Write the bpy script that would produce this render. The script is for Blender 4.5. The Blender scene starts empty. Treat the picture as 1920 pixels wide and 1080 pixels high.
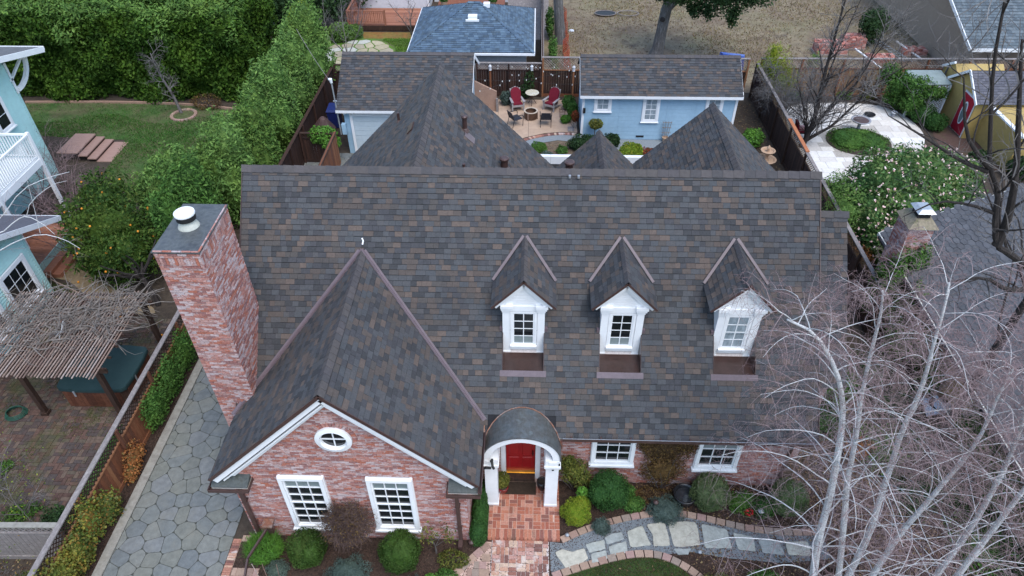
import bpy, math, random
import numpy as np
from mathutils import Vector, Matrix

# ------------------------------------------------------------------ camera, sky, sun, exposure
scene = bpy.context.scene
COL = scene.collection
cam_data = bpy.data.cameras.new("camera")
cam_data.sensor_width = 36.0
cam_data.lens = 24.75
cam_data.clip_start = 0.1
cam_data.clip_end = 1200.0
cam = bpy.data.objects.new("camera", cam_data)
COL.objects.link(cam)
CAM = (0.0, 0.0, 18.5)
cam.matrix_world = Matrix(((0.999527, -0.01607, 0.026207, CAM[0]),
                           (0.030291, 0.66022, -0.750461, CAM[1]),
                           (-0.005242, 0.7509, 0.660395, CAM[2]),
                           (0, 0, 0, 1)))
scene.camera = cam

world = bpy.data.worlds.new("World")
scene.world = world
world.use_nodes = True
wn = world.node_tree.nodes
bg = wn["Background"]
sky = wn.new("ShaderNodeTexSky")
sky.sky_type = 'NISHITA'
sky.sun_disc = False
SUN_EL, SUN_ROT = math.radians(62), math.radians(148)
sky.sun_elevation = SUN_EL
sky.sun_rotation = SUN_ROT
sky.air_density = 1.2
sky.dust_density = 1.0
sky.ozone_density = 1.6
world.node_tree.links.new(sky.outputs[0], bg.inputs[0])
bg.inputs[1].default_value = 0.13

sun_data = bpy.data.lights.new("sun", 'SUN')
sun_data.energy = 1.15
sun_data.angle = math.radians(40)
sun_data.color = (1.0, 0.975, 0.94)
sun = bpy.data.objects.new("sun", sun_data)
sd = Vector((math.sin(SUN_ROT) * math.cos(SUN_EL), math.cos(SUN_ROT) * math.cos(SUN_EL), math.sin(SUN_EL)))
sun.rotation_euler = sd.to_track_quat('Z', 'Y').to_euler()
sun.location = (0, -20, 60)
COL.objects.link(sun)

scene.view_settings.view_transform = 'Standard'
scene.view_settings.look = 'None'
scene.view_settings.exposure = 1.27
scene.view_settings.gamma = 1.0
scene.view_settings.use_curve_mapping = False

RND = random.Random(11)
RNG = np.random.default_rng(11)
PI = math.pi

# ------------------------------------------------------------------ materials
MATS = {}

def nodes_of(name):
    m = bpy.data.materials.new(name)
    m.use_nodes = True
    nt = m.node_tree
    return m, nt, nt.nodes["Principled BSDF"]

def mat(name, cols, rough=0.8, scale=3.0, detail=6.0, bump=0.0, bscale=40.0, pick=None, stretch=None, metallic=0.0,
        spec=0.3, mottle=0.25, positions=None, sat=None, coat=0.0):
    """Principled material. cols: list of colours spread by noise (pick=None) or by a random value per piece (pick='piece')."""
    if name in MATS:
        return MATS[name]
    m, nt, b = nodes_of(name)
    L = nt.links.new
    N = nt.nodes.new
    geo = N("ShaderNodeNewGeometry")
    vec = geo.outputs["Position"]
    if stretch:
        mp = N("ShaderNodeMapping"); mp.inputs["Scale"].default_value = stretch
        L(vec, mp.inputs["Vector"]); vec = mp.outputs[0]
    no = N("ShaderNodeTexNoise"); no.inputs["Scale"].default_value = scale; no.inputs["Detail"].default_value = detail
    no.inputs["Roughness"].default_value = 0.62
    L(vec, no.inputs["Vector"])
    ramp = N("ShaderNodeValToRGB")
    er = ramp.color_ramp
    n = len(cols)
    if pick == 'piece':
        er.interpolation = 'CONSTANT'
        oi = N("ShaderNodeObjectInfo")
        ad = N("ShaderNodeMath"); ad.operation = 'ADD'
        L(geo.outputs["Random Per Island"], ad.inputs[0]); L(oi.outputs["Random"], ad.inputs[1])
        fr = N("ShaderNodeMath"); fr.operation = 'FRACT'; L(ad.outputs[0], fr.inputs[0])
        fac = fr.outputs[0]
        ps = positions or [i / n for i in range(n)]
    else:
        mr = N("ShaderNodeMapRange"); mr.inputs[1].default_value = 0.3; mr.inputs[2].default_value = 0.7
        L(no.outputs[0], mr.inputs[0]); fac = mr.outputs[0]
        ps = positions or [i / max(1, n - 1) for i in range(n)]
    while len(er.elements) < n:
        er.elements.new(0.5)
    for e, p, c in zip(er.elements, ps, cols):
        e.position = p
        e.color = (*c, 1)
    L(fac, ramp.inputs[0])
    col = ramp.outputs[0]
    if mottle > 0:
        n2 = N("ShaderNodeTexNoise"); n2.inputs["Scale"].default_value = scale * 3.7; n2.inputs["Detail"].default_value = 8
        n2.inputs["Roughness"].default_value = 0.7
        L(vec, n2.inputs["Vector"])
        mr2 = N("ShaderNodeMapRange")
        mr2.inputs[1].default_value = 0.3; mr2.inputs[2].default_value = 0.7
        mr2.inputs[3].default_value = 1 - mottle; mr2.inputs[4].default_value = 1 + mottle
        L(n2.outputs[0], mr2.inputs[0])
        mx = N("ShaderNodeMix"); mx.data_type = 'RGBA'; mx.blend_type = 'MULTIPLY'; mx.inputs[0].default_value = 1
        L(col, mx.inputs[6]); L(mr2.outputs[0], mx.inputs[7])
        col = mx.outputs[2]
    L(col, b.inputs["Base Color"])
    b.inputs["Roughness"].default_value = rough
    b.inputs["Metallic"].default_value = metallic
    b.inputs["Specular IOR Level"].default_value = spec
    b.inputs["Coat Weight"].default_value = coat
    if bump > 0:
        n3 = N("ShaderNodeTexNoise"); n3.inputs["Scale"].default_value = bscale; n3.inputs["Detail"].default_value = 6
        L(vec, n3.inputs["Vector"])
        bp = N("ShaderNodeBump"); bp.inputs["Strength"].default_value = bump; bp.inputs["Distance"].default_value = 0.02
        L(n3.outputs[0], bp.inputs["Height"]); L(bp.outputs[0], b.inputs["Normal"])
    MATS[name] = m
    return m

def overlay(m, col, scale, lo, hi, stretch=None, amount=1.0, per_piece=False, detail=5.0):
    """Mix a second colour over a material's base colour where a noise is high: stains, moss, whitewash, wear."""
    nt = m.node_tree; N = nt.nodes.new; L = nt.links.new
    b = nt.nodes["Principled BSDF"]
    src = b.inputs["Base Color"].links[0].from_socket
    geo = N("ShaderNodeNewGeometry"); vec = geo.outputs["Position"]
    if stretch:
        mp = N("ShaderNodeMapping"); mp.inputs["Scale"].default_value = stretch
        L(vec, mp.inputs["Vector"]); vec = mp.outputs[0]
    no = N("ShaderNodeTexNoise"); no.inputs["Scale"].default_value = scale; no.inputs["Detail"].default_value = detail
    no.inputs["Roughness"].default_value = 0.65
    L(vec, no.inputs["Vector"])
    f = no.outputs[0]
    if per_piece:
        oi = N("ShaderNodeObjectInfo")
        ad = N("ShaderNodeMath"); ad.operation = 'ADD'
        L(geo.outputs["Random Per Island"], ad.inputs[0]); L(oi.outputs["Random"], ad.inputs[1])
        mu = N("ShaderNodeMath"); mu.operation = 'MULTIPLY'; mu.inputs[1].default_value = 7.31
        L(ad.outputs[0], mu.inputs[0])
        fr = N("ShaderNodeMath"); fr.operation = 'FRACT'; L(mu.outputs[0], fr.inputs[0])
        sc = N("ShaderNodeMath"); sc.operation = 'MULTIPLY_ADD'; sc.inputs[1].default_value = per_piece; sc.inputs[2].default_value = -per_piece / 2
        L(fr.outputs[0], sc.inputs[0])
        a2 = N("ShaderNodeMath"); a2.operation = 'ADD'; L(f, a2.inputs[0]); L(sc.outputs[0], a2.inputs[1])
        f = a2.outputs[0]
    mr = N("ShaderNodeMapRange"); mr.inputs[1].default_value = lo; mr.inputs[2].default_value = hi; mr.inputs[4].default_value = amount
    L(f, mr.inputs[0])
    mx = N("ShaderNodeMix"); mx.data_type = 'RGBA'
    L(mr.outputs[0], mx.inputs[0]); L(src, mx.inputs[6]); mx.inputs[7].default_value = (*col, 1)
    L(mx.outputs[2], b.inputs["Base Color"])
    return m

def leafmat(name, cols, rough=0.6, spec=0.10, trans=0.14, positions=None, drift=0.5):
    if name in MATS:
        return MATS[name]
    m = mat(name, cols, rough=rough, pick='piece', mottle=0.42, scale=0.42, spec=spec, positions=positions)
    c0 = np.array(cols).mean(0)
    overlay(m, tuple(np.clip(c0 * np.array([1.9, 1.55, 1.1]), 0, .8)), .55, .50, .72, amount=drift)
    nt = m.node_tree
    b = nt.nodes["Principled BSDF"]
    tr = nt.nodes.new("ShaderNodeBsdfTranslucent")
    nt.links.new(b.inputs["Base Color"].links[0].from_socket, tr.inputs[0])
    mix = nt.nodes.new("ShaderNodeMixShader"); mix.inputs[0].default_value = trans
    nt.links.new(b.outputs[0], mix.inputs[1]); nt.links.new(tr.outputs[0], mix.inputs[2])
    nt.links.new(mix.outputs[0], nt.nodes["Material Output"].inputs[0])
    return m

M_shingle = mat("shingle_mix", [(0.063, 0.063, 0.068), (0.077, 0.079, 0.083), (0.092, 0.077, 0.069), (0.051, 0.052, 0.055), (0.079, 0.072, 0.068), (0.118, 0.093, 0.080), (0.072, 0.076, 0.081), (0.095, 0.077, 0.068), (0.057, 0.057, 0.061), (0.080, 0.079, 0.081)],
                rough=.92, pick='piece', scale=5, mottle=.16, bump=.35, bscale=260, spec=.15,
                positions=[0, .15, .30, .42, .54, .66, .72, .82, .88, .94])
overlay(M_shingle, (.030, .031, .034), .55, .50, .78, amount=.35)
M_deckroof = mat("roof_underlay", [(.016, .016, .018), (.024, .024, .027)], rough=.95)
M_cap = mat("ridge_cap_shingle", [(.082, .076, .079), (.094, .085, .085), (.074, .071, .074), (.088, .08, .078)], rough=.92, pick='piece', mottle=.15, bump=.3, bscale=240, spec=.15)
M_blueshingle = mat("blue_shingle", [(.075, .115, .160), (.055, .088, .128), (.095, .145, .195), (.065, .095, .125), (.08, .125, .18)], rough=.85, pick='piece', scale=.9, mottle=.3, bump=.3, bscale=200)
M_greyshingle = mat("grey_shingle", [(.104, .106, .114), (.090, .092, .099), (.116, .118, .126), (.098, .098, .104)], rough=.9, pick='piece', scale=.8, mottle=.25, bump=.3, bscale=200)
M_purpleshingle = mat("slate_grey_shingle", [(.10, .10, .118), (.085, .085, .10), (.12, .118, .135)], rough=.9, pick='piece', scale=2, mottle=.2, bump=.2, bscale=200)
M_white = mat("white_paint", [(.80, .81, .82), (.74, .75, .76)], rough=.5, scale=1.3, mottle=.04)
M_offwhite = mat("aged_white_paint", [(.72, .71, .66), (.62, .60, .54)], rough=.6, scale=4, mottle=.1)
M_brick = mat("old_red_brick", [(.35, .150, .120), (.40, .185, .15), (.30, .135, .12), (.43, .21, .175), (.38, .23, .21), (.45, .26, .23), (.28, .145, .135), (.39, .145, .10)],
              rough=.92, pick='piece', scale=7, mottle=.35, bump=.6, bscale=60, spec=.15)
overlay(M_brick, (.58, .53, .54), 9.0, .53, .66, stretch=(1.0, 1.0, 1.8), amount=.62, per_piece=.42)
overlay(M_brick, (.16, .075, .065), 1.3, .58, .80, amount=.35, per_piece=.15)
M_pathbrick = mat("brick_paving", [(.34, .12, .075), (.40, .16, .10), (.30, .10, .065), (.44, .21, .15), (.22, .09, .07)], rough=.85, pick='piece', scale=6, mottle=.3, bump=.4, bscale=70)
overlay(M_pathbrick, (.10, .075, .05), 2.2, .55, .72, amount=.5, per_piece=.2)
M_oldpathbrick = mat("worn_brick_paving", [(.36, .17, .12), (.26, .12, .09), (.46, .27, .19), (.17, .085, .07), (.42, .24, .2), (.50, .36, .27)], rough=.85, pick='piece', scale=6, mottle=.35, bump=.4, bscale=70)
overlay(M_oldpathbrick, (.62, .56, .52), 3.0, .58, .70, amount=.7, per_piece=.25)
M_mortar = mat("pale_mortar", [(.48, .42, .40), (.56, .51, .49)], rough=.95, scale=9, bump=.4)
M_pathmortar = mat("path_mortar", [(.46, .30, .24), (.54, .40, .33)], rough=.95, scale=9)
M_glass = mat("window_glass", [(.008, .010, .012), (.016, .019, .022)], rough=.06, scale=1.5, spec=.6, mottle=.1)
M_greyglass = mat("grey_green_glass", [(.16, .20, .20), (.22, .26, .26)], rough=.15, scale=2, spec=.6, mottle=.1)  # paler grey-green pane for chosen window rows and the yellow shed door
M_paleglass = mat("curtained_glass", [(.30, .35, .38), (.22, .27, .30), (.40, .45, .48)], rough=.18, scale=5, spec=.6, stretch=(1, 1, .3))
M_redpaint = mat("red_door_paint", [(.32, .009, .012), (.27, .008, .010)], rough=.35, spec=.5, mottle=.06)
M_brass = mat("brass", [(.65, .42, .12), (.5, .3, .08)], rough=.3, metallic=.9, mottle=.1)
M_brown = mat("brown_metal", [(.055, .030, .026), (.075, .042, .036)], rough=.42, spec=.5, mottle=.15)
M_mauve = mat("mauve_flashing", [(.135, .100, .110), (.11, .08, .088)], rough=.4, spec=.5, mottle=.12)
M_apron = mat("brown_apron_metal", [(.036, .018, .014), (.055, .029, .024)], rough=.28, spec=.5, scale=2.5, mottle=.2)
M_copper = mat("weathered_copper", [(.085, .10, .105), (.13, .145, .148), (.105, .105, .10), (.16, .19, .19)], rough=.38, metallic=.35, scale=2.6, mottle=.25, spec=.5)
overlay(M_copper, (.30, .17, .11), 2.0, .66, .80, amount=.4)
M_newcopper = mat("bright_copper", [(.45, .22, .14), (.30, .15, .10), (.42, .36, .32)], rough=.42, metallic=.6, scale=6, mottle=.2)
M_chimcap = mat("chimney_cap_metal", [(.050, .055, .064), (.085, .092, .092), (.034, .038, .046)], rough=.45, scale=3.2, mottle=.3, spec=.5)
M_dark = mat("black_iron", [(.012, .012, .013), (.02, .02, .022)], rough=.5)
M_flue = mat("pale_flue_metal", [(.46, .47, .42), (.38, .38, .33)], rough=.4, mottle=.1)
M_bluesiding = mat("light_blue_paint", [(.33, .49, .61), (.29, .44, .56)], rough=.6, scale=1.2, mottle=.07)
M_mint = mat("mint_green_paint", [(.43, .66, .63), (.38, .60, .58)], rough=.6, scale=.9, mottle=.08)
M_garagedoor = mat("pale_grey_door_paint", [(.50, .58, .62), (.46, .54, .58)], rough=.5, mottle=.05)
M_tansiding = mat("tan_siding_paint", [(.30, .235, .185), (.26, .20, .16)], rough=.7, mottle=.08)
M_yellow = mat("mustard_paint", [(.45, .325, .115), (.39, .28, .10)], rough=.6, scale=2, mottle=.1)
M_greystucco = mat("grey_stucco", [(.42, .42, .42), (.36, .36, .36)], rough=.9, mottle=.1)
M_palewall = mat("pale_house_paint", [(.62, .63, .65), (.56, .57, .6)], rough=.7, mottle=.06)
M_tanwall = mat("tan_stucco", [(.36, .23, .17), (.30, .19, .14)], rough=.9, mottle=.12)
M_fencewood = mat("red_fence_wood", [(.21, .083, .040), (.155, .062, .032), (.26, .115, .055), (.13, .052, .030), (.19, .070, .034)], rough=.75, pick='piece', scale=2.4, stretch=(6, 6, .5), mottle=.4)
M_darkfence = mat("dark_fence_wood", [(.040, .020, .015), (.030, .016, .013), (.052, .025, .018), (.036, .018, .014)], rough=.8, pick='piece', scale=2.4, stretch=(6, 6, .5), mottle=.35)
M_oldfence = mat("weathered_fence_wood", [(.21, .125, .065), (.13, .075, .042), (.27, .18, .10), (.105, .06, .038), (.17, .085, .045)], rough=.85, pick='piece', scale=2.0, stretch=(6, 6, .4), mottle=.5)
M_greywood = mat("grey_weathered_wood", [(.26, .23, .22), (.20, .175, .165), (.31, .28, .26)], rough=.85, scale=2.5, stretch=(2, 1, 6), mottle=.3)
M_orangewood = mat("orange_new_wood", [(.42, .16, .07), (.36, .13, .06)], rough=.7, mottle=.2)
M_deckwood = mat("redwood_decking", [(.30, .125, .075), (.26, .105, .06), (.35, .155, .095), (.23, .09, .055)], rough=.6, pick='piece', scale=2, stretch=(.5, 4, 4), mottle=.25)
M_darkwood = mat("dark_brown_timber", [(.055, .030, .020), (.040, .022, .016), (.075, .040, .025)], rough=.75, scale=2, stretch=(3, 3, .6), mottle=.35)
M_lath = mat("weathered_lath", [(.24, .165, .13), (.30, .22, .18), (.19, .125, .10), (.34, .27, .235)], rough=.85, pick='piece', scale=4, mottle=.35)
M_vine = mat("dry_vine_stem", [(.125, .104, .09), (.20, .175, .155), (.075, .062, .052)], rough=.9, scale=3, mottle=.3)
M_spa = mat("dark_teal_vinyl", [(.018, .042, .044), (.024, .05, .052)], rough=.5, mottle=.1)
M_concrete = mat("concrete_kerb", [(.22, .20, .165), (.27, .255, .22), (.19, .17, .145)], rough=.9, scale=2.5, mottle=.2)
M_drivestone = mat("stamped_driveway_stone", [(.150, .160, .152), (.170, .174, .156), (.135, .146, .145), (.158, .162, .140), (.165, .172, .168)], rough=.72, pick='piece', scale=1.6, mottle=.22, bump=.35, bscale=22, spec=.3)
overlay(M_drivestone, (.195, .186, .150), 1.1, .50, .72, amount=.55)
overlay(M_drivestone, (.075, .082, .085), .8, .52, .74, stretch=(1.3, .35, 1), amount=.45)
overlay(M_drivestone, (.055, .060, .058), 5.0, .64, .74, amount=.4)
M_drivejoint = mat("driveway_joint", [(.050, .053, .045), (.070, .073, .062)], rough=.9)
M_flag = mat("pale_flagstone", [(.33, .345, .315), (.39, .385, .325), (.29, .31, .295), (.42, .40, .33)], rough=.8, pick='piece', scale=2.2, mottle=.25, bump=.35, bscale=18)
overlay(M_flag, (.30, .24, .12), 1.7, .60, .78, amount=.45)
M_edger = mat("tan_kerb_block", [(.31, .215, .16), (.36, .25, .19), (.29, .19, .15), (.34, .22, .19), (.27, .21, .17)], rough=.88, pick='piece', scale=5, mottle=.2)
M_gravel = mat("blue_grey_gravel", [(.16, .185, .20), (.24, .265, .28), (.11, .125, .14)], rough=.9, scale=30, mottle=.3, bump=.8, bscale=90)
M_mulch = mat("bark_mulch", [(.024, .015, .011), (.04, .025, .019), (.062, .040, .029), (.018, .012, .010)], rough=.95, scale=9, mottle=.45, bump=.8, bscale=60)
M_chips = mat("mulch_chips", [(.035, .021, .015), (.060, .035, .025), (.09, .058, .042), (.025, .016, .013), (.07, .038, .028)], rough=.95, pick='piece', mottle=.2)
M_litter = mat("fallen_leaf_litter", [(.13, .075, .045), (.09, .05, .032), (.18, .115, .06), (.22, .16, .08), (.07, .042, .03)], rough=.9, pick='piece', mottle=.2)
M_soil = mat("garden_soil", [(.040, .030, .023), (.06, .046, .034), (.034, .026, .02)], rough=.95, scale=1.4, mottle=.35, bump=.6, bscale=25)
M_drylot = mat("dry_grass_dirt", [(.115, .085, .060), (.165, .125, .085), (.21, .17, .11), (.09, .068, .052)], rough=.95, scale=.45, detail=9, mottle=.3, bump=.5, bscale=12)
overlay(M_drylot, (.16, .155, .075), .22, .50, .66, amount=.55)
M_lawnsoil = mat("lawn_ground", [(.030, .058, .020), (.042, .075, .026), (.07, .065, .035)], rough=.95, scale=.7, mottle=.35)
M_backlawn = mat("back_lawn_ground", [(.034, .085, .018), (.055, .095, .026), (.085, .085, .040), (.040, .10, .022)], rough=.95, scale=.5, mottle=.4)
M_patio = mat("tan_concrete_patio", [(.38, .27, .195), (.43, .31, .225), (.35, .25, .185)], rough=.8, scale=.9, mottle=.12)
M_whitestone = mat("cream_travertine", [(.62, .59, .55), (.70, .68, .65), (.56, .52, .47), (.66, .62, .56)], rough=.75, pick='piece', scale=2.2, mottle=.12)
M_pavebrick = mat("mossy_brick_pavers", [(.085, .050, .040), (.105, .062, .048), (.070, .055, .050), (.095, .075, .055), (.07, .05, .045), (.12, .085, .065)], rough=.9, pick='piece', scale=2.5, mottle=.3, bump=.4, bscale=40)
overlay(M_pavebrick, (.062, .070, .022), .75, .50, .64, amount=.7)
M_stonepatio = mat("buff_flagstone", [(.38, .33, .22), (.34, .30, .22), (.42, .37, .25), (.45, .45, .40)], rough=.85, pick='piece', scale=2, mottle=.2)
M_birch = mat("white_birch_bark", [(.50, .50, .50), (.60, .60, .60), (.36, .36, .36)], rough=.85, scale=2.2, stretch=(3, 3, 9), mottle=.3, bump=.3, bscale=30)
overlay(M_birch, (.09, .08, .075), 5, .62, .70, stretch=(1, 1, 3), amount=.75)
M_birchtwig = mat("birch_twig_bark", [(.36, .29, .29), (.27, .20, .20), (.44, .39, .39)], rough=.85, scale=1.5, mottle=.25)
M_redtwig = mat("red_brown_twig_bark", [(.24, .165, .165), (.18, .12, .12), (.30, .225, .22)], rough=.85, scale=1.2, mottle=.25)
M_shrubtwig = mat("dark_brown_twig_bark", [(.105, .068, .058), (.075, .048, .042), (.14, .095, .08)], rough=.9, scale=1.5, mottle=.3)
M_greybark = mat("grey_bark", [(.12, .105, .095), (.085, .074, .068), (.17, .15, .14)], rough=.92, scale=3, stretch=(4, 4, 1), mottle=.4, bump=.7, bscale=20)
M_darkbark = mat("dark_bark", [(.040, .033, .030), (.028, .023, .021), (.06, .05, .045)], rough=.92, scale=3, stretch=(4, 4, 1), mottle=.4, bump=.7, bscale=20)
M_greytwig = mat("grey_twig_bark", [(.175, .162, .155), (.12, .108, .102), (.24, .225, .215)], rough=.9, scale=1.5, mottle=.25)
M_oakbark = mat("oak_bark", [(.15, .14, .135), (.10, .095, .09), (.21, .20, .195)], rough=.95, scale=2, stretch=(4, 4, .8), mottle=.45, bump=.9, bscale=14)
M_cushion = mat("crimson_cushion_fabric", [(.17, .010, .024), (.14, .008, .02)], rough=.9, mottle=.1)
M_chairgrey = mat("grey_painted_wood", [(.34, .32, .32), (.28, .26, .26)], rough=.7, mottle=.15)
M_navy = mat("dark_navy_sling", [(.022, .026, .036), (.03, .034, .046)], rough=.7)
M_bluebin = mat("blue_bin_plastic", [(.018, .03, .16), (.014, .024, .12)], rough=.35, spec=.5)
M_bluetarp = mat("blue_tarp_plastic", [(.05, .12, .45), (.04, .09, .34)], rough=.4)
M_browncover = mat("brown_vinyl_cover", [(.10, .060, .055), (.075, .045, .042)], rough=.55, scale=4, mottle=.15)
M_steel = mat("galvanised_steel", [(.45, .47, .49), (.38, .40, .42)], rough=.4, metallic=.5, mottle=.1)
M_terracotta = mat("pale_terracotta", [(.48, .33, .22), (.40, .27, .18)], rough=.85, mottle=.2)
M_stonebath = mat("grey_cast_stone", [(.34, .34, .36), (.27, .27, .29)], rough=.85, mottle=.2)
M_water = mat("still_water", [(.02, .025, .03), (.03, .034, .04)], rough=.05, spec=.7, mottle=.1)
M_flagred = mat("red_brick_stack", [(.40, .15, .115), (.46, .20, .16), (.34, .12, .10), (.52, .30, .26)], rough=.9, pick='piece', mottle=.2)
M_net = mat("orange_mesh_netting", [(.50, .085, .03), (.40, .06, .025)], rough=.7, mottle=.2)
M_blackpot = mat("black_glazed_pot", [(.012, .012, .014), (.02, .02, .022)], rough=.25, spec=.5)
M_redpot = mat("red_glazed_pot", [(.16, .015, .015), (.12, .01, .01)], rough=.25, spec=.5)
M_coir = mat("dark_coir", [(.026, .018, .012), (.045, .03, .02)], rough=.98, scale=12, mottle=.4)
M_orange = mat("orange_fruit", [(.75, .30, .03), (.65, .22, .02)], rough=.5)
M_petal = mat("pale_pink_petal", [(.72, .52, .48), (.78, .66, .60), (.65, .38, .36)], rough=.7, pick='piece', mottle=.05)
M_redpetal = mat("red_petal", [(.5, .02, .03), (.42, .015, .02)], rough=.6)
M_hose = mat("green_hose_rubber", [(.02, .07, .05), (.03, .09, .06)], rough=.45)
M_bulb = mat("frosted_bulb", [(.75, .74, .70), (.68, .67, .63)], rough=.3)
M_tarpwhite = mat("white_plastic_sheet", [(.66, .70, .76), (.55, .60, .68)], rough=.4, scale=6, mottle=.15)

G_hedge = leafmat("hedge_leaf", [(0.025, 0.057, 0.007), (0.034, 0.081, 0.010), (0.049, 0.105, 0.014), (0.070, 0.132, 0.017), (0.030, 0.066, 0.009)])
G_hedgelight = leafmat("hedge_leaf_light", [(0.078, 0.156, 0.033), (0.110, 0.198, 0.040), (0.065, 0.132, 0.031), (0.130, 0.216, 0.050)])
G_pitto = leafmat("shrub_leaf_greyish", [(0.086, 0.172, 0.038), (0.118, 0.214, 0.051), (0.067, 0.136, 0.032), (0.157, 0.259, 0.067), (0.098, 0.179, 0.048)])
G_dark = leafmat("dark_evergreen_leaf", [(0.020, 0.044, 0.017), (0.028, 0.060, 0.020), (0.039, 0.075, 0.026), (0.025, 0.052, 0.022)])
G_box = leafmat("clipped_box_leaf", [(.030, .062, .012), (.038, .078, .015), (.050, .092, .020), (.024, .050, .011), (.044, .072, .016)], drift=.3)
G_boxdark = leafmat("clipped_dark_leaf", [(0.027, 0.074, 0.020), (0.037, 0.095, 0.023), (0.023, 0.061, 0.016), (0.046, 0.108, 0.026)])
G_boxgrey = leafmat("clipped_grey_green_leaf", [(0.074, 0.111, 0.045), (0.096, 0.130, 0.056), (0.059, 0.094, 0.036), (0.119, 0.150, 0.070)])
G_bright = leafmat("bright_green_leaf", [(0.081, 0.200, 0.026), (0.108, 0.250, 0.037), (0.065, 0.160, 0.023), (0.092, 0.200, 0.046)])
G_lime = leafmat("lime_green_leaf", [(0.162, 0.240, 0.020), (0.205, 0.280, 0.028), (0.119, 0.200, 0.018), (0.259, 0.270, 0.032), (0.108, 0.170, 0.020)])
G_olive = leafmat("olive_green_leaf", [(0.097, 0.115, 0.024), (0.130, 0.140, 0.028), (0.070, 0.090, 0.020), (0.162, 0.150, 0.037), (0.054, 0.070, 0.018)])
G_bluegrey = leafmat("blue_grey_leaf", [(0.065, 0.098, 0.085), (0.081, 0.120, 0.101), (0.052, 0.080, 0.072), (0.097, 0.135, 0.115)])
G_citrus = leafmat("citrus_leaf", [(.028, .062, .012), (.040, .082, .016), (.020, .048, .010), (.06, .11, .02), (.085, .12, .026)])
G_ivy = leafmat("green_ivy_leaf", [(0.049, 0.120, 0.024), (0.071, 0.156, 0.033), (0.039, 0.090, 0.020), (0.091, 0.180, 0.039)])
G_trailing = leafmat("variegated_ivy_leaf", [(0.119, 0.154, 0.028), (0.083, 0.132, 0.030), (0.202, 0.187, 0.035), (0.238, 0.143, 0.035), (0.065, 0.105, 0.028), (0.154, 0.165, 0.051)])
G_rust = leafmat("rust_leaf", [(0.281, 0.100, 0.032), (0.216, 0.090, 0.032), (0.324, 0.150, 0.055), (0.151, 0.070, 0.032), (0.130, 0.100, 0.037)])
G_brownleaf = leafmat("brown_dry_leaf", [(0.092, 0.055, 0.026), (0.065, 0.040, 0.020), (0.130, 0.080, 0.032), (0.173, 0.115, 0.041), (0.054, 0.035, 0.020)])
G_camellia = leafmat("camellia_leaf", [(0.051, 0.115, 0.035), (0.073, 0.149, 0.045), (0.102, 0.189, 0.056), (0.036, 0.088, 0.027), (0.160, 0.203, 0.075)])
G_grass = leafmat("grass_blade", [(0.051, 0.095, 0.021), (0.065, 0.120, 0.028), (0.086, 0.132, 0.034), (0.130, 0.126, 0.040), (0.043, 0.082, 0.019)], drift=.15)
G_backgrass = leafmat("lawn_blade", [(.035, .125, .018), (.05, .15, .026), (.075, .15, .03), (.11, .13, .05), (.03, .105, .016)], drift=.15)
G_limegrass = leafmat("bright_grass_blade", [(0.097, 0.200, 0.028), (0.130, 0.250, 0.037), (0.081, 0.170, 0.026)])
G_wheat = leafmat("dry_grass_blade", [(0.227, 0.170, 0.092), (0.173, 0.125, 0.069), (0.281, 0.220, 0.120), (0.151, 0.150, 0.055)])
G_redleaf = leafmat("burgundy_leaf", [(0.216, 0.045, 0.023), (0.281, 0.070, 0.032), (0.130, 0.035, 0.023), (0.065, 0.060, 0.023)])

# ------------------------------------------------------------------ mesh helpers
def V3(*a):
    return np.array(a, float)

def unit(v):
    v = np.asarray(v, float)
    return v / (np.linalg.norm(v) + 1e-12)

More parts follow.
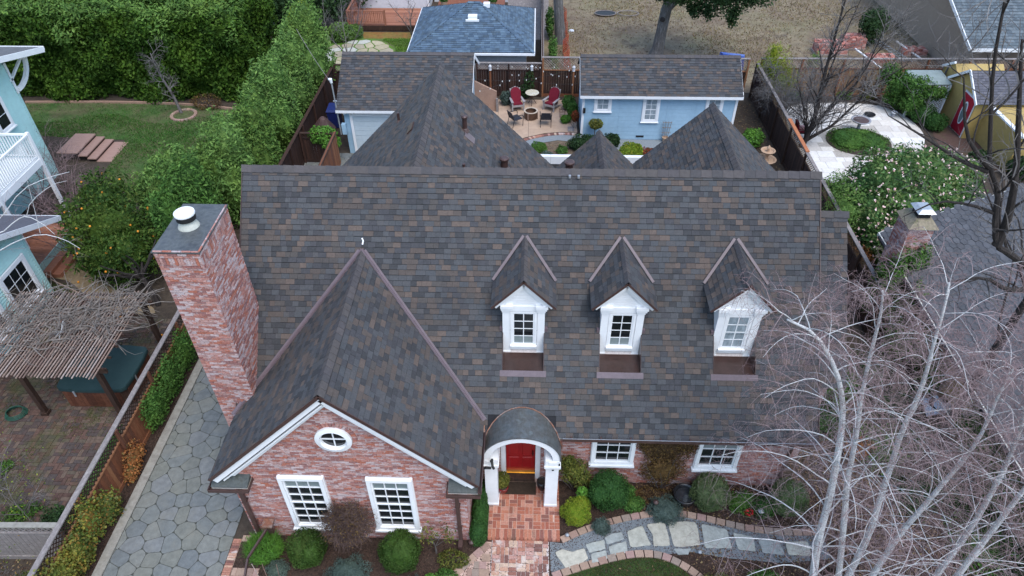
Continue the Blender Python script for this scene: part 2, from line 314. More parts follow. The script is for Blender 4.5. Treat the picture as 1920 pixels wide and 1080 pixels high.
class MB:
    """Collects polygons and links them as one mesh object."""
    def __init__(s):
        s.v = []; s.f = []
    def add(s, vs, fs):
        b = len(s.v)
        s.v.extend([(float(p[0]), float(p[1]), float(p[2])) for p in vs])
        s.f.extend([tuple(i + b for i in f) for f in fs])
        return s
    def hexa(s, p):
        return s.add(p, [(0, 3, 2, 1), (4, 5, 6, 7), (0, 1, 5, 4), (1, 2, 6, 5), (2, 3, 7, 6), (3, 0, 4, 7)])
    def box(s, x0, y0, z0, x1, y1, z1):
        return s.hexa([(x0, y0, z0), (x1, y0, z0), (x1, y1, z0), (x0, y1, z0), (x0, y0, z1), (x1, y0, z1), (x1, y1, z1), (x0, y1, z1)])
    def obox(s, c, a, b, d):
        """box from centre and three half vectors"""
        c, a, b, d = map(np.asarray, (c, a, b, d))
        return s.hexa([c - a - b - d, c + a - b - d, c + a + b - d, c - a + b - d, c - a - b + d, c + a - b + d, c + a + b + d, c - a + b + d])
    def bar(s, p, q, w, h, up=(0, 0, 1)):
        p, q = np.asarray(p, float), np.asarray(q, float)
        d = unit(q - p)
        sd_ = np.cross(d, up)
        if np.linalg.norm(sd_) < 1e-4:
            sd_ = np.cross(d, (0, 1, 0))
        sd_ = unit(sd_); u = np.cross(sd_, d)
        return s.obox((p + q) / 2, sd_ * w / 2, (q - p) / 2, u * h / 2)
    def tube(s, pts, rs, n=6, cap=True):
        pts = [np.asarray(p, float) for p in pts]
        if not hasattr(rs, '__len__'):
            rs = [rs] * len(pts)
        b = len(s.v)
        ref = V3(0.31, 0.17, 0.93)
        m = len(pts)
        for i, p in enumerate(pts):
            d = pts[min(i + 1, m - 1)] - pts[max(i - 1, 0)]
            d = d / (math.sqrt(d @ d) + 1e-9)
            a = np.array((d[1] * ref[2] - d[2] * ref[1], d[2] * ref[0] - d[0] * ref[2], d[0] * ref[1] - d[1] * ref[0]))
            la = math.sqrt(a @ a)
            if la < .05:
                a = np.array((1.0, 0, 0)) - d * d[0]; la = math.sqrt(a @ a)
            a = a / la
            c = np.array((d[1] * a[2] - d[2] * a[1], d[2] * a[0] - d[0] * a[2], d[0] * a[1] - d[1] * a[0]))
            for k in range(n):
                t = 2 * PI * k / n
                q = p + (a * math.cos(t) + c * math.sin(t)) * rs[i]
                s.v.append((q[0], q[1], q[2]))
        for i in range(m - 1):
            for k in range(n):
                k2 = (k + 1) % n
                s.f.append((b + i * n + k, b + i * n + k2, b + (i + 1) * n + k2, b + (i + 1) * n + k))
        if cap:
            s.f.append(tuple(b + (m - 1) * n + k for k in range(n)))
            s.f.append(tuple(b + k for k in reversed(range(n))))
        return s
    def prism(s, poly, z0, z1):
        n = len(poly)
        return s.add([(p[0], p[1], z0) for p in poly] + [(p[0], p[1], z1) for p in poly],
                     [tuple(reversed(range(n))), tuple(range(n, 2 * n))] + [(i, (i + 1) % n, n + (i + 1) % n, n + i) for i in range(n)])
    def extrude(s, pts, d):
        """closed 3D polygon pushed along vector d"""
        n = len(pts); d = np.asarray(d, float)
        P = [np.asarray(p, float) for p in pts]
        return s.add(P + [p + d for p in P],
                     [tuple(range(n)), tuple(reversed(range(n, 2 * n)))] + [(i, n + i, n + (i + 1) % n, (i + 1) % n) for i in range(n)])
    def lathe(s, prof, c, n=16):
        b = len(s.v)
        for r, z in prof:
            for k in range(n):
                t = 2 * PI * k / n
                s.v.append((c[0] + r * math.cos(t), c[1] + r * math.sin(t), c[2] + z))
        m = len(prof)
        for i in range(m - 1):
            for k in range(n):
                k2 = (k + 1) % n
                s.f.append((b + i * n + k, b + i * n + k2, b + (i + 1) * n + k2, b + (i + 1) * n + k))
        s.f.append(tuple(b + (m - 1) * n + k for k in range(n)))
        s.f.append(tuple(b + k for k in reversed(range(n))))
        return s
    def mesh(s, name, material, smooth=False):
        me = bpy.data.meshes.new(name)
        me.from_pydata(s.v, [], s.f)
        if material:
            me.materials.append(material)
        if smooth:
            me.polygons.foreach_set("use_smooth", [True] * len(me.polygons))
        me.update()
        return me

BASE = {}
def link(o, parent=None):
    COL.objects.link(o)
    if parent is not None:
        o.parent = parent
        b = BASE.get(parent.name)
        if b is not None:
            o.matrix_parent_inverse = Matrix.Translation(Vector(b)).inverted()
    return o

def obj(name, mb, material, parent=None, smooth=False, kind=None):
    me = mb if isinstance(mb, bpy.types.Mesh) else mb.mesh(name, material, smooth)
    o = bpy.data.objects.new(name, me)
    link(o, parent)
    if kind:
        o["kind"] = kind
    return o

def tag(o, label, cat, group=None, kind=None):
    o["label"] = label; o["category"] = cat
    if group: o["group"] = group
    if kind: o["kind"] = kind
    return o

def thing(name, label, cat, loc=(0, 0, 0), group=None):
    o = bpy.data.objects.new(name, None)
    o.empty_display_size = .2
    COL.objects.link(o)
    o.location = loc
    BASE[o.name] = loc
    return tag(o, label, cat, group)

def struct(name, mb, material, parent=None, smooth=False):
    return obj(name, mb, material, parent, smooth, kind=None if parent else 'structure')

def dup(root, loc, rotz=0, label=None):
    r = root.copy(); COL.objects.link(r); r.location = loc; r.rotation_euler = (0, 0, rotz)
    if label: r["label"] = label
    for ch in list(root.children):
        c = ch.copy(); COL.objects.link(c); c.parent = r
        for g in list(ch.children):
            d = g.copy(); COL.objects.link(d); d.parent = c
    return r

UB = {}
def ubox(material, key="unit", verts=None, faces=None):
    k = (material.name, key)
    if k not in UB:
        mb = MB()
        if verts is None:
            mb.box(0, 0, 0, 1, 1, 1)
        else:
            mb.add(verts, faces)
        UB[k] = mb.mesh("piece_" + material.name, material)
    return UB[k]

def piece(name, material, M, parent, key="unit"):
    o = bpy.data.objects.new(name, ubox(material, key))
    COL.objects.link(o)
    o.parent = parent
    b = BASE.get(parent.name)
    M = Matrix(M)
    if b is not None:
        o.matrix_parent_inverse = Matrix.Translation(Vector(b)).inverted()
    o.matrix_basis = M
    return o

def boxm(x0, y0, z0, x1, y1, z1):
    return ((x1 - x0, 0, 0, x0), (0, y1 - y0, 0, y0), (0, 0, z1 - z0, z0), (0, 0, 0, 1))

def framem(o, u, v, w):
    o, u, v, w = map(np.asarray, (o, u, v, w))
    return tuple((float(u[i]), float(v[i]), float(w[i]), float(o[i])) for i in range(3)) + ((0, 0, 0, 1),)

def mesh_np(name, Vv, Ff, material, parent=None, kind=None, smooth=False):
    """Vv (n,3), Ff (m,k) arrays -> object"""
    me = bpy.data.meshes.new(name)
    n, (m, k) = len(Vv), Ff.shape
    me.vertices.add(n); me.vertices.foreach_set("co", np.ascontiguousarray(Vv, np.float32).ravel())
    me.loops.add(m * k); me.loops.foreach_set("vertex_index", np.ascontiguousarray(Ff, np.int32).ravel())
    me.polygons.add(m); me.polygons.foreach_set("loop_start", np.arange(0, m * k, k, dtype=np.int32))
    me.polygons.foreach_set("loop_total", np.full(m, k, np.int32))
    me.materials.append(material)
    me.update(calc_edges=True)
    me.polygons.foreach_set("use_smooth", np.full(m, bool(smooth)))
    o = bpy.data.objects.new(name, me)
    link(o, parent)
    if kind:
        o["kind"] = kind
    return o

# ------------------------------------------------------------------ pieces laid on planes (shingles, bricks)
SH_V = np.array([(0, 0, 0), (1, 0, 0), (1, 1, -.2), (0, 1, -.2), (0, 0, 1), (1, 0, 1), (1, 1, .25), (0, 1, .25)], float)
SH_F = [(4, 5, 6, 7), (0, 1, 5, 4), (1, 2, 6, 5), (3, 0, 4, 7)]
BR_V = np.array([(0, 0, 0), (1, 0, 0), (1, 1, 0), (0, 1, 0), (.0, .0, 1), (1, .0, 1), (1, 1, 1), (.0, 1, 1)], float)
BR_F = [(4, 5, 6, 7), (0, 1, 5, 4), (1, 2, 6, 5), (3, 0, 4, 7), (2, 3, 7, 6)]

class Pieces:
    def __init__(s, name, material, V, F):
        s.name, s.mat, s.V, s.F = name, material, V, F
        s.items = []          # (parent, 4x4)
    def put(s, parent, o, u, v, w):
        s.items.append((parent, framem(o, u, v, w)))
    def flush(s, house, stuff_name, limit=300, top=None):
        """the pieces that show largest become objects, the rest one joined part"""
        if not s.items:
            return
        def dist(it):
            M = it[1]
            return (M[0][3] - CAM[0]) ** 2 + (M[1][3] - CAM[1]) ** 2 + (M[2][3] - CAM[2]) ** 2
        order = sorted(s.items, key=dist)
        for par, M in order[:limit]:
            k = (s.mat.name, s.name)
            if k not in UB:
                UB[k] = MB().add(s.V, s.F).mesh(s.name, s.mat)
            piece(s.name, s.mat, M, par, key=s.name)
        rest = order[limit:]
        if rest:
            Ms = np.array([M for _, M in rest])
            Vh = np.c_[s.V, np.ones(len(s.V))]
            P = np.einsum('nij,kj->nki', Ms, Vh)[:, :, :3].reshape(-1, 3)
            F = (np.array(s.F)[None] + (np.arange(len(rest)) * len(s.V))[:, None, None]).reshape(-1, 4)
            mesh_np(stuff_name, P, F, s.mat, house, kind='stuff')

def sub_iv(ivs, a, b):
    out = []
    for x, y in ivs:
        if b <= x or a >= y:
            out.append((x, y))
        else:
            if a > x: out.append((x, a))
            if b < y: out.append((b, y))
    return out

def shingle_plane(P, part, O, U, Vv, L, ivf, expo=.15, wmin=.13, wmax=.29):
    """courses from the eave O up the slope; ivf(v) gives the open u intervals of the course at v"""
    O, U, Vv = map(lambda a: np.asarray(a, float), (O, U, Vv))
    N = np.cross(U, Vv)
    if N[2] < 0: N = -N
    nrow = int(L / expo)
    for r in range(nrow + 1):
        v = r * expo
        if v > L - .03: break
        for a, b in ivf(v + expo * .5):
            u = a
            first = RND.uniform(.05, .3)
            while u < b - .02:
                w = first if first else RND.uniform(wmin, wmax)
                first = None
                w = min(w, b - u)
                t = RND.choice((.010, .013, .016, .020))
                hgt = min(expo * .935 + RND.uniform(-.003, .003), L - v)  # short tab bares a dark deck strip, standing in for each course's shadow line
                P.put(part, O + U * (u + .001) + Vv * (v + RND.uniform(-.003, .003)) + N * .004, U * max(w - .0045, .01), Vv * hgt, N * t)
                u += w

def brick_plane(P, part, O, U, Vv, Hh, ivf, bw=.205, bh=.058, joint=.011, depth=.012, header=0.0):
    O, U, Vv = map(lambda a: np.asarray(a, float), (O, U, Vv))
    N = np.cross(U, Vv)
    st = bh + joint
    n = int(Hh / st)
    for r in range(n + 1):
        v = r * st
        if v + bh > Hh + .001: break
        for a, b in ivf(v + bh * .5):
            off = (r % 2) * (bw + joint) / 2
            k = math.floor((a - off) / (bw + joint))
            while True:
                x0 = off + k * (bw + joint); x1 = x0 + bw
                k += 1
                if x0 >= b: break
                x0, x1 = max(x0, a), min(x1, b)
                if x1 - x0 < .03: continue
                d = depth + RND.uniform(-.006, .007)
                jz = RND.uniform(-.003, .003)
                P.put(part, O + U * x0 + Vv * (v + jz) + N * .0, U * (x1 - x0), Vv * (bh + RND.uniform(-.004, .004)), N * max(d, .004))

def caps_along(part, a, b, drop_dir1, drop_dir2, wid, step, material, thick=.02, name="ridge_cap"):
    """folded ridge shingles from a (low or front end) to b; each one a piece overlapping the next"""
    a, b = np.asarray(a, float), np.asarray(b, float)
    d = unit(b - a); Ln = np.linalg.norm(b - a)
    n = max(1, int(Ln / step)); step = Ln / n
    d1, d2 = unit(drop_dir1), unit(drop_dir2)
    up = unit(-(d1 + d2))
    k = (material.name, name, round(step, 3), wid, tuple(np.round(d, 3)), tuple(np.round(d1, 3)))
    if k not in UB:
        def ring(t, lift):
            c = d * t
            return [c + d1 * wid + up * (lift), c + up * (lift + .012), c + d2 * wid + up * (lift)]
        A, B = ring(0, .040), ring(step * 1.08, .022)
        A2, B2 = [p - up * .022 for p in A], [p - up * .022 for p in B]
        mb = MB().add(A + B + A2 + B2, [(0, 1, 4, 3), (1, 2, 5, 4), (6, 7, 1, 0), (7, 8, 2, 1), (6, 0, 3, 9), (2, 8, 11, 5)])
        UB[k] = mb.mesh(name, material)
    for i in range(n):
        o = bpy.data.objects.new(name, UB[k])
        COL.objects.link(o); o.parent = part
        bb = BASE.get(part.name)
        if bb is not None: o.matrix_parent_inverse = Matrix.Translation(Vector(bb)).inverted()
        p = a + d * step * i
        o.location = p
    return n

# ------------------------------------------------------------------ foliage
def leaf_arrays(C, Nrm, size, rnd=.8, aspect=.5, up=.25):
    n = len(C)
    nn = Nrm * (1 - rnd * .6) + RNG.normal(size=(n, 3)) * rnd * .6 + np.array([0, 0, up])
    nn /= np.linalg.norm(nn, axis=1)[:, None] + 1e-9
    t = np.cross(nn, RNG.normal(size=(n, 3)))
    t /= np.linalg.norm(t, axis=1)[:, None] + 1e-9
    b = np.cross(nn, t)
    s = size * RNG.uniform(.6, 1.25, n)[:, None]
    bend = nn * s * .12
    V = np.stack([C - t * s - bend, C + b * s * aspect, C + t * s - bend, C - b * s * aspect], 1).reshape(-1, 3)
    F = np.arange(4 * n).reshape(n, 4)
    return V, F

def lump(D, f=3.0, amp=.12, ph=0.0):
    return 1 + amp * (np.sin(D[:, 0] * f + ph) * np.sin(D[:, 1] * f * 1.13 + 1.7 + ph) + .6 * np.sin(D[:, 2] * f * 1.9 + .4 + ph * 2) * np.sin(D[:, 0] * f * 2.3 + 2 + ph))

def blob_points(blobs, n, shell=.16, amp=.12, f=3.0, zmin=None, inner=.72):
    B = np.array(blobs, float)
    ar = (B[:, 3] * B[:, 4] + B[:, 3] * B[:, 5] + B[:, 4] * B[:, 5])
    k = RNG.choice(len(B), n, p=ar / ar.sum())
    D = RNG.normal(size=(n, 3)); D /= np.linalg.norm(D, axis=1)[:, None]
    r = 1 - np.abs(RNG.normal(0, shell, n))
    r *= lump(D, f, amp, 0) if len(B) == 1 else lump(D + k[:, None] * .7, f, amp, 0)
    C = B[k, :3] + D * B[k, 3:] * r[:, None]
    keep = np.ones(n, bool)
    for j in range(len(B)):
        q = (C - B[j, :3]) / B[j, 3:]
        keep &= ~(((q ** 2).sum(1) < inner ** 2) & (k != j))
    if zmin is not None:
        keep &= C[:, 2] > zmin
    return C[keep], D[keep]

def crown(name, blobs, n, size, material, parent=None, shell=.16, amp=.12, f=3.0, rnd=.8, aspect=.5, up=.25, core=.82, zmin=None, inner=.72):
    """foliage: many leaf faces through the outer volume of overlapping lobes, over leafy inner lobes"""
    C, D = blob_points(blobs, n, shell, amp, f, zmin, inner)
    V, F = leaf_arrays(C, D, size, rnd, aspect, up)
    if core:
        Vs, Fs = [V], [F]
        off = len(V)
        for (cx, cy, cz, rx, ry, rz) in blobs:
            nu, nv = 10, 7
            th = np.linspace(0, 2 * PI, nu, endpoint=False); ph = np.linspace(.05, PI - .05, nv)
            T, Ph = np.meshgrid(th, ph)
            dd = np.stack([np.sin(Ph) * np.cos(T), np.sin(Ph) * np.sin(T), np.cos(Ph)], -1).reshape(-1, 3)
            jit = core * RNG.uniform(.88, 1.06, len(dd))[:, None]
            vv = np.array([cx, cy, cz]) + dd * np.array([rx, ry, rz]) * jit
            if zmin is not None: vv[:, 2] = np.maximum(vv[:, 2], zmin)
            Vs.append(vv)
            ff = [(off + i * nu + j, off + i * nu + (j + 1) % nu, off + (i + 1) * nu + (j + 1) % nu, off + (i + 1) * nu + j) for i in range(nv - 1) for j in range(nu)]
            Fs.append(np.array(ff)); off += len(vv)
        V = np.concatenate(Vs); F = np.concatenate(Fs)
    return mesh_np(name, V, F, material, parent)

def boxhedge_arrays(x0, x1, y0, y1, z0, z1, n, size, amp=.35, ff=1.1, depth=.35, faces=('f', 't'), core=True, aspect=.55, up=.15):
    """leaf shell on the front (y0), back (y1), ends (x0 / x1) and top of a hedge with an uneven surface"""
    areas = {'f': (x1 - x0) * (z1 - z0), 'b': (x1 - x0) * (z1 - z0), 't': (x1 - x0) * (y1 - y0), 'l': (y1 - y0) * (z1 - z0), 'r': (y1 - y0) * (z1 - z0)}
    tot = sum(areas[k] for k in faces)
    Cs, Ns = [], []
    for k in faces:
        m = int(n * areas[k] / tot)
        a, b = RNG.uniform(0, 1, m), RNG.uniform(0, 1, m)
        dp = np.abs(RNG.normal(0, depth, m))
        if k in 'fb':
            X = x0 + a * (x1 - x0); Z = z0 + b * (z1 - z0)
            wob = amp * (np.sin(X * ff) * np.sin(Z * ff * 1.3 + 1) + .5 * np.sin(X * ff * 2.7 + 2) * np.sin(Z * ff * 2.1))
            Y = y0 + wob + dp if k == 'f' else y1 - wob - dp
            Nn = np.tile((0, -1, 0) if k == 'f' else (0, 1, 0), (m, 1))
        elif k == 't':
            X = x0 + a * (x1 - x0); Y = y0 + b * (y1 - y0)
            wob = amp * (np.sin(X * ff + .5) * np.sin(Y * ff * 1.2) + .6 * np.sin(X * ff * 2.3) * np.sin(Y * ff * 2.9 + 1))
            Z = z1 + wob - dp
            Nn = np.tile((0, 0, 1), (m, 1))
        else:
            Y = y0 + a * (y1 - y0); Z = z0 + b * (z1 - z0)
            wob = amp * np.sin(Y * ff) * np.sin(Z * ff * 1.3 + 2)
            X = x0 - wob + dp if k == 'l' else x1 + wob - dp
            Nn = np.tile((-1, 0, 0) if k == 'l' else (1, 0, 0), (m, 1))
        Cs.append(np.stack([X, Y, Z], 1)); Ns.append(Nn.astype(float))
    V, F = leaf_arrays(np.concatenate(Cs), np.concatenate(Ns), size, .8, aspect, up)
    if core:
        g = depth * 1.1 + amp * .8
        vb = np.array([(x, y, z) for z in (z0, z1 - g) for (x, y) in ((x0 + g, y0 + g), (x1 - g, y0 + g), (x1 - g, y1 - .02), (x0 + g, y1 - .02))])
        fb = np.array([(4, 5, 6, 7), (0, 1, 5, 4), (1, 2, 6, 5), (2, 3, 7, 6), (3, 0, 4, 7)]) + len(V)
        V = np.concatenate([V, vb]); F = np.concatenate([F, fb])
    return V, F

def blades(name, pts, h, w, material, parent=None, kind='stuff', lean=.5):
    """upright grass blades (one triangle-like quad each)"""
    C = np.asarray(pts, float); n = len(C)
    a = RNG.uniform(0, 2 * PI, n)
    d = np.stack([np.cos(a), np.sin(a), np.zeros(n)], 1) * w
    hh = h * RNG.uniform(.5, 1.3, n)
    tip = np.stack([RNG.normal(0, lean, n) * hh, RNG.normal(0, lean, n) * hh, hh], 1)
    V = np.stack([C - d, C + d, C + tip + d * .25, C + tip - d * .25], 1).reshape(-1, 3)
    return mesh_np(name, V, np.arange(4 * n).reshape(n, 4), material, parent, kind)

def chips(name, pts, size, material, z=.012, parent=None, kind='stuff', tilt=.5):
    C = np.asarray(pts, float); n = len(C)
    if C.shape[1] == 2:
        C = np.c_[C, z + RNG.uniform(0, .02, n)]
    V, F = leaf_arrays(C, np.tile((0., 0, 1), (n, 1)), size, tilt, .5, .4)
    return mesh_np(name, V, F, material, parent, kind)

def in_poly(P, poly):
    x, y = P[:, 0], P[:, 1]
    ins = np.zeros(len(P), bool)
    n = len(poly); j = n - 1
    for i in range(n):
        xi, yi = poly[i][:2]; xj, yj = poly[j][:2]
        c = ((yi > y) != (yj > y)) & (x < (xj - xi) * (y - yi) / (yj - yi + 1e-12) + xi)
        ins ^= c
        j = i
    return ins

def scatter(poly, n, holes=()):
    xs = [p[0] for p in poly]; ys = [p[1] for p in poly]
    P = np.stack([RNG.uniform(min(xs), max(xs), n), RNG.uniform(min(ys), max(ys), n)], 1)
    k = in_poly(P, poly)
    for h in holes:
        k &= ~in_poly(P, h)
    return P[k]

def smooth_closed(pts, it=2):
    for _ in range(it):
        out = []
        for i in range(len(pts)):
            a, b = np.asarray(pts[i], float), np.asarray(pts[(i + 1) % len(pts)], float)
            out += [a * .75 + b * .25, a * .25 + b * .75]
        pts = out
    return [tuple(p) for p in pts]

def smooth_open(pts, it=2):
    for _ in range(it):
        out = [np.asarray(pts[0], float)]
        for i in range(len(pts) - 1):
            a, b = np.asarray(pts[i], float), np.asarray(pts[i + 1], float)
            out += [a * .75 + b * .25, a * .25 + b * .75]
        out.append(np.asarray(pts[-1], float))
        pts = out
    return pts

def sheet(poly, z):
    return MB().add([(p[0], p[1], z) for p in poly], [tuple(range(len(poly)))])

# ------------------------------------------------------------------ bare branches
def limb(mb, p, d, L, r, segs=5, droop=0.0, wob=.12, n=4, tip=.35):
    """one wandering, drooping branch; returns its points"""
    p = np.asarray(p, float); d = unit(d)
    pts = [p]; rs = [r]
    st = L / segs
    for i in range(segs):
        d = unit(d + np.array([RND.gauss(0, wob), RND.gauss(0, wob), RND.gauss(0, wob)]) + np.array([0, 0, -droop]))
        p = p + d * st
        pts.append(p); rs.append(r * (1 - (1 - tip) * (i + 1) / segs))
    mb.tube(pts, rs, n, cap=False)
    return pts

def branch_out(mbs, pts, r, L, count, level, droop, n=4, spread=.9, lift=.25, start=.25):
    """spawn side branches along a polyline, then twigs along those"""
    pts = [np.asarray(q, float) for q in pts]
    m = len(pts)
    for i in range(count):
        t = start + (1 - start) * (i + RND.random()) / count
        f = t * (m - 1); k = min(int(f), m - 2); f -= k
        p = pts[k] * (1 - f) + pts[k + 1] * f
        d = unit(pts[k + 1] - pts[k])
        rv = unit(np.array([RND.gauss(0, 1), RND.gauss(0, 1), RND.gauss(0, .6)]))
        sidev = unit(rv - d * (rv @ d))
        dd = unit(d * (1 - spread * .6) + sidev * spread + np.array([0, 0, lift]))
        ll = L * RND.uniform(.5, 1.1) * (1.15 - .5 * t)
        q = limb(mbs[0], p, dd, ll, r * (1.1 - .5 * t), segs=6 if level > 2 else 4 if level > 1 else 3, droop=droop, n=n if level > 1 else 3)
        if level > 1:
            branch_out(mbs[1:] if len(mbs) > 1 else mbs, q, max(r * .5, .0035), L * .55, max(3, int(count * .5)), level - 1, droop * 1.3, 3, spread, lift * .6, .2)

# ================================================================== the brick house
SHP = Pieces("shingle", M_shingle, SH_V, SH_F)
BRP = Pieces("brick", M_brick, BR_V, BR_F)

def window_on(parent, o, u, nrm, w, h, cols, rows, cas=.085, depth=.10, glass=M_glass, rowglass=None, meet=None, sill=.05, paint=M_white,
              trim_mat=None, mun=.022, label=None):
    """framed window on a wall: o = lower left corner of the frame, u along the wall, nrm out of the wall"""
    o, u, nrm = V3(*o), unit(u), unit(nrm)
    z = V3(0, 0, 1)
    def bx(mb, a0, a1, b0, b1, c0, c1):
        c = o + u * (a0 + a1) / 2 + z * (b0 + b1) / 2 + nrm * (c0 + c1) / 2
        mb.obox(c, u * (a1 - a0) / 2, nrm * (c1 - c0) / 2, z * (b1 - b0) / 2)
    f = MB()
    bx(f, 0, cas, 0, h, 0, depth); bx(f, w - cas, w, 0, h, 0, depth); bx(f, cas, w - cas, h - cas, h, 0, depth - .004); bx(f, cas, w - cas, 0, cas, 0, depth - .004)
    bx(f, -.02, cas * .55, -.01, h + .01, -.01, depth * .6); bx(f, w - cas * .55, w + .02, -.01, h + .01, -.01, depth * .6)
    win = obj("window", f, trim_mat or paint, parent)
    if label: win["label"] = label
    s = MB()
    iw, ih = w - 2 * cas, h - 2 * cas
    sw = .035
    bx(s, cas, cas + sw, cas, h - cas, .005, depth * .55); bx(s, w - cas - sw, w - cas, cas, h - cas, .005, depth * .55)
    bx(s, cas + sw, w - cas - sw, cas, cas + sw, .005, depth * .53); bx(s, cas + sw, w - cas - sw, h - cas - sw, h - cas, .005, depth * .53)
    gx0, gx1, gz0, gz1 = cas + sw, w - cas - sw, cas + sw, h - cas - sw
    for i in range(1, cols):
        x = gx0 + (gx1 - gx0) * i / cols
        bx(s, x - mun / 2, x + mun / 2, gz0, gz1, .01, depth * .42)
    for j in range(1, rows):
        zz = gz0 + (gz1 - gz0) * j / rows
        m2 = mun * 1.9 if meet == j else mun
        bx(s, gx0, gx1, zz - m2 / 2, zz + m2 / 2, .008, depth * (.5 if meet == j else .40))
    obj("sash", s, paint, win)
    for i in range(cols):
        for j in range(rows):
            a = gx0 + (gx1 - gx0) * i / cols; b = gz0 + (gz1 - gz0) * j / rows
            g = (rowglass or {}).get(j, glass)
            p = o + u * a + z * b + nrm * .012
            M = framem(p, u * ((gx1 - gx0) / cols), nrm * .006, z * ((gz1 - gz0) / rows))
            piece("pane", g, M, win)
    if sill:
        q = MB()
        bx(q, -.05, w + .05, -sill, .0, -.01, depth + .05)
        obj("sill", q, paint, win)
    return win

house = thing("brick_house", "red brick house with steep brown shingle roof, three white dormers and a tall chimney", "house", (0, 14, 0))

ZE, YE, ZR, YR = 2.9, 11.72, 8.2, 16.58
XL, XR = -8.0, 7.78
SL = (ZR - ZE) / (YR - YE)
def roof_z(y): return ZE + (y - YE) * SL
def roof_y(z): return YE + (z - ZE) / SL
VM = unit((0, YR - YE, ZR - ZE)); LM = math.hypot(YR - YE, ZR - ZE)
DORM = (-.17, 2.46, 5.53)
NY0, NY1 = 12.86, 13.62
RT = .10

def slab_quad(mb, a, b, c, d, t, n):
    """roof board: quad a b c d with thickness t below it"""
    n = unit(n) * t
    P = [V3(*a), V3(*b), V3(*c), V3(*d)]
    mb.hexa([P[0] - n, P[1] - n, P[2] - n, P[3] - n, P[0], P[1], P[2], P[3]])

mr = MB()
NM = unit((0, -(ZR - ZE), YR - YE))
xs = [XL] + [v for c in DORM for v in (c - .57, c + .57)] + [XR]
for i in range(len(xs) - 1):
    a, b = xs[i], xs[i + 1]
    if i % 2 == 0:
        slab_quad(mr, (a, YE, ZE), (b, YE, ZE), (b, YR, ZR), (a, YR, ZR), RT, NM)
    else:
        slab_quad(mr, (a, YE, ZE), (b, YE, ZE), (b, NY0, roof_z(NY0)), (a, NY0, roof_z(NY0)), RT, NM)
        slab_quad(mr, (a, NY1, roof_z(NY1)), (b, NY1, roof_z(NY1)), (b, YR, ZR), (a, YR, ZR), RT, NM)
slab_quad(mr, (XL, YR + .003, ZR), (XR, YR + .003, ZR), (XR, 2 * YR - YE, ZE), (XL, 2 * YR - YE, ZE), RT, (0, ZR - ZE, YR - YE))
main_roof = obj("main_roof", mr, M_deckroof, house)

def main_iv(v):
    y = YE + v * VM[1]
    ivs = [(0, XR - XL)]
    for c in DORM:
        if NY0 - .02 < y < NY1 + .06:
            ivs = sub_iv(ivs, c - .57 - XL, c + .57 - XL)
        elif NY1 + .06 <= y < 15.0:
            ivs = sub_iv(ivs, c - .50 - XL, c + .50 - XL)
    z = roof_z(y)
    # under the front gable and through the chimney nothing is laid
    if z < 6.2:
        hw = (6.53 - z) / .986 - .28
        if hw > 0:
            ivs = sub_iv(ivs, max(-4.63 - hw, XL) - XL, -4.63 + hw - XL)
    if 12.25 < y < 13.95:
        ivs = sub_iv(ivs, 0, -7.5 - XL)
    if y < 12.1:
        ivs = sub_iv(ivs, -1.1 - XL, .75 - XL)
    return ivs
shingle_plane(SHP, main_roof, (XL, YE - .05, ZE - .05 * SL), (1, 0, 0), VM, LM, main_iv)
caps_along(main_roof, (XL - .02, YR, ZR + .035), (XR + .02, YR, ZR + .035), (0, -(YR - YE), -(ZR - ZE)), (0, YR - YE, -(ZR - ZE)), .19, .29, M_cap)
for x_ in (XL - .012, XR + .012):
    obj("drip_edge", MB().bar((x_, YE - .05, ZE - .10), (x_, YR, ZR - .06), .02, .14, up=NM), M_brown, main_roof)

# ---- front gable
GX, GZ, GXL, GXR, GZE = -4.63, 6.53, -8.03, -1.24, 3.18
GY0 = 9.93
gs = (GZ - GZE) / (GXR - GX)
gr = MB()
for sgn, ex in ((1, GXR), (-1, GXL)):
    nrm = unit((sgn * (GZ - GZE), 0, abs(ex - GX)))
    slab_quad(gr, (ex, GY0, GZE), (ex, roof_y(GZE) + .3, GZE), (GX, roof_y(GZ) + .3, GZ), (GX, GY0, GZ), .09, nrm) if sgn < 0 else \
        slab_quad(gr, (GX, GY0, GZ), (GX, roof_y(GZ) + .3, GZ), (ex, roof_y(GZE) + .3, GZE), (ex, GY0, GZE), .09, nrm)
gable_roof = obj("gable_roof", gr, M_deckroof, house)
Lg = math.hypot(GXR - GX, GZ - GZE)
def gable_iv_r(v):
    z = GZE + v * (GZ - GZE) / Lg
    return [(0, roof_y(z) + .10 - GY0)]
def gable_iv_l(v):
    z = GZE + v * (GZ - GZE) / Lg
    yb = roof_y(z) + .10
    x = GXL + v * (GX - GXL) / Lg
    if x < -7.47: yb = min(yb, 12.17)
    return [(0, yb - GY0)]
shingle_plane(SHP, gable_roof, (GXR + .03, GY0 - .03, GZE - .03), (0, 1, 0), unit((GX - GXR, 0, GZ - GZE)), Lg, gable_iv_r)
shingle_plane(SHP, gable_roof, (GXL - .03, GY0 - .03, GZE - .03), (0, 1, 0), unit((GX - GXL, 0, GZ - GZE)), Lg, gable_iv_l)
caps_along(gable_roof, (GX, GY0 - .04, GZ + .03), (GX, roof_y(GZ) - .02, GZ + .03), (1, 0, -.98), (-1, 0, -.98), .175, .21, M_cap)
fl = MB()
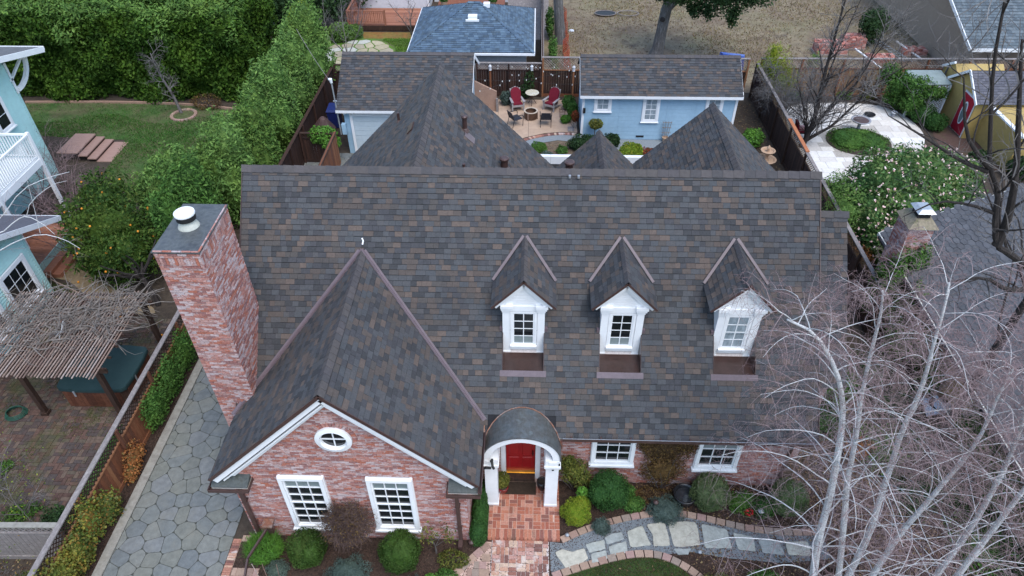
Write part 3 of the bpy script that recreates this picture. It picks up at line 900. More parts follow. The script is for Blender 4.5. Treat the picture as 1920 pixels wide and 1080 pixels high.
for ex, sgn in ((GXR, 1), (GXL, -1)):
    a = V3(ex + sgn * .0, roof_y(GZE) - .02, GZE + .06); b = V3(GX, roof_y(GZ) - .02, GZ + .07)
    obj("valley_flashing", MB().tube([a, b], .04, 6).obox((a + b) / 2 + V3(sgn * .05, -.02, -.035), (b - a) / 2, V3(sgn * .06, .0, .0) + V3(0, .03, .03), V3(0, -.006, .006)), M_mauve, gable_roof)
for ex in (GXR, GXL):
    obj("drip_edge", MB().bar((ex, GY0 - .035, GZE - .035), (GX, GY0 - .035, GZ - .035), .02, .09), M_brown, gable_roof)
rk = MB()
for ex, sgn in ((GXR, 1), (GXL, -1)):
    rk.bar((ex - sgn * .10, GY0 + .03, GZE - .12 + .0), (GX, GY0 + .03, GZ - .17), .05, .17)
    rk.bar((ex - sgn * .30, GY0 + .16, GZE - .17), (GX, GY0 + .16, GZ - .42), .20, .04)
    rk.bar((ex - sgn * .42, 10.17, GZE - .18), (GX, 10.17, GZ - .52), .05, .15)
obj("rake_board", rk, M_white, gable_roof)

# ---- walls
wl = MB()
wl.extrude([(-7.6, 12.46, 0), (-7.6, 20.96, 0), (-7.6, 20.96, 3.2), (-7.6, 16.58, 7.7), (-7.6, 12.46, 2.9)], (15.0, 0, 0))
wl.box(-1.58, 12.215, 0, -.78, 12.45, 3.0); wl.box(.36, 12.215, 0, 7.4, 12.45, 3.0); wl.box(-.78, 12.215, 2.5, .36, 12.45, 3.0)
body = obj("wall", wl, M_mortar, house)
def front_iv(v):
    z = v
    ivs = [(0, 8.98)]
    x0 = -1.58
    for a, b, c, d in ((-.80, .38, 0, 2.6), (1.82, 3.06, 1.0, 2.9), (4.83, 6.05, .9, 2.9)):
        if c < z < d: ivs = sub_iv(ivs, a - x0, b - x0)
    return ivs
brick_plane(BRP, body, (-1.58, 12.21, 0.02), (1, 0, 0), (0, 0, 1), 2.78, front_iv)
mb = MB().box(-1.4, 11.72, 2.73, 7.6, 12.2, 2.76)
obj("soffit", mb, M_offwhite, house)
mb = MB()
mb.box(.93, 11.60, 2.78, 7.78, 11.62, 2.90); mb.box(.93, 11.62, 2.78, 7.78, 11.70, 2.80)
for i in range(9):
    mb.box(1.15 + i * .8, 11.585, 2.885, 1.19 + i * .8, 11.70, 2.905)
obj("gutter", mb, M_brown, house)
mb = MB().box(.93, 11.595, 2.896, 7.78, 11.612, 2.908)
obj("gutter_lip", mb, M_steel, house)

gw = MB()
gw.extrude([(-7.7, 10.215, 0), (-1.6, 10.215, 0), (-1.6, 10.215, 3.4), (-4.63, 10.215, 6.40), (-7.7, 10.215, 3.4)], (0, 2.2, 0))
gwall = obj("gable_wall", gw, M_mortar, house)
OVX, OVZ, OVR = -4.67, 4.62, .45
def gable_iv(v):
    z = v + .02
    a, b = -7.7, -1.6
    if z > 3.0:
        hw = (6.3 - z) / .986
        a, b = max(a, GX - hw), min(b, GX + hw)
        if b <= a: return []
    ivs = [(a + 7.7, b + 7.7)]
    for x0, x1, c, d in ((-6.40, -5.24, .56, 3.03), (-4.12, -2.94, .56, 3.03)):
        if c < z < d: ivs = sub_iv(ivs, x0 + 7.7, x1 + 7.7)
    dz = z - OVZ
    if abs(dz) < OVR + .13:
        h = math.sqrt((OVR + .13) ** 2 - dz * dz)
        ivs = sub_iv(ivs, OVX - h + 7.7, OVX + h + 7.7)
    return ivs
brick_plane(BRP, gwall, (-7.7, 10.21, .02), (1, 0, 0), (0, 0, 1), 6.4, gable_iv)
brick_plane(BRP, gwall, (-1.6, 10.21, .02), (0, 1, 0), (0, 0, 1), 3.0, lambda v: [(0, 1.95)])
for k in range(40):
    t = 2 * PI * k / 40
    e = V3(math.cos(t), 0, math.sin(t)); tg = V3(-math.sin(t), 0, math.cos(t))
    BRP.put(gwall, V3(OVX, 10.21, OVZ) + e * (OVR + .005) - tg * .034, e * .115, tg * .066, V3(0, -1, 0) * RND.uniform(.028, .042))
for x0 in (-6.40, -4.13):
    for k in range(17):
        BRP.put(gwall, V3(x0 + k * .07, 10.21, .555), V3(.06, 0, 0), V3(0, -.0, .105), V3(0, -RND.uniform(.05, .07), -.01))
for x0, zz in ((1.82, .94), (4.83, .84)):
    for k in range(17):
        BRP.put(body, V3(x0 + k * .073, 12.21, zz - .1), V3(.062, 0, 0), V3(0, 0, .105), V3(0, -RND.uniform(.05, .07), -.01))
RG = {5: M_greyglass, 3: M_glass}
for x0 in (-6.40, -4.12):
    w = window_on(house, (x0, 10.2, .66), (1, 0, 0), (0, -1, 0), 1.17, 2.36, 3, 6, cas=.10, depth=.12, rowglass=RG, meet=3, sill=.06)
w = window_on(house, (1.83, 12.205, 1.06), (1, 0, 0), (0, -1, 0), 1.22, 1.68, 3, 4, cas=.10, depth=.12, sill=.07)
w = window_on(house, (4.83, 12.205, .94), (1, 0, 0), (0, -1, 0), 1.22, 1.78, 3, 4, cas=.10, depth=.12, sill=.07, rowglass={2: M_greyglass})
# round window in the gable
fr = MB()
n = 40
for (r0, r1, d0, d1) in ((.335, .45, .0, .11), (.30, .345, .0, .06)):
    vs, fs = [], []
    for k in range(n):
        t = 2 * PI * k / n
        for r, d in ((r0, d0), (r0, d1), (r1, d1 - .03), (r1, d0)):
            vs.append((OVX + r * math.cos(t), 10.2 - d, OVZ + r * math.sin(t)))
    for k in range(n):
        k2 = (k + 1) % n
        for q in range(4):
            q2 = (q + 1) % 4
            fs.append((k * 4 + q, k2 * 4 + q, k2 * 4 + q2, k * 4 + q2))
    fr.add(vs, fs)
rw = obj("round_window", fr, M_white, house)
mb = MB().box(OVX - .32, 10.165, OVZ - .014, OVX + .32, 10.185, OVZ + .014).box(OVX - .014, 10.163, OVZ - .32, OVX + .014, 10.183, OVZ + .32)
obj("sash", mb, M_white, rw)
for qx in (0, 1):
    for qz in (0, 1):
        pts = [(OVX, 10.188, OVZ)] + [(OVX + .315 * math.cos(t), 10.188, OVZ + .315 * math.sin(t)) for t in np.linspace((qx + 2 * qz) * PI / 2, (qx + 2 * qz + 1) * PI / 2, 9)]
        obj("pane", MB().extrude(pts, (0, .006, 0)), M_glass, rw)

M_returnroof = mat('dark_return_metal', [(.04, .05, .05), (.07, .08, .078), (.05, .055, .045)], rough=.6, scale=5, mottle=.3)
# eave returns and downspouts of the gable
for sx, xa, xb in ((-1, -8.06, -7.12), (1, -2.0, -1.22)):
    mb = MB()
    mb.box(xa, 9.90, 2.80, xb, 10.2, 2.87)
    obj("eave_return", mb, M_offwhite, house)
    mb = MB()
    mb.hexa([(xa, 9.88, 2.875), (xb, 9.88, 2.875), (xb, 10.2, 2.875), (xa, 10.2, 2.875), (xa, 9.88, 2.90), (xb, 9.88, 2.90), (xb, 10.2, 3.03), (xa, 10.2, 3.03)])
    obj("return_roof", mb, M_returnroof, house)
    mb = MB()
    g0, g1 = xa - .05, xb + .05
    mb.box(g0, 9.77, 2.80, g1, 9.785, 2.90); mb.box(g0, 9.785, 2.80, g1, 9.875, 2.815)
    if sx < 0:
        mb.box(xb + .03, 9.785, 2.80, xb + .05, 10.19, 2.90); mb.box(g0, 9.785, 2.80, g0 + .02, 12.15, 2.92)
        mb.box(-8.19, 12.15, 2.78, -8.05, 12.17, 2.92); mb.box(-8.11, 9.78, 2.78, -8.06, 12.15, 2.80)
    else:
        mb.box(xa - .05, 9.785, 2.80, xa - .03, 10.19, 2.90); mb.box(-1.16, 9.80, 2.96, -1.14, 11.7, 3.12); mb.box(-1.24, 9.80, 2.96, -1.16, 11.7, 2.98)
    obj("gutter", mb, M_brown, house)
for x, xo in ((-7.50, -7.6), (-1.83, -1.75)):
    mb = MB().box(x - .05, 10.05, .25, x + .05, 10.13, 2.78).box(x - .06, 9.85, .06, x + .06, 10.12, .25)
    for zz in (.8, 1.9):
        mb.box(x - .065, 10.04, zz, x + .065, 10.2, zz + .03)
    obj("downspout", mb, M_brown, house)

obj("downspout", MB().box(7.36, 12.06, .02, 7.44, 12.14, 2.8).box(7.35, 11.66, 2.70, 7.45, 12.14, 2.78), M_brown, house)

# ---- chimney
ch = MB().box(-8.488, 12.192, 0, -7.472, 14.02, 8.67)
chim = obj("chimney", ch, M_mortar, house)
def chim_iv(v):
    return [(0, 1.04)]
brick_plane(BRP, chim, (-8.5, 12.19, .02), (1, 0, 0), (0, 0, 1), 8.28, chim_iv, depth=.014)
def chim_iv_r(v):
    yb = min(14.02, roof_y(v + .25))
    return [(0, yb - 12.18)] if yb > 12.25 else []
brick_plane(BRP, chim, (-7.474, 12.18, .02), (0, 1, 0), (0, 0, 1), 8.28, chim_iv_r, depth=.014)
brick_plane(BRP, chim, (-8.486, 14.02, .02), (0, -1, 0), (0, 0, 1), 8.28, lambda v: [(0, 1.84)] if v > 3 else [], depth=.014)
for k in range(15):
    BRP.put(chim, V3(-8.5 + k * .0695, 12.19, 8.31), V3(.06, 0, 0), V3(0, 0, .205), V3(0, -RND.uniform(.014, .026), 0))
for k in range(27):
    BRP.put(chim, V3(-7.474, 12.18 + k * .0685, 8.31), V3(0, .06, 0), V3(0, 0, .205), V3(RND.uniform(.014, .026), 0, 0))
brick_plane(BRP, chim, (-8.5, 12.19, 8.53), (1, 0, 0), (0, 0, 1), .2, chim_iv, depth=.03)
brick_plane(BRP, chim, (-7.474, 12.18, 8.53), (0, 1, 0), (0, 0, 1), .2, lambda v: [(0, 1.84)], depth=.03)
obj("chimney_cap", MB().box(-8.54, 12.14, 8.675, -7.43, 14.06, 8.705), M_chimcap, chim)
FX, FY = -8.05, 13.16
obj("flue_base", MB().lathe([(.25, 8.706), (.24, 8.73), (.17, 8.86), (.17, 8.9)], (FX, FY, 0), 24), M_flue, chim, smooth=False)
obj("flue_collar", MB().lathe([(.21, 8.90), (.225, 8.91), (.225, 9.04), (.2, 9.05)], (FX, FY, 0), 24), M_dark, chim)
obj("flue_lid", MB().lathe([(.235, 9.04), (.24, 9.06), (.235, 9.10), (.19, 9.125), (.02, 9.13)], (FX, FY, 0), 24), M_white, chim)

# ---- dormers
for c in DORM:
    d = MB()
    d.box(c - .56, NY1 + .02, 4.12, c + .56, 14.9, 5.96)
    d.extrude([(c - .70, NY1 + .02, 5.96), (c + .70, NY1 + .02, 5.96), (c, NY1 + .02, 6.74)], (0, .8, 0))
    dm = obj("dormer", d, M_white, house)
    tr = MB()
    for s in (-1, 1):
        xa, xb = sorted((c + s * .37, c + s * .565))
        tr.box(xa, NY1 - .04, 4.22, xb, NY1 + .02, 5.70)
        tr.box(xa - .012, NY1 - .055, 4.14, xb + .012, NY1 + .02, 4.22)
        tr.box(xa - .015, NY1 - .06, 5.70, xb + .015, NY1 + .02, 5.78)
        tr.box(xa - .035, NY1 - .085, 5.78, xb + .05, NY1 + .02, 5.86)
        tr.box(xa - .05, NY1 - .11, 5.86, xb + .08, NY1 + .02, 5.955)
    tr.box(c - .36, NY1 - .03, 5.72, c + .36, NY1 + .02, 5.90)
    obj("pilaster", tr, M_white, dm)
    rk = MB()
    for s in (-1, 1):
        rk.bar((c + s * .76, NY1 - .07, 5.93), (c, NY1 - .07, 6.72), .09, .10)
        rk.bar((c + s * .60, NY1 - .035, 5.93), (c, NY1 - .035, 6.60), .05, .07)
    obj("rake_board", rk, M_white, dm)
    for k in range(6):
        z0 = 5.93 + k * .095
        hw = (6.62 - z0 - .05) * .9 - .03
        if hw < .06: break
        piece("siding_board", M_white, framem((c - hw, NY1 + .018, z0), (2 * hw, 0, 0), (0, -.012, .0), (0, -.008, .09)), dm)
    window_on(dm, (c - .335, NY1 + .0, 4.50), (1, 0, 0), (0, -1, 0), .67, 1.24, 2, 4, cas=.05, depth=.05, sill=0, mun=.02, glass=M_paleglass if c > 5 else M_glass,
              rowglass=None if c > 5 else {0: M_greyglass}) if False else None
    # window pieces straight under the dormer
    def bx(mb, a0, a1, b0, b1, c0, c1): mb.box(c + a0, NY1 + c0, b0, c + a1, NY1 + c1, b1)
    f = MB(); z0, z1 = 4.46, 5.70
    bx(f, -.36, -.295, z0, z1, -.03, .02); bx(f, .295, .36, z0, z1, -.03, .02); bx(f, -.295, .295, z1 - .05, z1, -.028, .02)
    obj("window_frame", f, M_white, dm)
    s = MB()
    bx(s, -.295, -.255, z0, z1 - .05, -.012, .02); bx(s, .255, .295, z0, z1 - .05, -.012, .02); bx(s, -.255, .255, z0, z0 + .045, -.012, .02); bx(s, -.255, .255, z1 - .09, z1 - .05, -.012, .02)
    bx(s, -.012, .012, z0 + .045, z1 - .09, -.008, .02)
    for j in (1, 2, 3):
        zz = z0 + .045 + (z1 - z0 - .135) * j / 4
        bx(s, -.255, .255, zz - .011, zz + .011, -.006, .02)
    obj("sash", s, M_white, dm)
    gm = M_paleglass if c > 5 else M_glass
    for i in (0, 1):
        for j in range(4):
            hh = (z1 - z0 - .135) / 4
            piece("pane", M_greyglass if (j == 0 and c < 5) else gm, boxm(c - .255 + i * .255, NY1 + .004, z0 + .045 + j * hh, c + i * .255, NY1 + .019, z0 + .045 + (j + 1) * hh), dm)
    sl = MB(); bx(sl, -.365, .365, 4.30, 4.46, -.05, .02); bx(sl, -.365, .365, 4.42, 4.46, -.10, -.05)
    obj("sill", sl, M_white, dm)
    # roof of the dormer
    RZ, EZ, HW, Y0 = 6.87, 5.97, .83, NY1 - .15
    rf = MB()
    for s in (-1, 1):
        nn = unit((s * (RZ - EZ), 0, HW))
        A = [(c, Y0, RZ), (c, roof_y(RZ) + .15, RZ), (c + s * HW, roof_y(EZ) + .15, EZ), (c + s * HW, Y0, EZ)]
        if s < 0: A = [A[3], A[2], A[1], A[0]]
        slab_quad(rf, *A, .05, nn)
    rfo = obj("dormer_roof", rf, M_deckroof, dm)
    Ld = math.hypot(HW, RZ - EZ)
    for s in (-1, 1):
        def iv(v, s=s):
            return [(0, roof_y(EZ + v * (RZ - EZ) / Ld) + .05 - Y0)]
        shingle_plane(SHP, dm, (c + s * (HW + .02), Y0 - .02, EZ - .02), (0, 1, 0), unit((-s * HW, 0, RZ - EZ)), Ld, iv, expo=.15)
    caps_along(dm, (c, Y0 - .03, RZ + .028), (c, roof_y(RZ) - .03, RZ + .028), (HW, 0, -(RZ - EZ)), (-HW, 0, -(RZ - EZ)), .125, .19, M_cap)
    fl = MB()
    for s in (-1, 1):
        a = V3(c + s * (HW + .03), roof_y(EZ) - .04, EZ + .06); b = V3(c + s * .04, roof_y(RZ) - .04, RZ + .05)
        obj("valley_flashing", MB().bar(a, b, .075, .05, up=NM), M_mauve, dm)
        obj("step_flashing", MB().box(c + s * .60 - .05, NY1 - .03, roof_z(NY1) + .0, c + s * .60 + .05, NY1 + .06, roof_z(NY1) + .12), M_mauve, dm)
    de = MB()
    for s in (-1, 1):
        de.bar((c + s * (HW + .015), Y0 - .03, EZ - .02), (c, Y0 - .03, RZ - .02), .015, .06)
    obj("drip_edge", de, M_brown, dm)
    ap = MB()
    ap.hexa([(c - .565, NY0, 4.02), (c + .565, NY0, 4.02), (c + .565, NY1 + .02, 4.02), (c - .565, NY1 + .02, 4.02), (c - .565, NY0, 4.135), (c + .565, NY0, 4.135), (c + .565, NY1 + .02, 4.185), (c - .565, NY1 + .02, 4.185)])
    for s in (-1, 1):
        xa, xb = sorted((c + s * .553, c + s * .568))
        ap.extrude([(xa, NY0, 4.12), (xa, NY1 + .02, 4.17), (xa, NY1 + .02, roof_z(NY1) + .03), (xa, NY0, roof_z(NY0) + .03)], (xb - xa, 0, 0))
    obj("apron", ap, M_apron, dm)
    lp = MB()
    slab_quad(lp, (c - .63, NY0 - .10, roof_z(NY0 - .10) + .035), (c + .63, NY0 - .10, roof_z(NY0 - .10) + .035), (c + .63, NY0 + .01, roof_z(NY0) + .05), (c - .63, NY0 + .01, roof_z(NY0) + .05), .02, NM)
    obj("apron_lip", lp, M_mauve, dm)

# ---- entrance porch
PX0 = -.165
st = MB().box(-1.10, 10.26, -.1, .94, 12.2, .118)
stoop = obj("stoop", st, M_pathmortar, house)
PBP = Pieces("paving_brick", M_pathbrick, BR_V, BR_F)
cell = .232
for i in range(8):
    for j in range(6):
        x, y = -.98 + i * cell, 10.52 + j * cell
        ww = min(cell, .80 - x)
        if ww < .06: continue
        if (i + j) % 2:
            for k in (0, 1):
                PBP.put(stoop, V3(x + .006, y + k * cell / 2 + .006, .112), V3(ww - .014, 0, 0), V3(0, cell / 2 - .016, 0), V3(0, 0, RND.uniform(.012, .02)))
        else:
            for k in (0, 1):
                if k * cell / 2 + cell / 2 > ww + .01: continue
                PBP.put(stoop, V3(x + k * cell / 2 + .006, y + .006, .112), V3(cell / 2 - .016, 0, 0), V3(0, cell - .014, 0), V3(0, 0, RND.uniform(.012, .02)))
for k in range(18):
    PBP.put(stoop, V3(-1.09 + k * .1135, 10.205, .02), V3(.10, 0, 0), V3(0, .30, 0), V3(0, 0, RND.uniform(.106, .114)))
for k in range(15):
    for xx in (.80,):
        PBP.put(stoop, V3(xx, 10.53 + k * .112, .112), V3(.14, 0, 0), V3(0, .098, 0), V3(0, 0, RND.uniform(.012, .02)))
    PBP.put(stoop, V3(-1.09, 10.53 + k * .112, .112), V3(.105, 0, 0), V3(0, .098, 0), V3(0, 0, RND.uniform(.012, .02)))
for s in (-1, 1):
    cx = PX0 + s * .845
    cm = MB().box(cx - .175, 11.26, .13, cx + .175, 11.60, 2.06).box(cx - .19, 11.245, .13, cx + .19, 11.615, .22)
    col_ = obj("porch_column", cm, M_white, house)
    cp = MB().box(cx - .20, 11.20, 2.06, cx + .20, 11.64, 2.12).box(cx - .225, 11.17, 2.12, cx + .225, 12.2, 2.20).box(cx - .20, 11.20, 2.20, cx + .20, 12.2, 2.42).box(cx - .10, 11.185, 2.24, cx + .10, 11.2, 2.38)
    obj("column_capital", cp, M_white, col_)
sofp = MB()
# barrel roof, outer radius 1.06 x .95
def arch(r, hgt, y0, y1, t, n=28, zb=2.44):
    vs, fs = [], []
    for k in range(n + 1):
        a = PI * k / n
        for rr, hh in ((r, hgt), (r - t, hgt - t)):
            for y in (y0, y1):
                vs.append((PX0 + rr * math.cos(a), y, zb + hh * math.sin(a)))
    for k in range(n):
        b, d = k * 4, (k + 1) * 4
        fs += [(b, b + 1, d + 1, d), (b + 2, d + 2, d + 3, b + 3), (b, d, d + 2, b + 2), (b + 1, b + 3, d + 3, d + 1)]
    fs += [(0, 2, 3, 1), (n * 4, n * 4 + 1, n * 4 + 3, n * 4 + 2)]
    return vs, fs
obj("barrel_roof", MB().add(*arch(1.075, 1.0, 11.19, 12.5, .035)), M_copper, house, smooth=False)
obj("porch_arch", MB().add(*arch(1.035, .962, 11.215, 11.30, .19)), M_white, house)
obj("porch_vault", MB().add(*arch(.90, .80, 11.30, 12.2, .03)), M_white, house)
fl = MB()
for k in range(17):
    a0, a1 = PI * k / 17, PI * (k + 1) / 17
    p = [V3(PX0 + 1.10 * math.cos(a), 0, 2.44 + 1.02 * math.sin(a)) for a in (a0, a1)]
    for q in p: q[1] = max(roof_y(q[2]) - .03, 11.60)
    fl.tube(p, .017, 5)
obj("barrel_flashing", fl, M_newcopper, house)
mb = MB().hexa([(-1.34, 11.42, 2.55), (-1.19, 11.42, 2.55), (-1.14, 11.95, 2.9), (-1.34, 11.95, 3.0), (-1.33, 11.42, 2.72), (-1.17, 11.42, 2.66), (-1.13, 11.95, 3.12), (-1.30, 11.95, 3.24)])
obj("valley_spout", mb, M_newcopper, house)
# door
dr = MB().box(-.635, 12.33, .34, .215, 12.38, 2.44)
door = obj("front_door", dr, M_redpaint, house)
for i in (0, 1):
    for (za, zb) in ((.50, 1.02), (1.12, 1.72), (1.82, 2.32)):
        x0 = -.555 + i * .385
        m = MB()
        m.hexa([(x0, 12.328, za), (x0 + .31, 12.328, za), (x0 + .31, 12.328, zb), (x0, 12.328, zb), (x0 + .03, 12.312, za + .03), (x0 + .28, 12.312, za + .03), (x0 + .28, 12.312, zb - .03), (x0 + .03, 12.312, zb - .03)])
        obj("door_panel", m, M_redpaint, door)
obj("door_handle", MB().box(.135, 12.29, 1.12, .165, 12.33, 1.34).tube([(.15, 12.285, 1.2), (.15, 12.26, 1.25), (.15, 12.285, 1.32)], .012, 6), M_dark, door)
jb = MB().box(-.78, 12.19, .13, -.645, 12.38, 2.5).box(.225, 12.19, .13, .36, 12.38, 2.5).box(-.645, 12.2, 2.44, .225, 12.38, 2.5)
obj("door_frame", jb, M_white, house)
obj("threshold", MB().box(-.64, 12.27, .29, .22, 12.34, .335).box(-.64, 12.25, .29, .22, 12.27, .30), M_brass, house)
obj("door_step", MB().box(-.645, 12.06, .13, .225, 12.30, .285), M_darkwood, house)
for s, x in ((-1, -1.04), (1, .80)):
    mb = MB()
    if s < 0:
        mb.box(-.99, 11.13, 2.42, -.93, 11.20, 2.5).tube([(-.96, 11.12, 2.46), (-.94, 11.02, 2.40), (-.90, 10.98, 2.34)], .035, 8).tube([(-.97, 11.08, 2.48), (-.98, 11.05, 2.60)], [.02, .035], 8)
        mb.tube([(-1.28, 11.12, 2.13), (-1.12, 11.12, 2.19), (-.99, 11.12, 2.17)], [.02, .04, .028], 8)
    else:
        mb.box(.84, 11.16, 2.28, .88, 11.20, 2.34).tube([(.66, 11.13, 2.12), (.72, 11.13, 2.13)], .02, 6)
    obj("security_lamp", mb, M_dark, house)

# ---- rear wings seen over the ridge
def wing(xc, zr, hw, ze, y1, ylow):
    w = MB()
    zs = zr - ze
    for s in (-1, 1):
        nn = unit((s * zs, 0, hw))
        A = [(xc, 16.6, zr), (xc, y1, zr), (xc + s * hw, y1, ze), (xc + s * hw, 16.6, ze)]
        if s < 0: A = [A[3], A[2], A[1], A[0]]
        slab_quad(w, *A, .08, nn)
    part = obj("rear_roof", w, M_deckroof, house)
    Lw = math.hypot(hw, zs)
    for s in (-1, 1):
        def iv(v):
            z = ze + v * zs / Lw
            ya = max(16.6, 16.58 + (8.2 - z) / .62 - 1.2)
            if z > 6.5: ya = max(16.6, min(ya, 17.4))
            return [(ya - 16.6, y1 - 16.6)] if ya < y1 else []
        shingle_plane(SHP, part, (xc + s * hw, 16.6, ze), (0, 1, 0), unit((-s * hw, 0, zs)), Lw, iv)
    caps_along(part, (xc, ylow, zr + .03), (xc, y1 + .02, zr + .03), (hw, 0, -zs), (-hw, 0, -zs), .20, .24, M_cap)
    wm = MB().extrude([(xc - hw + .4, y1 - .35, 0), (xc + hw - .4, y1 - .35, 0), (xc + hw - .4, y1 - .35, ze + .25), (xc, y1 - .35, zr - .15), (xc - hw + .4, y1 - .35, ze + .25)], (0, -(y1 - .4 - 20.9), 0))
    obj("rear_wall", wm, M_palewall, house)
    return part
w1 = wing(-3.47, 7.5, 4.46, 3.0, 25.05, 16.9)
w2 = wing(2.62, 4.78, 1.75, 3.0, 25.03, 21.0)
w3 = wing(6.86, 6.0, 3.1, 3.0, 25.04, 19.5)
# right lower wing
ex = MB()
EY, EZR = 15.95, 7.36
slab_quad(ex, (XR + .03, EY - 3.2, EZR - 3.2 * SL), (8.55, EY - 3.2, EZR - 3.2 * SL), (8.55, EY, EZR), (XR + .03, EY, EZR), .08, NM)
slab_quad(ex, (XR + .03, EY + .003, EZR), (8.55, EY + .003, EZR), (8.55, EY + 4.0, EZR - 4 * SL), (XR + .03, EY + 4.0, EZR - 4 * SL), .08, (0, SL, 1))
side = obj("side_roof", ex, M_deckroof, house)
shingle_plane(SHP, side, (XR + .03, EY - 3.2, EZR - 3.2 * SL), (1, 0, 0), VM, 3.2 * math.hypot(1, SL), lambda v: [(0, .76)])
caps_along(side, (XR + .03, EY, EZR + .03), (8.57, EY, EZR + .03), (0, -1, -SL), (0, 1, -SL), .17, .26, M_cap)
obj("side_wall", MB().box(7.41, 13.2, 0, 8.35, 18.6, 3.9), M_brick, house)

# roof vents
def vent(px, py, pz, r, h, capd):
    m = MB().lathe([(r * 1.9, 0), (r * 1.2, .12), (r, .14), (r, h), (r * 1.35, h + .005), (r * 1.35, h + .06), (r * .9, h + .09)] if capd else [(r * 2.2, 0), (r, .1), (r, h)], (px, py, pz), 12)
    obj("roof_vent", m, M_brown, house)
vent(-4.93, 23.33, 6.0, .05, .38, False)
vent(-2.37, 22.04, 6.36, .085, .52, True)
vent(-1.0, 21.76, 5.0, .13, .42, True)
vent(-2.22, 19.67, 6.2, .05, .30, False)
vent(1.21, 20.0, 5.9, .13, .46, True)
mb = MB().obox((-4.12, 21.3, 6.87), (.09, 0, .09), (0, .26, 0), (-.03, 0, .03))
obj("roof_louvre", mb, M_brown, house)
mb = MB().obox((-2.2, 21.85, 6.24), (.16, 0, -.16), (0, .2, 0), (.01, 0, .01))
obj("vent_flashing", mb, M_mauve, house)
for x in (1.02, 1.26):
    obj("ridge_bracket", MB().box(x - .03, YR - .22, ZR - .10, x + .03, YR - .14, ZR - .03), M_steel, house)
mb = MB().tube([(-4.62, 15.13, 6.68), (-4.60, 15.2, 6.76), (-4.64, 15.26, 6.80)], .022, 6)
obj("ridge_hook", mb, M_white, house)

SHP.flush(house, "shingles", 300)
BRP.flush(house, "bricks", 300)
PBP.flush(house, "paving_bricks", 290)

# ================================================================== ground and front garden
struct("ground", MB().add([(-420, -60, 0), (420, -60, 0), (420, 700, 0), (-420, 700, 0)], [(0, 1, 2, 3)]), M_soil)

# ---- driveway of stamped stones
DX0, DX1, DY0, DY1 = -11.52, -8.30, 5.5, 31.2
drive = struct("driveway", MB().box(DX0, DY0, -.05, DX1, DY1, .018), M_drivejoint)
def clip_half(poly, p, n):
    out = []
    for i in range(len(poly)):
        a, b = poly[i], poly[(i + 1) % len(poly)]
        da, db = (a - p) @ n, (b - p) @ n
        if da <= 0: out.append(a)
        if (da < 0 < db) or (db < 0 < da):
            out.append(a + (b - a) * (da / (da - db)))
    return out
def voronoi_cells(x0, x1, y0, y1, sx, sy, jit, rnd):
    pts = []
    ny, nx = int((y1 - y0) / sy) + 3, int((x1 - x0) / sx) + 3
    for j in range(-1, ny):
        for i in range(-1, nx):
            pts.append(np.array([x0 + (i + .5 * (j % 2) + rnd.uniform(-jit, jit)) * sx, y0 + (j + rnd.uniform(-jit, jit)) * sy]))
    cells = []
    for p in pts:
        if not (x0 - sx < p[0] < x1 + sx and y0 - sy < p[1] < y1 + sy): continue
        poly = [np.array(q, float) for q in ((x0, y0), (x1, y0), (x1, y1), (x0, y1))]
        for q in pts:
            if q is p: continue
            if abs(q[0] - p[0]) > 3 * sx or abs(q[1] - p[1]) > 3 * sy: continue
            poly = clip_half(poly, (p + q) / 2, q - p)
            if len(poly) < 3: break
        if len(poly) >= 3 and max(np.ptp([q[0] for q in poly]), np.ptp([q[1] for q in poly])) > .08 and min(np.ptp([q[0] for q in poly]), np.ptp([q[1] for q in poly])) > .03:
            cells.append((p, poly))
    return cells
def stone_mesh(poly, shrink, z0, z1, bev=.012, sm=1):
    c = sum(poly) / len(poly)
    P = []
    for q in poly:
        d = c - q; l = np.linalg.norm(d)
        P.append(q + d / (l + 1e-9) * shrink)
    if sm:
        P = [np.array(q) for q in smooth_closed(P, sm)]
    n = len(P)
    top = [q + (c - q) / (np.linalg.norm(c - q) + 1e-9) * bev for q in P]
    return MB().add([(q[0], q[1], z0) for q in P] + [(q[0], q[1], z1 - bev * .6) for q in P] + [(q[0], q[1], z1) for q in top],
                    [(i, (i + 1) % n, n + (i + 1) % n, n + i) for i in range(n)] + [(n + i, n + (i + 1) % n, 2 * n + (i + 1) % n, 2 * n + i) for i in range(n)] + [tuple(range(2 * n, 3 * n))])
def round_poly(poly, cut=.16):
    """knock the corners off and make the edges wander a little"""
    out = []
    n = len(poly)
    for i in range(n):
        p, a, b = poly[i], poly[i - 1], poly[(i + 1) % n]
        la, lb = np.linalg.norm(a - p), np.linalg.norm(b - p)
        c = min(.045, la * .3, lb * .3)
        out += [p + (a - p) / (la + 1e-9) * c, p + (b - p) / (lb + 1e-9) * c]
    return out
rv = random.Random(5)
rest = MB()
for p, poly in voronoi_cells(DX0, DX1, DY0, DY1, .50, .44, .34, rv):
    if len(poly) < 3: continue
    poly = round_poly(poly)
    m = stone_mesh(poly, .009, 0, .030 + rv.uniform(-.003, .003), .007, 0)
    if p[1] < 16.5:
        obj("paving_stone", m, M_drivestone, drive)
    else:
        rest.add(m.v, m.f)
obj("paving_stones", rest, M_drivestone, drive, kind="stuff")
kb = MB()
y = DY0
kerb = struct("kerb", MB().box(-11.80, DY0, -.05, -11.53, 26.0, .06), M_concrete)
bed = [(-12.18, 5.5), (-11.80, 5.5), (-11.80, 26), (-12.18, 26)]
struct("fence_bed", sheet(bed, .012), M_mulch)
chips("mulch_chips", scatter(bed, 9000), .022, M_chips, .016)

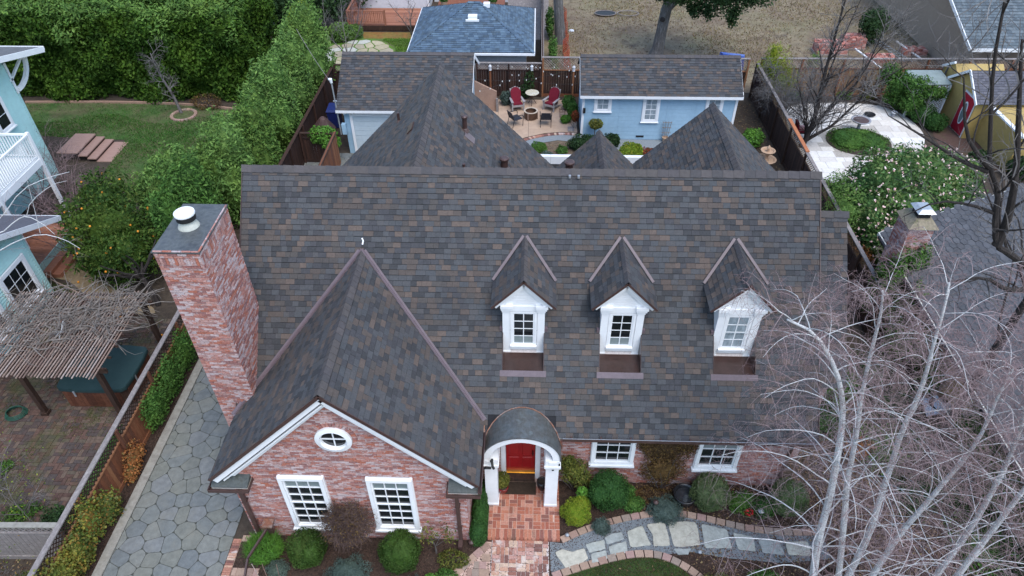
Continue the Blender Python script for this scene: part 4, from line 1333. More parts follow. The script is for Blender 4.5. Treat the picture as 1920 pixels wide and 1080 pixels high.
# brick edging between drive and front bed, then the block path beside it
edge = struct("brick_edging", MB().box(-8.29, 7.6, -.03, -8.06, 10.05, .012), M_pathmortar)
for k in range(34):
    yy = 7.62 + k * .0715
    piece("brick", M_oldpathbrick, boxm(-8.285, yy, 0, -8.065, yy + .062, .03 + RND.uniform(0, .008)), edge)
for k in range(5):
    piece("brick", M_edger, boxm(-8.05 + k * .10, 9.98, 0, -7.96 + k * .10, 10.16, .028), edge)
blockpath = struct("block_path", MB().box(-8.04, 7.6, -.03, -7.3, 9.2, .012), M_pathmortar)
for j in range(7):
    x = -8.03 + (.0 if j % 2 else -.1)
    for i in range(4):
        w = RND.choice((.22, .30))
        xa, xb = max(x, -8.03), min(x + w, -7.32)
        x += w + .012
        if xb - xa < .06: continue
        piece("paving_block", M_edger, boxm(xa, 7.62 + j * .225, 0, xb, 7.62 + j * .225 + .212, .03), blockpath)

# ---- front planting beds
front_bed = [(-8.05, 8.0), (-8.05, 10.2), (-7.7, 10.2), (-1.6, 10.2), (-1.6, 12.2), (7.5, 12.2), (14, 12.2), (14, 7), (5, 7), (-1.2, 7), (-2.3, 8.2)]
struct("planting_bed", sheet(front_bed, .006), M_mulch)
chips("mulch_chips", scatter([(-8.05, 8.2), (-8.05, 10.2), (-1.6, 10.2), (-1.3, 12.2), (13.5, 12.2), (13.5, 7.4), (1, 7.4), (-2.3, 8.2)], 60000), .024, M_chips, .010)
chips("fallen_leaves", scatter([(4.4, 10.3), (4.4, 12.2), (13.5, 13), (13.5, 7.4), (5.2, 7.4)], 7000), .035, M_litter, .03)
chips("fallen_leaves", scatter([(2.6, 11.2), (2.6, 12.2), (4.8, 12.2), (4.8, 11.2)], 700), .035, M_litter, .03)

# ---- curved stone path with gravel, kerb blocks on both sides
up_edge = smooth_open([(1.02, 10.16), (1.6, 10.46), (2.3, 10.74), (3.2, 10.98), (4.0, 11.10), (4.7, 11.06), (5.5, 10.86), (6.3, 10.66), (7.2, 10.56), (8.4, 10.6)], 2)
lo_edge = smooth_open([(.68, 9.28), (1.25, 9.50), (1.95, 9.74), (2.6, 9.94), (3.2, 10.03), (3.75, 10.00), (4.2, 9.80), (4.65, 9.50), (5.0, 9.1), (5.25, 8.5), (5.3, 7.7)], 2)
gp = [(.66, 10.2)] + [tuple(p) for p in up_edge] + [(8.4, 9.9), (7.0, 9.75), (5.6, 9.85), (4.6, 10.0)] + [tuple(p) for p in reversed(lo_edge[:24])]
path = struct("garden_path", sheet(gp, .016), M_gravel)
chips("gravel", scatter(gp, 42000), .011, M_gravel, .018)
def along(pts, step):
    out = []; pts = [np.asarray(p, float) for p in pts]
    acc = 0; tgt = 0
    for a, b in zip(pts[:-1], pts[1:]):
        l = np.linalg.norm(b - a)
        while tgt <= acc + l:
            t = (tgt - acc) / (l + 1e-9)
            out.append((a + (b - a) * t, unit(b - a)))
            tgt += step
        acc += l
    return out
def kerb_row(name, pts, step, wid, parent):
    A = along(pts, step)
    for (p, d), (q, e) in zip(A[:-1], A[1:]):
        n = np.array([-d[1], d[0]]); n2 = np.array([-e[1], e[0]])
        dd = (q - p) * .03
        v = [p + dd, q - dd, q - dd + n2 * wid, p + dd + n * wid]
        h = .055 + RND.uniform(-.005, .006)
        mb = MB()
        i = .008
        c = sum(v) / 4
        vt = [w + (c - w) * .06 for w in v]
        mb.hexa([(w[0], w[1], 0) for w in v] + [(w[0], w[1], h) for w in vt])
        obj(name, mb, M_edger, parent)
kerb_row("kerb_block", up_edge, .27, .20, path)
kerb_row("kerb_block", lo_edge, .27, -.21, path)
stones = [
    [(.80, 9.86), (1.02, 9.98), (1.28, 9.90), (1.62, 10.02), (1.72, 9.72), (1.48, 9.56), (1.12, 9.36)],
    [(1.66, 10.14), (1.92, 10.22), (2.18, 10.30), (2.22, 10.03), (1.98, 9.96), (1.74, 9.90)],
    [(2.20, 10.36), (2.45, 10.50), (2.70, 10.54), (2.76, 10.34), (2.50, 10.24), (2.26, 10.16)],
    [(1.80, 9.86), (2.22, 9.98), (2.24, 9.72), (1.80, 9.58)],
    [(2.30, 10.08), (2.56, 10.20), (2.80, 10.27), (2.82, 9.95), (2.34, 9.80)],
    [(2.86, 10.58), (3.32, 10.76), (3.42, 10.40), (3.50, 10.16), (2.90, 10.10)],
    [(3.44, 10.80), (3.80, 10.88), (3.98, 10.84), (4.02, 10.44), (4.02, 10.18), (3.56, 10.14), (3.58, 10.44)],
    [(4.06, 10.90), (4.46, 10.92), (4.86, 10.90), (4.88, 10.22), (4.48, 10.16), (4.12, 10.16)],
    [(5.00, 10.86), (5.40, 10.78), (5.72, 10.68), (5.74, 10.14), (5.34, 10.12), (4.98, 10.14)],
    [(5.86, 10.62), (6.18, 10.54), (6.40, 10.50), (6.38, 10.05), (5.90, 10.10)],
    [(6.52, 10.46), (7.1, 10.40), (7.16, 9.98), (6.56, 10.02)],
    [(7.28, 10.38), (7.9, 10.40), (7.9, 9.98), (7.26, 9.98)],
    [(4.10, 10.08), (4.60, 10.10), (4.50, 9.92), (4.22, 9.90)],
]
for sp in stones:
    P2 = [np.array(p, float) for p in sp]
    dense = []
    for a, b in zip(P2, P2[1:] + P2[:1]):
        dense += [a, a + (b - a) * .33 + np.array([RND.uniform(-.018, .018), RND.uniform(-.018, .018)]), a + (b - a) * .67 + np.array([RND.uniform(-.018, .018), RND.uniform(-.018, .018)])]
    obj("flagstone", stone_mesh(dense, .0, .0, .052, .010, 1), M_flag, path)

# ---- front lawn
lawn_poly = [(.72, 9.05)] + [(p[0], p[1] - .22) for p in lo_edge[2:26]] + [(4.55, 9.2), (4.9, 8.6), (5.0, 7.6), (.4, 7.6)]
struct("lawn", sheet(lawn_poly, .012), M_lawnsoil)
P = scatter(lawn_poly, 60000)
g = blades("grass", np.c_[P, np.full(len(P), .01)], .035, .006, G_grass)
chips("fallen_leaves", scatter(lawn_poly, 60), .03, M_litter, .045)

# ---- old brick walk below the stoop and the block path curving off it
walk = struct("front_walk", MB().box(-.97, 7.4, -.03, .63, 10.2, .014), M_mortar)
WBP = []
c2 = .235
for i in range(7):
    for j in range(12):
        x, y = -.955 + i * c2, 7.42 + j * c2
        ww = min(c2, .62 - x)
        if ww < .08: continue
        if (i + j + (i * j) % 3) % 2:
            for k in (0, 1):
                piece("brick", M_oldpathbrick, boxm(x + .007, y + k * c2 / 2 + .007, 0, x + ww - .008, y + (k + 1) * c2 / 2 - .008, .026 + RND.uniform(0, .008)), walk)
        else:
            for k in (0, 1):
                if (k + 1) * c2 / 2 > ww + .02: continue
                piece("brick", M_oldpathbrick, boxm(x + k * c2 / 2 + .007, y + .007, 0, x + (k + 1) * c2 / 2 - .008, y + c2 - .008, .026 + RND.uniform(0, .008)), walk)
curve_out = [(-1.12, 10.16), (-1.45, 9.85), (-1.85, 9.40), (-2.25, 9.02), (-2.8, 8.6), (-3.4, 8.2)]
cp = [(-.98, 10.16)] + curve_out + [(-3.4, 7.4), (-.98, 7.4)]
cpath = struct("curved_block_path", sheet(cp, .008), M_pathmortar)
A = along(smooth_open(curve_out, 2), .26)
for (p, d), (q, e) in zip(A[:-1], A[1:]):
    n = np.array([-d[1], d[0]])
    v = [p + d * .008, q - d * .008, q - d * .008 + n * .2, p + d * .008 + n * .2]
    obj("paving_block", MB().hexa([(w[0], w[1], 0) for w in v] + [(w[0], w[1], .032 + RND.uniform(0, .004)) for w in v]), M_edger, cpath)
inner = [(p + np.array([-d[1], d[0]]) * .21) for p, d in A]
for j in range(13):
    yy = 7.42 + j * .215
    x = -.99 - (j % 2) * .09
    for i in range(12):
        w = RND.choice((.20, .28, .20))
        xa, xb = x - w, x - .012
        x -= w
        ok = in_poly(np.array([(xa, yy + .2), (xb, yy + .2), (xa, yy)]), [(-.98, 10.1)] + [tuple(q) for q in inner] + [(-3.4, 7.3), (-.98, 7.3)])
        if not ok[0]:
            if ok[1]:
                xs_ = np.linspace(xa, xb, 12)
                okk = in_poly(np.array([(q, yy + .2) for q in xs_]), [(-.98, 10.1)] + [tuple(q) for q in inner] + [(-3.4, 7.3), (-.98, 7.3)])
                if okk.any(): xa = xs_[np.argmax(okk)]
                else: break
            else: break
        if xb - xa > .04:
            piece("paving_block", M_edger, boxm(xa, yy, 0, min(xb, -.985), yy + .203, .030 + RND.uniform(0, .004)), cpath)

# ---- plants by the house
def bush(name, label, cat, blobs, n, size, material, base, stem=None, group=None, **kw):
    t = thing(name, label, cat, base, group)
    crown("foliage", blobs, n, size, material, t, **kw)
    if stem:
        mb = MB()
        for s in range(stem[0]):
            a = RND.uniform(0, 6.28)
            limb(mb, (base[0] + .05 * math.cos(a), base[1] + .05 * math.sin(a), 0), (math.cos(a) * .35, math.sin(a) * .35, 1), stem[1], stem[2], 4, 0, .1, 5)
        obj("stem", mb, M_greybark, t)
    return t
def ball(label, x, y, r, rz, material, n=10000, size=.028, group="clipped bushes in front of the house", flat=True):
    ro = random.Random(int(abs(x * 100)))
    bl = [(x, y, rz * .98, r, r * .96, rz), (x, y, rz * .75, r * 1.0, r * .98, rz * .78)] + [(x + ro.uniform(-.5, .5) * r, y + ro.uniform(-.5, .5) * r, rz * ro.uniform(.9, 1.25), r * .62, r * .6, rz * .62) for _ in range(4)]
    return bush("clipped_bush", label, "bush", bl, n, size, material, (x, y, 0), (3, rz, .03), group, shell=.075, amp=.085, f=5, rnd=1.0, core=.88, zmin=.03, inner=.84)
ball("rounded clipped green bush under the left gable window beside the green tuft", -5.98, 9.55, .52, .60, G_box)
ball("rounded clipped green bush under the right gable window", -3.42, 9.50, .56, .62, G_box)
ball("dark green clipped bush right of the yellow-green shrub by the porch", 2.38, 11.56, .58, .62, G_boxdark)
ball("grey-green clipped bush under the far right window beside the black pot", 5.32, 11.62, .56, .55, G_boxgrey)
ball("pale green clipped bush at the right corner of the brick house behind birch branches", 7.55, 11.5, .55, .55, G_boxgrey, n=6000)

# bare brown twiggy shrub between the gable windows
t = thing("twiggy_shrub", "round leafless brown twiggy shrub in front of the brick gable wall", "shrub", (-4.85, 9.98, 0))
mb = MB()
for k in range(7):
    a = k / 7 * 6.28
    limb(mb, (-4.85 + .05 * math.cos(a), 9.98 + .04 * math.sin(a), 0), (math.cos(a) * .3, math.sin(a) * .25, 1), .9, .022, 4, 0, .15, 5)
obj("stem", mb, M_shrubtwig, t)
mb = MB()
for k in range(2600):
    d = unit((RND.gauss(0, 1), RND.gauss(0, .8), RND.gauss(.1, 1)))
    r = RND.uniform(.1, .72)
    p = np.array([-4.78, 9.80, 1.42]) + d * np.array([.80, .62, .80]) * r * 1.15
    limb(mb, p, d + np.array([RND.gauss(0, .6), RND.gauss(0, .6), RND.gauss(0, .6)]), RND.uniform(.15, .34), .0062, 3, .02, .35, 3)
obj("twigs", mb, M_shrubtwig, t, kind="stuff")
chips("dry_leaves", np.array([np.array([-4.78, 9.80, 1.42]) + unit(RNG.normal(size=3)) * np.array([.80, .62, .80]) * RNG.uniform(.4, 1.0) for _ in range(1800)]), .022, G_brownleaf, parent=t)

t = thing("grass_tuft", "bright green fine-leaved tuft beside the left downspout of the gable", "plant", (-7.25, 9.6, 0))
P = RNG.normal(size=(5200, 3)); P /= np.linalg.norm(P, axis=1)[:, None]
P = np.array([-7.22, 9.62, .32]) + P * np.array([.52, .46, .34]) * RNG.uniform(.7, 1, (5200, 1))
P = P[P[:, 2] > .02]
blades("foliage", P, .12, .006, G_bright, t, kind=None, lean=.7)
t = thing("handrail", "brown metal handrail sloping over the bright green tuft", "handrail", (-7.2, 10.0, 0))
obj("post", MB().box(-7.12, 9.93, 0, -7.0, 10.03, .98), M_brown, t)
obj("cap", MB().box(-7.2, 9.85, .98, -6.92, 10.11, 1.04), M_newcopper, t)
obj("rail", MB().bar((-7.06, 9.95, .92), (-7.42, 9.12, .72), .05, .07).bar((-7.42, 9.12, .72), (-7.5, 8.5, .2), .05, .07), M_brown, t)
for (x, y, r, lab) in ((-6.75, 9.10, .30, "small blue-grey tuft left of the rounded bush at the front edge of the bed"), (-4.80, 9.02, .62, "wide blue-grey lavender mound between the two rounded bushes"),
                  (2.12, 10.62, .28, "small blue-grey tuft right of the lime green shrub"), (4.0, 11.2, .55, "wide blue-green juniper mound beside the path and the black pot"), (-3.0, 8.75, .3, "little blue-grey tuft right of the second rounded bush")):
    bush("lavender" if x < 0 else "juniper", lab, "plant", [(x, y, .18, r, r * .85, .24)], int(9000 * r), .026, G_bluegrey, (x, y, 0), None, None, shell=.2, amp=.2, f=6, rnd=1.0, aspect=.28, up=.5, core=.7, zmin=.02)
bush("lime_shrub", "bright lime green feathery shrub right of the porch steps", "shrub", [(1.42, 10.98, .34, .44, .42, .36), (1.55, 11.1, .5, .25, .25, .25)], 6500, .03, G_lime, (1.42, 10.98, 0), None, None, shell=.2, amp=.15, f=5, rnd=.9, aspect=.25, up=.4, core=.7, zmin=.03)
bush("green_sprig", "little light green shrub with upright shoots behind the lime green shrub", "shrub", [(1.6, 11.45, .5, .18, .16, .3)], 500, .05, G_bright, (1.6, 11.45, 0), (4, .7, .008), None, core=None)
bush("leafy_shrub", "loose olive green leafy shrub against the brick wall right of the porch", "shrub", [(1.35, 11.92, .95, .50, .24, .55), (1.62, 11.88, .6, .34, .22, .4), (1.15, 11.9, 1.4, .28, .2, .3)], 2300, .042, G_olive, (1.35, 11.95, 0), (5, 1.1, .014), None, shell=.35, core=.5, zmin=.05)
bush("ground_shrub", "low bright green shrub between the dark clipped bush and the juniper", "shrub", [(3.1, 11.38, .18, .34, .3, .2), (2.95, 11.75, .25, .26, .22, .24)], 2200, .03, G_ivy, (3.1, 11.4, 0), None, None, shell=.3, core=.6, zmin=.02)
bush("wall_climber", "dry brown climber covering the brick wall between the two front windows", "climber", [(3.95, 12.1, 1.9, .82, .12, .85), (3.95, 12.05, .9, .7, .16, .7), (3.4, 12.08, 2.2, .4, .1, .45), (4.45, 12.08, 2.1, .38, .1, .5)], 9000, .03, G_brownleaf, (3.95, 12.05, 0), (6, 2.0, .012), None, shell=.3, core=.6, zmin=.02)
bush("fallen_climber_litter", "brown dry leaves heaped under the wall climber", "plant", [(3.8, 11.75, .05, .7, .3, .12)], 1500, .03, G_brownleaf, (3.8, 11.75, 0), None, None, core=None, zmin=.01)
bush("side_hedge", "narrow dark green hedge between the gable wall and the porch steps", "hedge", [(-1.32, 10.75, .5, .24, .5, .55), (-1.34, 10.25, .4, .26, .4, .45), (-1.34, 11.25, .5, .22, .5, .5)], 9000, .024, G_boxdark, (-1.33, 10.6, 0), None, None, shell=.1, amp=.06, f=6, core=.9, zmin=.02)
# magnolia like sapling
t = thing("sapling", "thin sapling with sparse yellow-brown leaves beside the right gable window", "tree", (-2.5, 9.78, 0))
mb = MB()
q = limb(mb, (-2.5, 9.78, 0), (0, .05, 1), .75, .028, 4, 0, .05, 6)
tips = []
for k in range(7):
    a = k * 2.4
    tips.append(limb(mb, q[2 + k % 3], (math.cos(a) * .7, math.sin(a) * .3, .8), RND.uniform(.4, .75), .012, 4, 0, .15, 4)[-1])
obj("trunk", mb, M_greybark, t)
L1 = np.concatenate([np.array(tp) + RNG.normal(size=(26, 3)) * .09 for tp in tips])
V_, F_ = leaf_arrays(L1, RNG.normal(size=L1.shape), .05, .9, .45, .2)
mesh_np("foliage", V_, F_, G_olive, t)
bush("low_plant", "low sprawling green plant with bare stems near the right downspout", "plant", [(-2.0, 9.55, .12, .45, .3, .14)], 900, .035, G_olive, (-2.0, 9.55, 0), (5, .3, .006), None, core=None, zmin=.02)
bush("low_plant", "small vivid green plant at the front of the bed right of the rounded bushes", "plant", [(-2.55, 8.98, .1, .2, .16, .14)], 800, .03, G_bright, (-2.55, 8.98, 0), None, None, core=.5, zmin=.02)
bush("low_plant", "low grassy plant beside the curved block path", "plant", [(-2.15, 9.1, .1, .3, .2, .12)], 800, .035, G_ivy, (-2.15, 9.1, 0), None, None, core=None, zmin=.02)
for (x, y, lab) in ((6.2, 11.5, "low dark green shrub right of the grey-green clipped bush"), (6.9, 11.35, "second low dark green shrub near the house corner behind birch twigs"), (5.0, 8.95, "yellowish green grassy plant beside the lawn kerb"), (6.3, 9.1, "dark green rounded plant below the stone path under the birches")):
    bush("low_shrub", lab, "shrub", [(x, y, .2, .42, .34, .26), (x + .2, y + .1, .25, .25, .25, .22)], 2200, .032, G_olive if x == 5.0 else G_ivy if x < 6.5 else G_boxdark, (x, y, 0), None, "low shrubs under the birches", shell=.3, core=.6, zmin=.02)

# ---- small things in the front garden
t = thing("planter_pot", "glossy black round planter bowl beside the grey-green clipped bush", "pot", (4.62, 11.62, 0))
obj("bowl", MB().lathe([(.2, 0), (.30, .12), (.34, .34), (.35, .40), (.31, .40), (.29, .30), (.27, .24)], (4.62, 11.62, 0), 24), M_blackpot, t, smooth=True)
obj("water", MB().lathe([(.275, .27), (.27, .275)], (4.62, 11.62, 0), 24), M_water, t)
tag(obj("doormat", MB().box(-.68, 11.62, .132, .26, 12.04, .15), M_coir), "dark coir doormat on the brick stoop in front of the red door", "doormat")
t = thing("potted_plant", "small leafy shrub in a red pot at the left of the red front door", "plant", (-.72, 11.72, .13))
obj("pot", MB().lathe([(.10, .132), (.15, .22), (.165, .36), (.17, .40), (.14, .40), (.13, .36)], (-.72, 11.72, 0), 18), M_redpot, t, smooth=True)
crown("foliage", [(-.72, 11.75, .68, .2, .2, .32)], 1300, .032, G_olive, t, core=.5)
obj("soil", MB().lathe([(.14, .37), (.13, .375)], (-.72, 11.72, 0), 14), M_soil, t)
t = thing("door_pot", "dark pot standing at the right of the red front door", "pot", (.43, 11.85, .13))
obj("pot", MB().lathe([(.09, .132), (.14, .3), (.15, .52), (.12, .52), (.11, .48)], (.43, 11.85, 0), 18), M_blackpot, t, smooth=True)
obj("soil", MB().lathe([(.12, .49), (.11, .495)], (.43, 11.85, 0), 14), M_soil, t)
def path_light(x, y, h, r, lab, mt=M_steel):
    t = thing("path_light", lab, "lamp", (x, y, 0), "garden path lights")
    obj("stake", MB().tube([(x, y, 0), (x, y, h)], .014, 6), M_brown, t)
    obj("lamp_shade", MB().lathe([(r, h - .01), (r * .9, h + .02), (r * .3, h + .06), (.01, h + .07)], (x, y, 0), 14), mt, t)
path_light(-1.52, 9.98, .32, .09, "grey dome path light at the corner of the gable wall by the dark hedge", M_brown)
path_light(1.15, 10.35, .16, .06, "small square pale path light right of the porch steps")
path_light(4.80, 9.95, .14, .06, "small grey path light on the mulch beside the stone path")
path_light(3.72, 11.3, .42, .08, "brown dome path light among the blue-green juniper", M_brown)
path_light(6.75, 11.2, .25, .10, "round grey path light beside the red flowers", M_steel)
t = thing("spot_light", "dark garden spotlight lying on the mulch right of the downspout", "lamp", (-1.85, 9.55, 0))
obj("stake", MB().tube([(-1.85, 9.55, 0), (-1.85, 9.55, .1)], .012, 6), M_dark, t)
obj("head", MB().tube([(-1.92, 9.52, .12), (-1.80, 9.58, .17)], [.04, .055], 10), M_brown, t)
t = thing("red_flower", "clump of red flowers on the mulch left of the round grey path light", "flowers", (6.42, 11.22, 0))
crown("petals", [(6.42, 11.22, .14, .16, .12, .08)], 90, .035, M_redpetal, t, core=None)
crown("foliage", [(6.42, 11.25, .08, .2, .16, .08)], 220, .03, G_ivy, t, core=None)
t = thing("plant_stakes", "three thin pale plant stakes leaning at the front of the bed by the green tuft", "stakes", (-6.95, 8.9, 0))
for k, (xa, xb) in enumerate(((-7.15, -7.28), (-6.95, -7.0), (-6.62, -6.62))):
    obj("stake", MB().tube([(xa, 8.85, 0), (xb, 8.98, .7)], .010, 5), M_lath, t)

# ================================================================== fences
def lattice_mb(a, b, z0, z1, step=.15, w=.03, t=.014):
    """diagonal lattice between two ground points"""
    a, b = np.asarray(a, float), np.asarray(b, float)
    L = np.linalg.norm(b - a); d = (b - a) / L; n = np.array([-d[1], d[0]])
    H = z1 - z0
    mb = MB()
    for s in (1, -1):
        k = -int(H / step) - 1
        while k * step < L + H:
            u0 = k * step
            p, q = (u0, 0.0), (u0 + H, H)
            ua, ub = max(0, p[0]), min(L, q[0])
            if ub - ua > .03:
                za, zb = ua - u0, ub - u0
                if s < 0: za, zb = H - za, H - zb
                A = a + d * ua + n * (t * s * .5); B = a + d * ub + n * (t * s * .5)
                mb.bar((A[0], A[1], z0 + za), (B[0], B[1], z0 + zb), t * .9, w, up=(n[0], n[1], 0)) if False else \
                    mb.bar((A[0], A[1], z0 + za), (B[0], B[1], z0 + zb), w, t * .9, up=(n[0], n[1], 0))
            k += 1
    return mb
def fence(name, label, a, b, zb, zl, face, wood, capmat, group=None, bw=.14, post=2.4, lat=True, posts_mat=None, latmat=None, individual=True, kick=True, cat="fence"):
    """boards to zb, lattice to zl, cap on top. face = +1 / -1: side of the line on which the rails and posts stand proud"""
    a, b = np.asarray(a, float), np.asarray(b, float)
    L = np.linalg.norm(b - a); d = (b - a) / L; n = np.array([-d[1], d[0]]) * face
    t = thing(name, label, cat, (a[0], a[1], 0), group)
    pm = posts_mat or wood
    k = 0; u = 0.0
    D3, N3 = V3(d[0], d[1], 0), V3(n[0], n[1], 0)
    rest = MB()
    while u < L - .02:
        w = min(bw * RND.uniform(.95, 1.05), L - u)
        o = V3(a[0], a[1], .06) + D3 * (u + .004) + N3 * RND.uniform(-.006, .004)
        M = framem(o, D3 * (w - .009), -N3 * .02, V3(0, 0, zb - .06))
        if individual and k < 298:
            piece("board", wood, M, t)
        k += 1
        u += w
    def rail(z0, z1, off, th, m, nm):
        c = a + d * L / 2 + n * off
        obj(nm, MB().obox((c[0], c[1], (z0 + z1) / 2), D3 * L / 2, N3 * th / 2, (0, 0, (z1 - z0) / 2)), m, t)
    top = zl if lat else zb
    rail(zb, zb + .05, .0, .075, pm, "rail")
    if kick: rail(.0, .16, .016, .03, pm, "kickboard")
    rail(top, top + .04, .0, .15, capmat, "cap")
    if lat:
        obj("lattice", lattice_mb(a, b, zb + .05, top), latmat or pm, t, kind="stuff")
    m = max(1, int(round(L / post)))
    for i in range(m + 1):
        p = a + d * (L * i / m) + n * .055
        c = np.clip(L * i / m, .05, L - .05)
        p = a + d * c + n * .06
        obj("post", MB().obox((p[0], p[1], top / 2), D3 * .045, N3 * .045, (0, 0, top / 2)), pm, t)
    return t

fence("board_fence", "red brown board fence with lattice top and pale cap along the driveway", (-12.2, 5.6), (-12.2, 21.5), 1.22, 1.76, -1, M_fencewood, M_greywood, latmat=M_darkwood)
fence("cross_fence", "grey weathered lattice-topped fence running left from the driveway fence", (-12.28, 9.36), (-19.5, 9.2), 1.35, 1.72, 1, M_greywood, M_concrete, latmat=M_greywood)
fence("dark_fence", "dark brown board fence behind the row of tall shrubs beside the garage", (-11.42, 22.0), (-11.36, 37.6), 1.72, 1.72, -1, M_darkfence, M_darkwood, lat=False)

# ivy and shrubs along the driveway fence
def ivy(name, label, pts, n, size, material, base, group=None):
    t = thing(name, label, "ivy" if "ivy" in name else "shrub", base, group)
    crown("foliage", pts, n, size, material, t, shell=.35, amp=.25, f=5, rnd=.9, aspect=.62, up=.35, core=.6, zmin=.02)
    return t
ivy("trailing_ivy", "yellow-green ivy spilling over the driveway fence at its lower end", [(-12.0, 9.2, .75, .28, .55, .75), (-12.05, 10.0, .95, .3, .6, .8), (-11.95, 10.6, .6, .26, .5, .6), (-12.05, 8.4, .8, .3, .6, .85), (-12.15, 7.8, 1.0, .3, .5, .8)], 8500, .045, G_trailing, (-12.0, 9.2, 0))
ivy("rust_shrub", "rust coloured leafy shrub against the driveway fence boards", [(-11.98, 12.35, .55, .18, .5, .5), (-11.95, 11.95, .35, .16, .35, .35)], 1500, .042, G_rust, (-11.98, 12.3, 0))
ivy("fence_shrub", "dense green shrub along the driveway fence below the chimney", [(-12.0, 14.2, .7, .26, .8, .75), (-12.02, 15.4, .75, .28, .8, .8), (-12.02, 16.6, .8, .28, .7, .8)], 9000, .04, G_ivy, (-12.0, 15, 0))
ivy("fence_shrub", "green shrub along the driveway fence behind the chimney", [(-12.0, 18.2, .8, .28, .8, .8), (-12.0, 19.6, .8, .28, .8, .8)], 3500, .05, G_ivy, (-12.0, 18.9, 0))

# ================================================================== the neighbour on the left
# brick patio of many pavers
pv = [(-12.3, 9.5), (-12.3, 18.9), (-14.2, 19.2), (-19.5, 19.2), (-19.5, 9.5)]
patio_l = struct("brick_patio", sheet(pv, .010), M_soil)
PVP = Pieces("paver", M_pavebrick, BR_V, BR_F)
cx_, cy_ = .26, .135
for j in range(int(9.4 / cx_)):
    for i in range(int(7.2 / cx_)):
        x, y = -12.32 - (i + 1) * cx_, 9.55 + j * cx_
        P2 = np.array([(x + .13, y + .13)])
        if not in_poly(P2, pv)[0]: continue
        if (i + j) % 2:
            for k in (0, 1):
                PVP.put(patio_l, V3(x + .004, y + k * cx_ / 2 + .004, .0), V3(cx_ - .009, 0, 0), V3(0, cx_ / 2 - .009, 0), V3(RND.uniform(-.002, .002), 0, RND.uniform(.018, .030)))
        else:
            for k in (0, 1):
                PVP.put(patio_l, V3(x + k * cx_ / 2 + .004, y + .004, .0), V3(cx_ / 2 - .009, 0, 0), V3(0, cx_ - .009, 0), V3(0, RND.uniform(-.002, .002), RND.uniform(.018, .030)))
PVP.flush(patio_l, "pavers", 290)
moss = scatter(pv, 26000)
mk = (np.sin(moss[:, 0] * 1.9 + .5) * np.sin(moss[:, 1] * 1.6 + 1) + .5 * np.sin(moss[:, 0] * 4.1) * np.sin(moss[:, 1] * 3.3) + RNG.normal(0, .25, len(moss))) > .45
chips("moss", moss[mk], .022, leafmat("moss_leaf", [(.05, .065, .018), (.07, .085, .02), (.038, .05, .016)]), .028)
chips("fallen_leaves", scatter(pv, 500), .03, M_litter, .035)

# hot tub
t = thing("hot_tub", "dark teal covered hot tub with brown wood sides under the pergola", "hot tub", (-14.4, 15.6, 0))
hx0, hx1, hy0, hy1 = -15.52, -13.18, 14.62, 16.62
ch_ = .22
octo = [(hx0 + ch_, hy0), (hx1 - ch_, hy0), (hx1, hy0 + ch_), (hx1, hy1 - ch_), (hx1 - ch_, hy1), (hx0 + ch_, hy1), (hx0, hy1 - ch_), (hx0, hy0 + ch_)]
obj("shell", MB().prism([(-14.35 + (x + 14.35) * .97, 15.62 + (y - 15.62) * .97) for x, y in octo], .02, .80), M_darkwood, t)
M_tubwood = mat("hot_tub_redwood", [(.10, .036, .020), (.13, .05, .028), (.08, .03, .018)], rough=.6, pick='piece', mottle=.3, scale=2)
for k in range(14):
    piece("plank", M_tubwood, boxm(hx0 + ch_ + k * .136, hy0 + .012, .05, hx0 + ch_ + k * .136 + .13, hy0 + .035, .76), t)
for k in range(11):
    piece("plank", M_tubwood, boxm(hx1 - .035, hy0 + ch_ + k * .143, .05, hx1 - .012, hy0 + ch_ + k * .143 + .137, .76), t)
big = [(-14.35 + (x + 14.35) * 1.03, 15.62 + (y - 15.62) * 1.03) for x, y in octo]
c0 = [p for p in smooth_closed(big, 1)]
obj("cover", MB().prism(c0, .80, .90).prism([(-14.35 + (x + 14.35) * .985, 15.62 + (y - 15.62) * .985) for x, y in c0], .90, .925), M_spa, t)
obj("cover_strap", MB().box(-13.16, 15.3, .60, -13.14, 15.36, .86).box(-14.9, hy0 - .05, .62, -14.84, hy0 - .03, .86), M_steel, t)

# pergola with laths and dry vine
t = thing("pergola", "timber pergola roofed with weathered laths over the hot tub", "pergola", (-14.6, 15.6, 0))
for (x, y) in ((-15.98, 14.32), (-13.45, 14.35), (-13.3, 17.4), (-16.2, 17.45)):
    p = obj("post", MB().box(x - .075, y - .075, 0, x + .075, y + .075, 2.28).box(x - .11, y - .11, 0, x + .11, y + .11, .14), M_darkwood, t)
obj("beam", MB().box(-16.6, 14.28, 2.12, -13.1, 14.36, 2.30), M_darkwood, t)
obj("beam", MB().box(-16.6, 17.38, 2.12, -12.95, 17.46, 2.30), M_darkwood, t)
obj("beam", MB().box(-13.42, 14.1, 2.30, -13.34, 17.6, 2.42), M_darkwood, t)
obj("beam", MB().box(-16.1, 14.1, 2.30, -16.02, 17.6, 2.42), M_darkwood, t)
for k in range(8):
    y = 14.15 + k * .48
    obj("rafter", MB().box(-16.9, y, 2.42, -13.02, y + .04, 2.50), M_darkwood, t)
for k in range(43):
    x = -17.5 + k * .106
    if x > -13.05: break
    y0 = 13.72 + RND.uniform(-.05, .08); y1 = 17.62 + RND.uniform(-.08, .08)
    a = RND.uniform(-.012, .012)
    piece("lath", M_lath, ((.038, a, 0, x), (0, y1 - y0, 0, y0), (0, 0, .025, 2.50 + RND.uniform(0, .01)), (0, 0, 0, 1)), t)
t = thing("dry_vine", "tangle of leafless dry vine stems heaped on the pergola roof", "vine", (-15.2, 15.8, 2.5))
mb = MB()
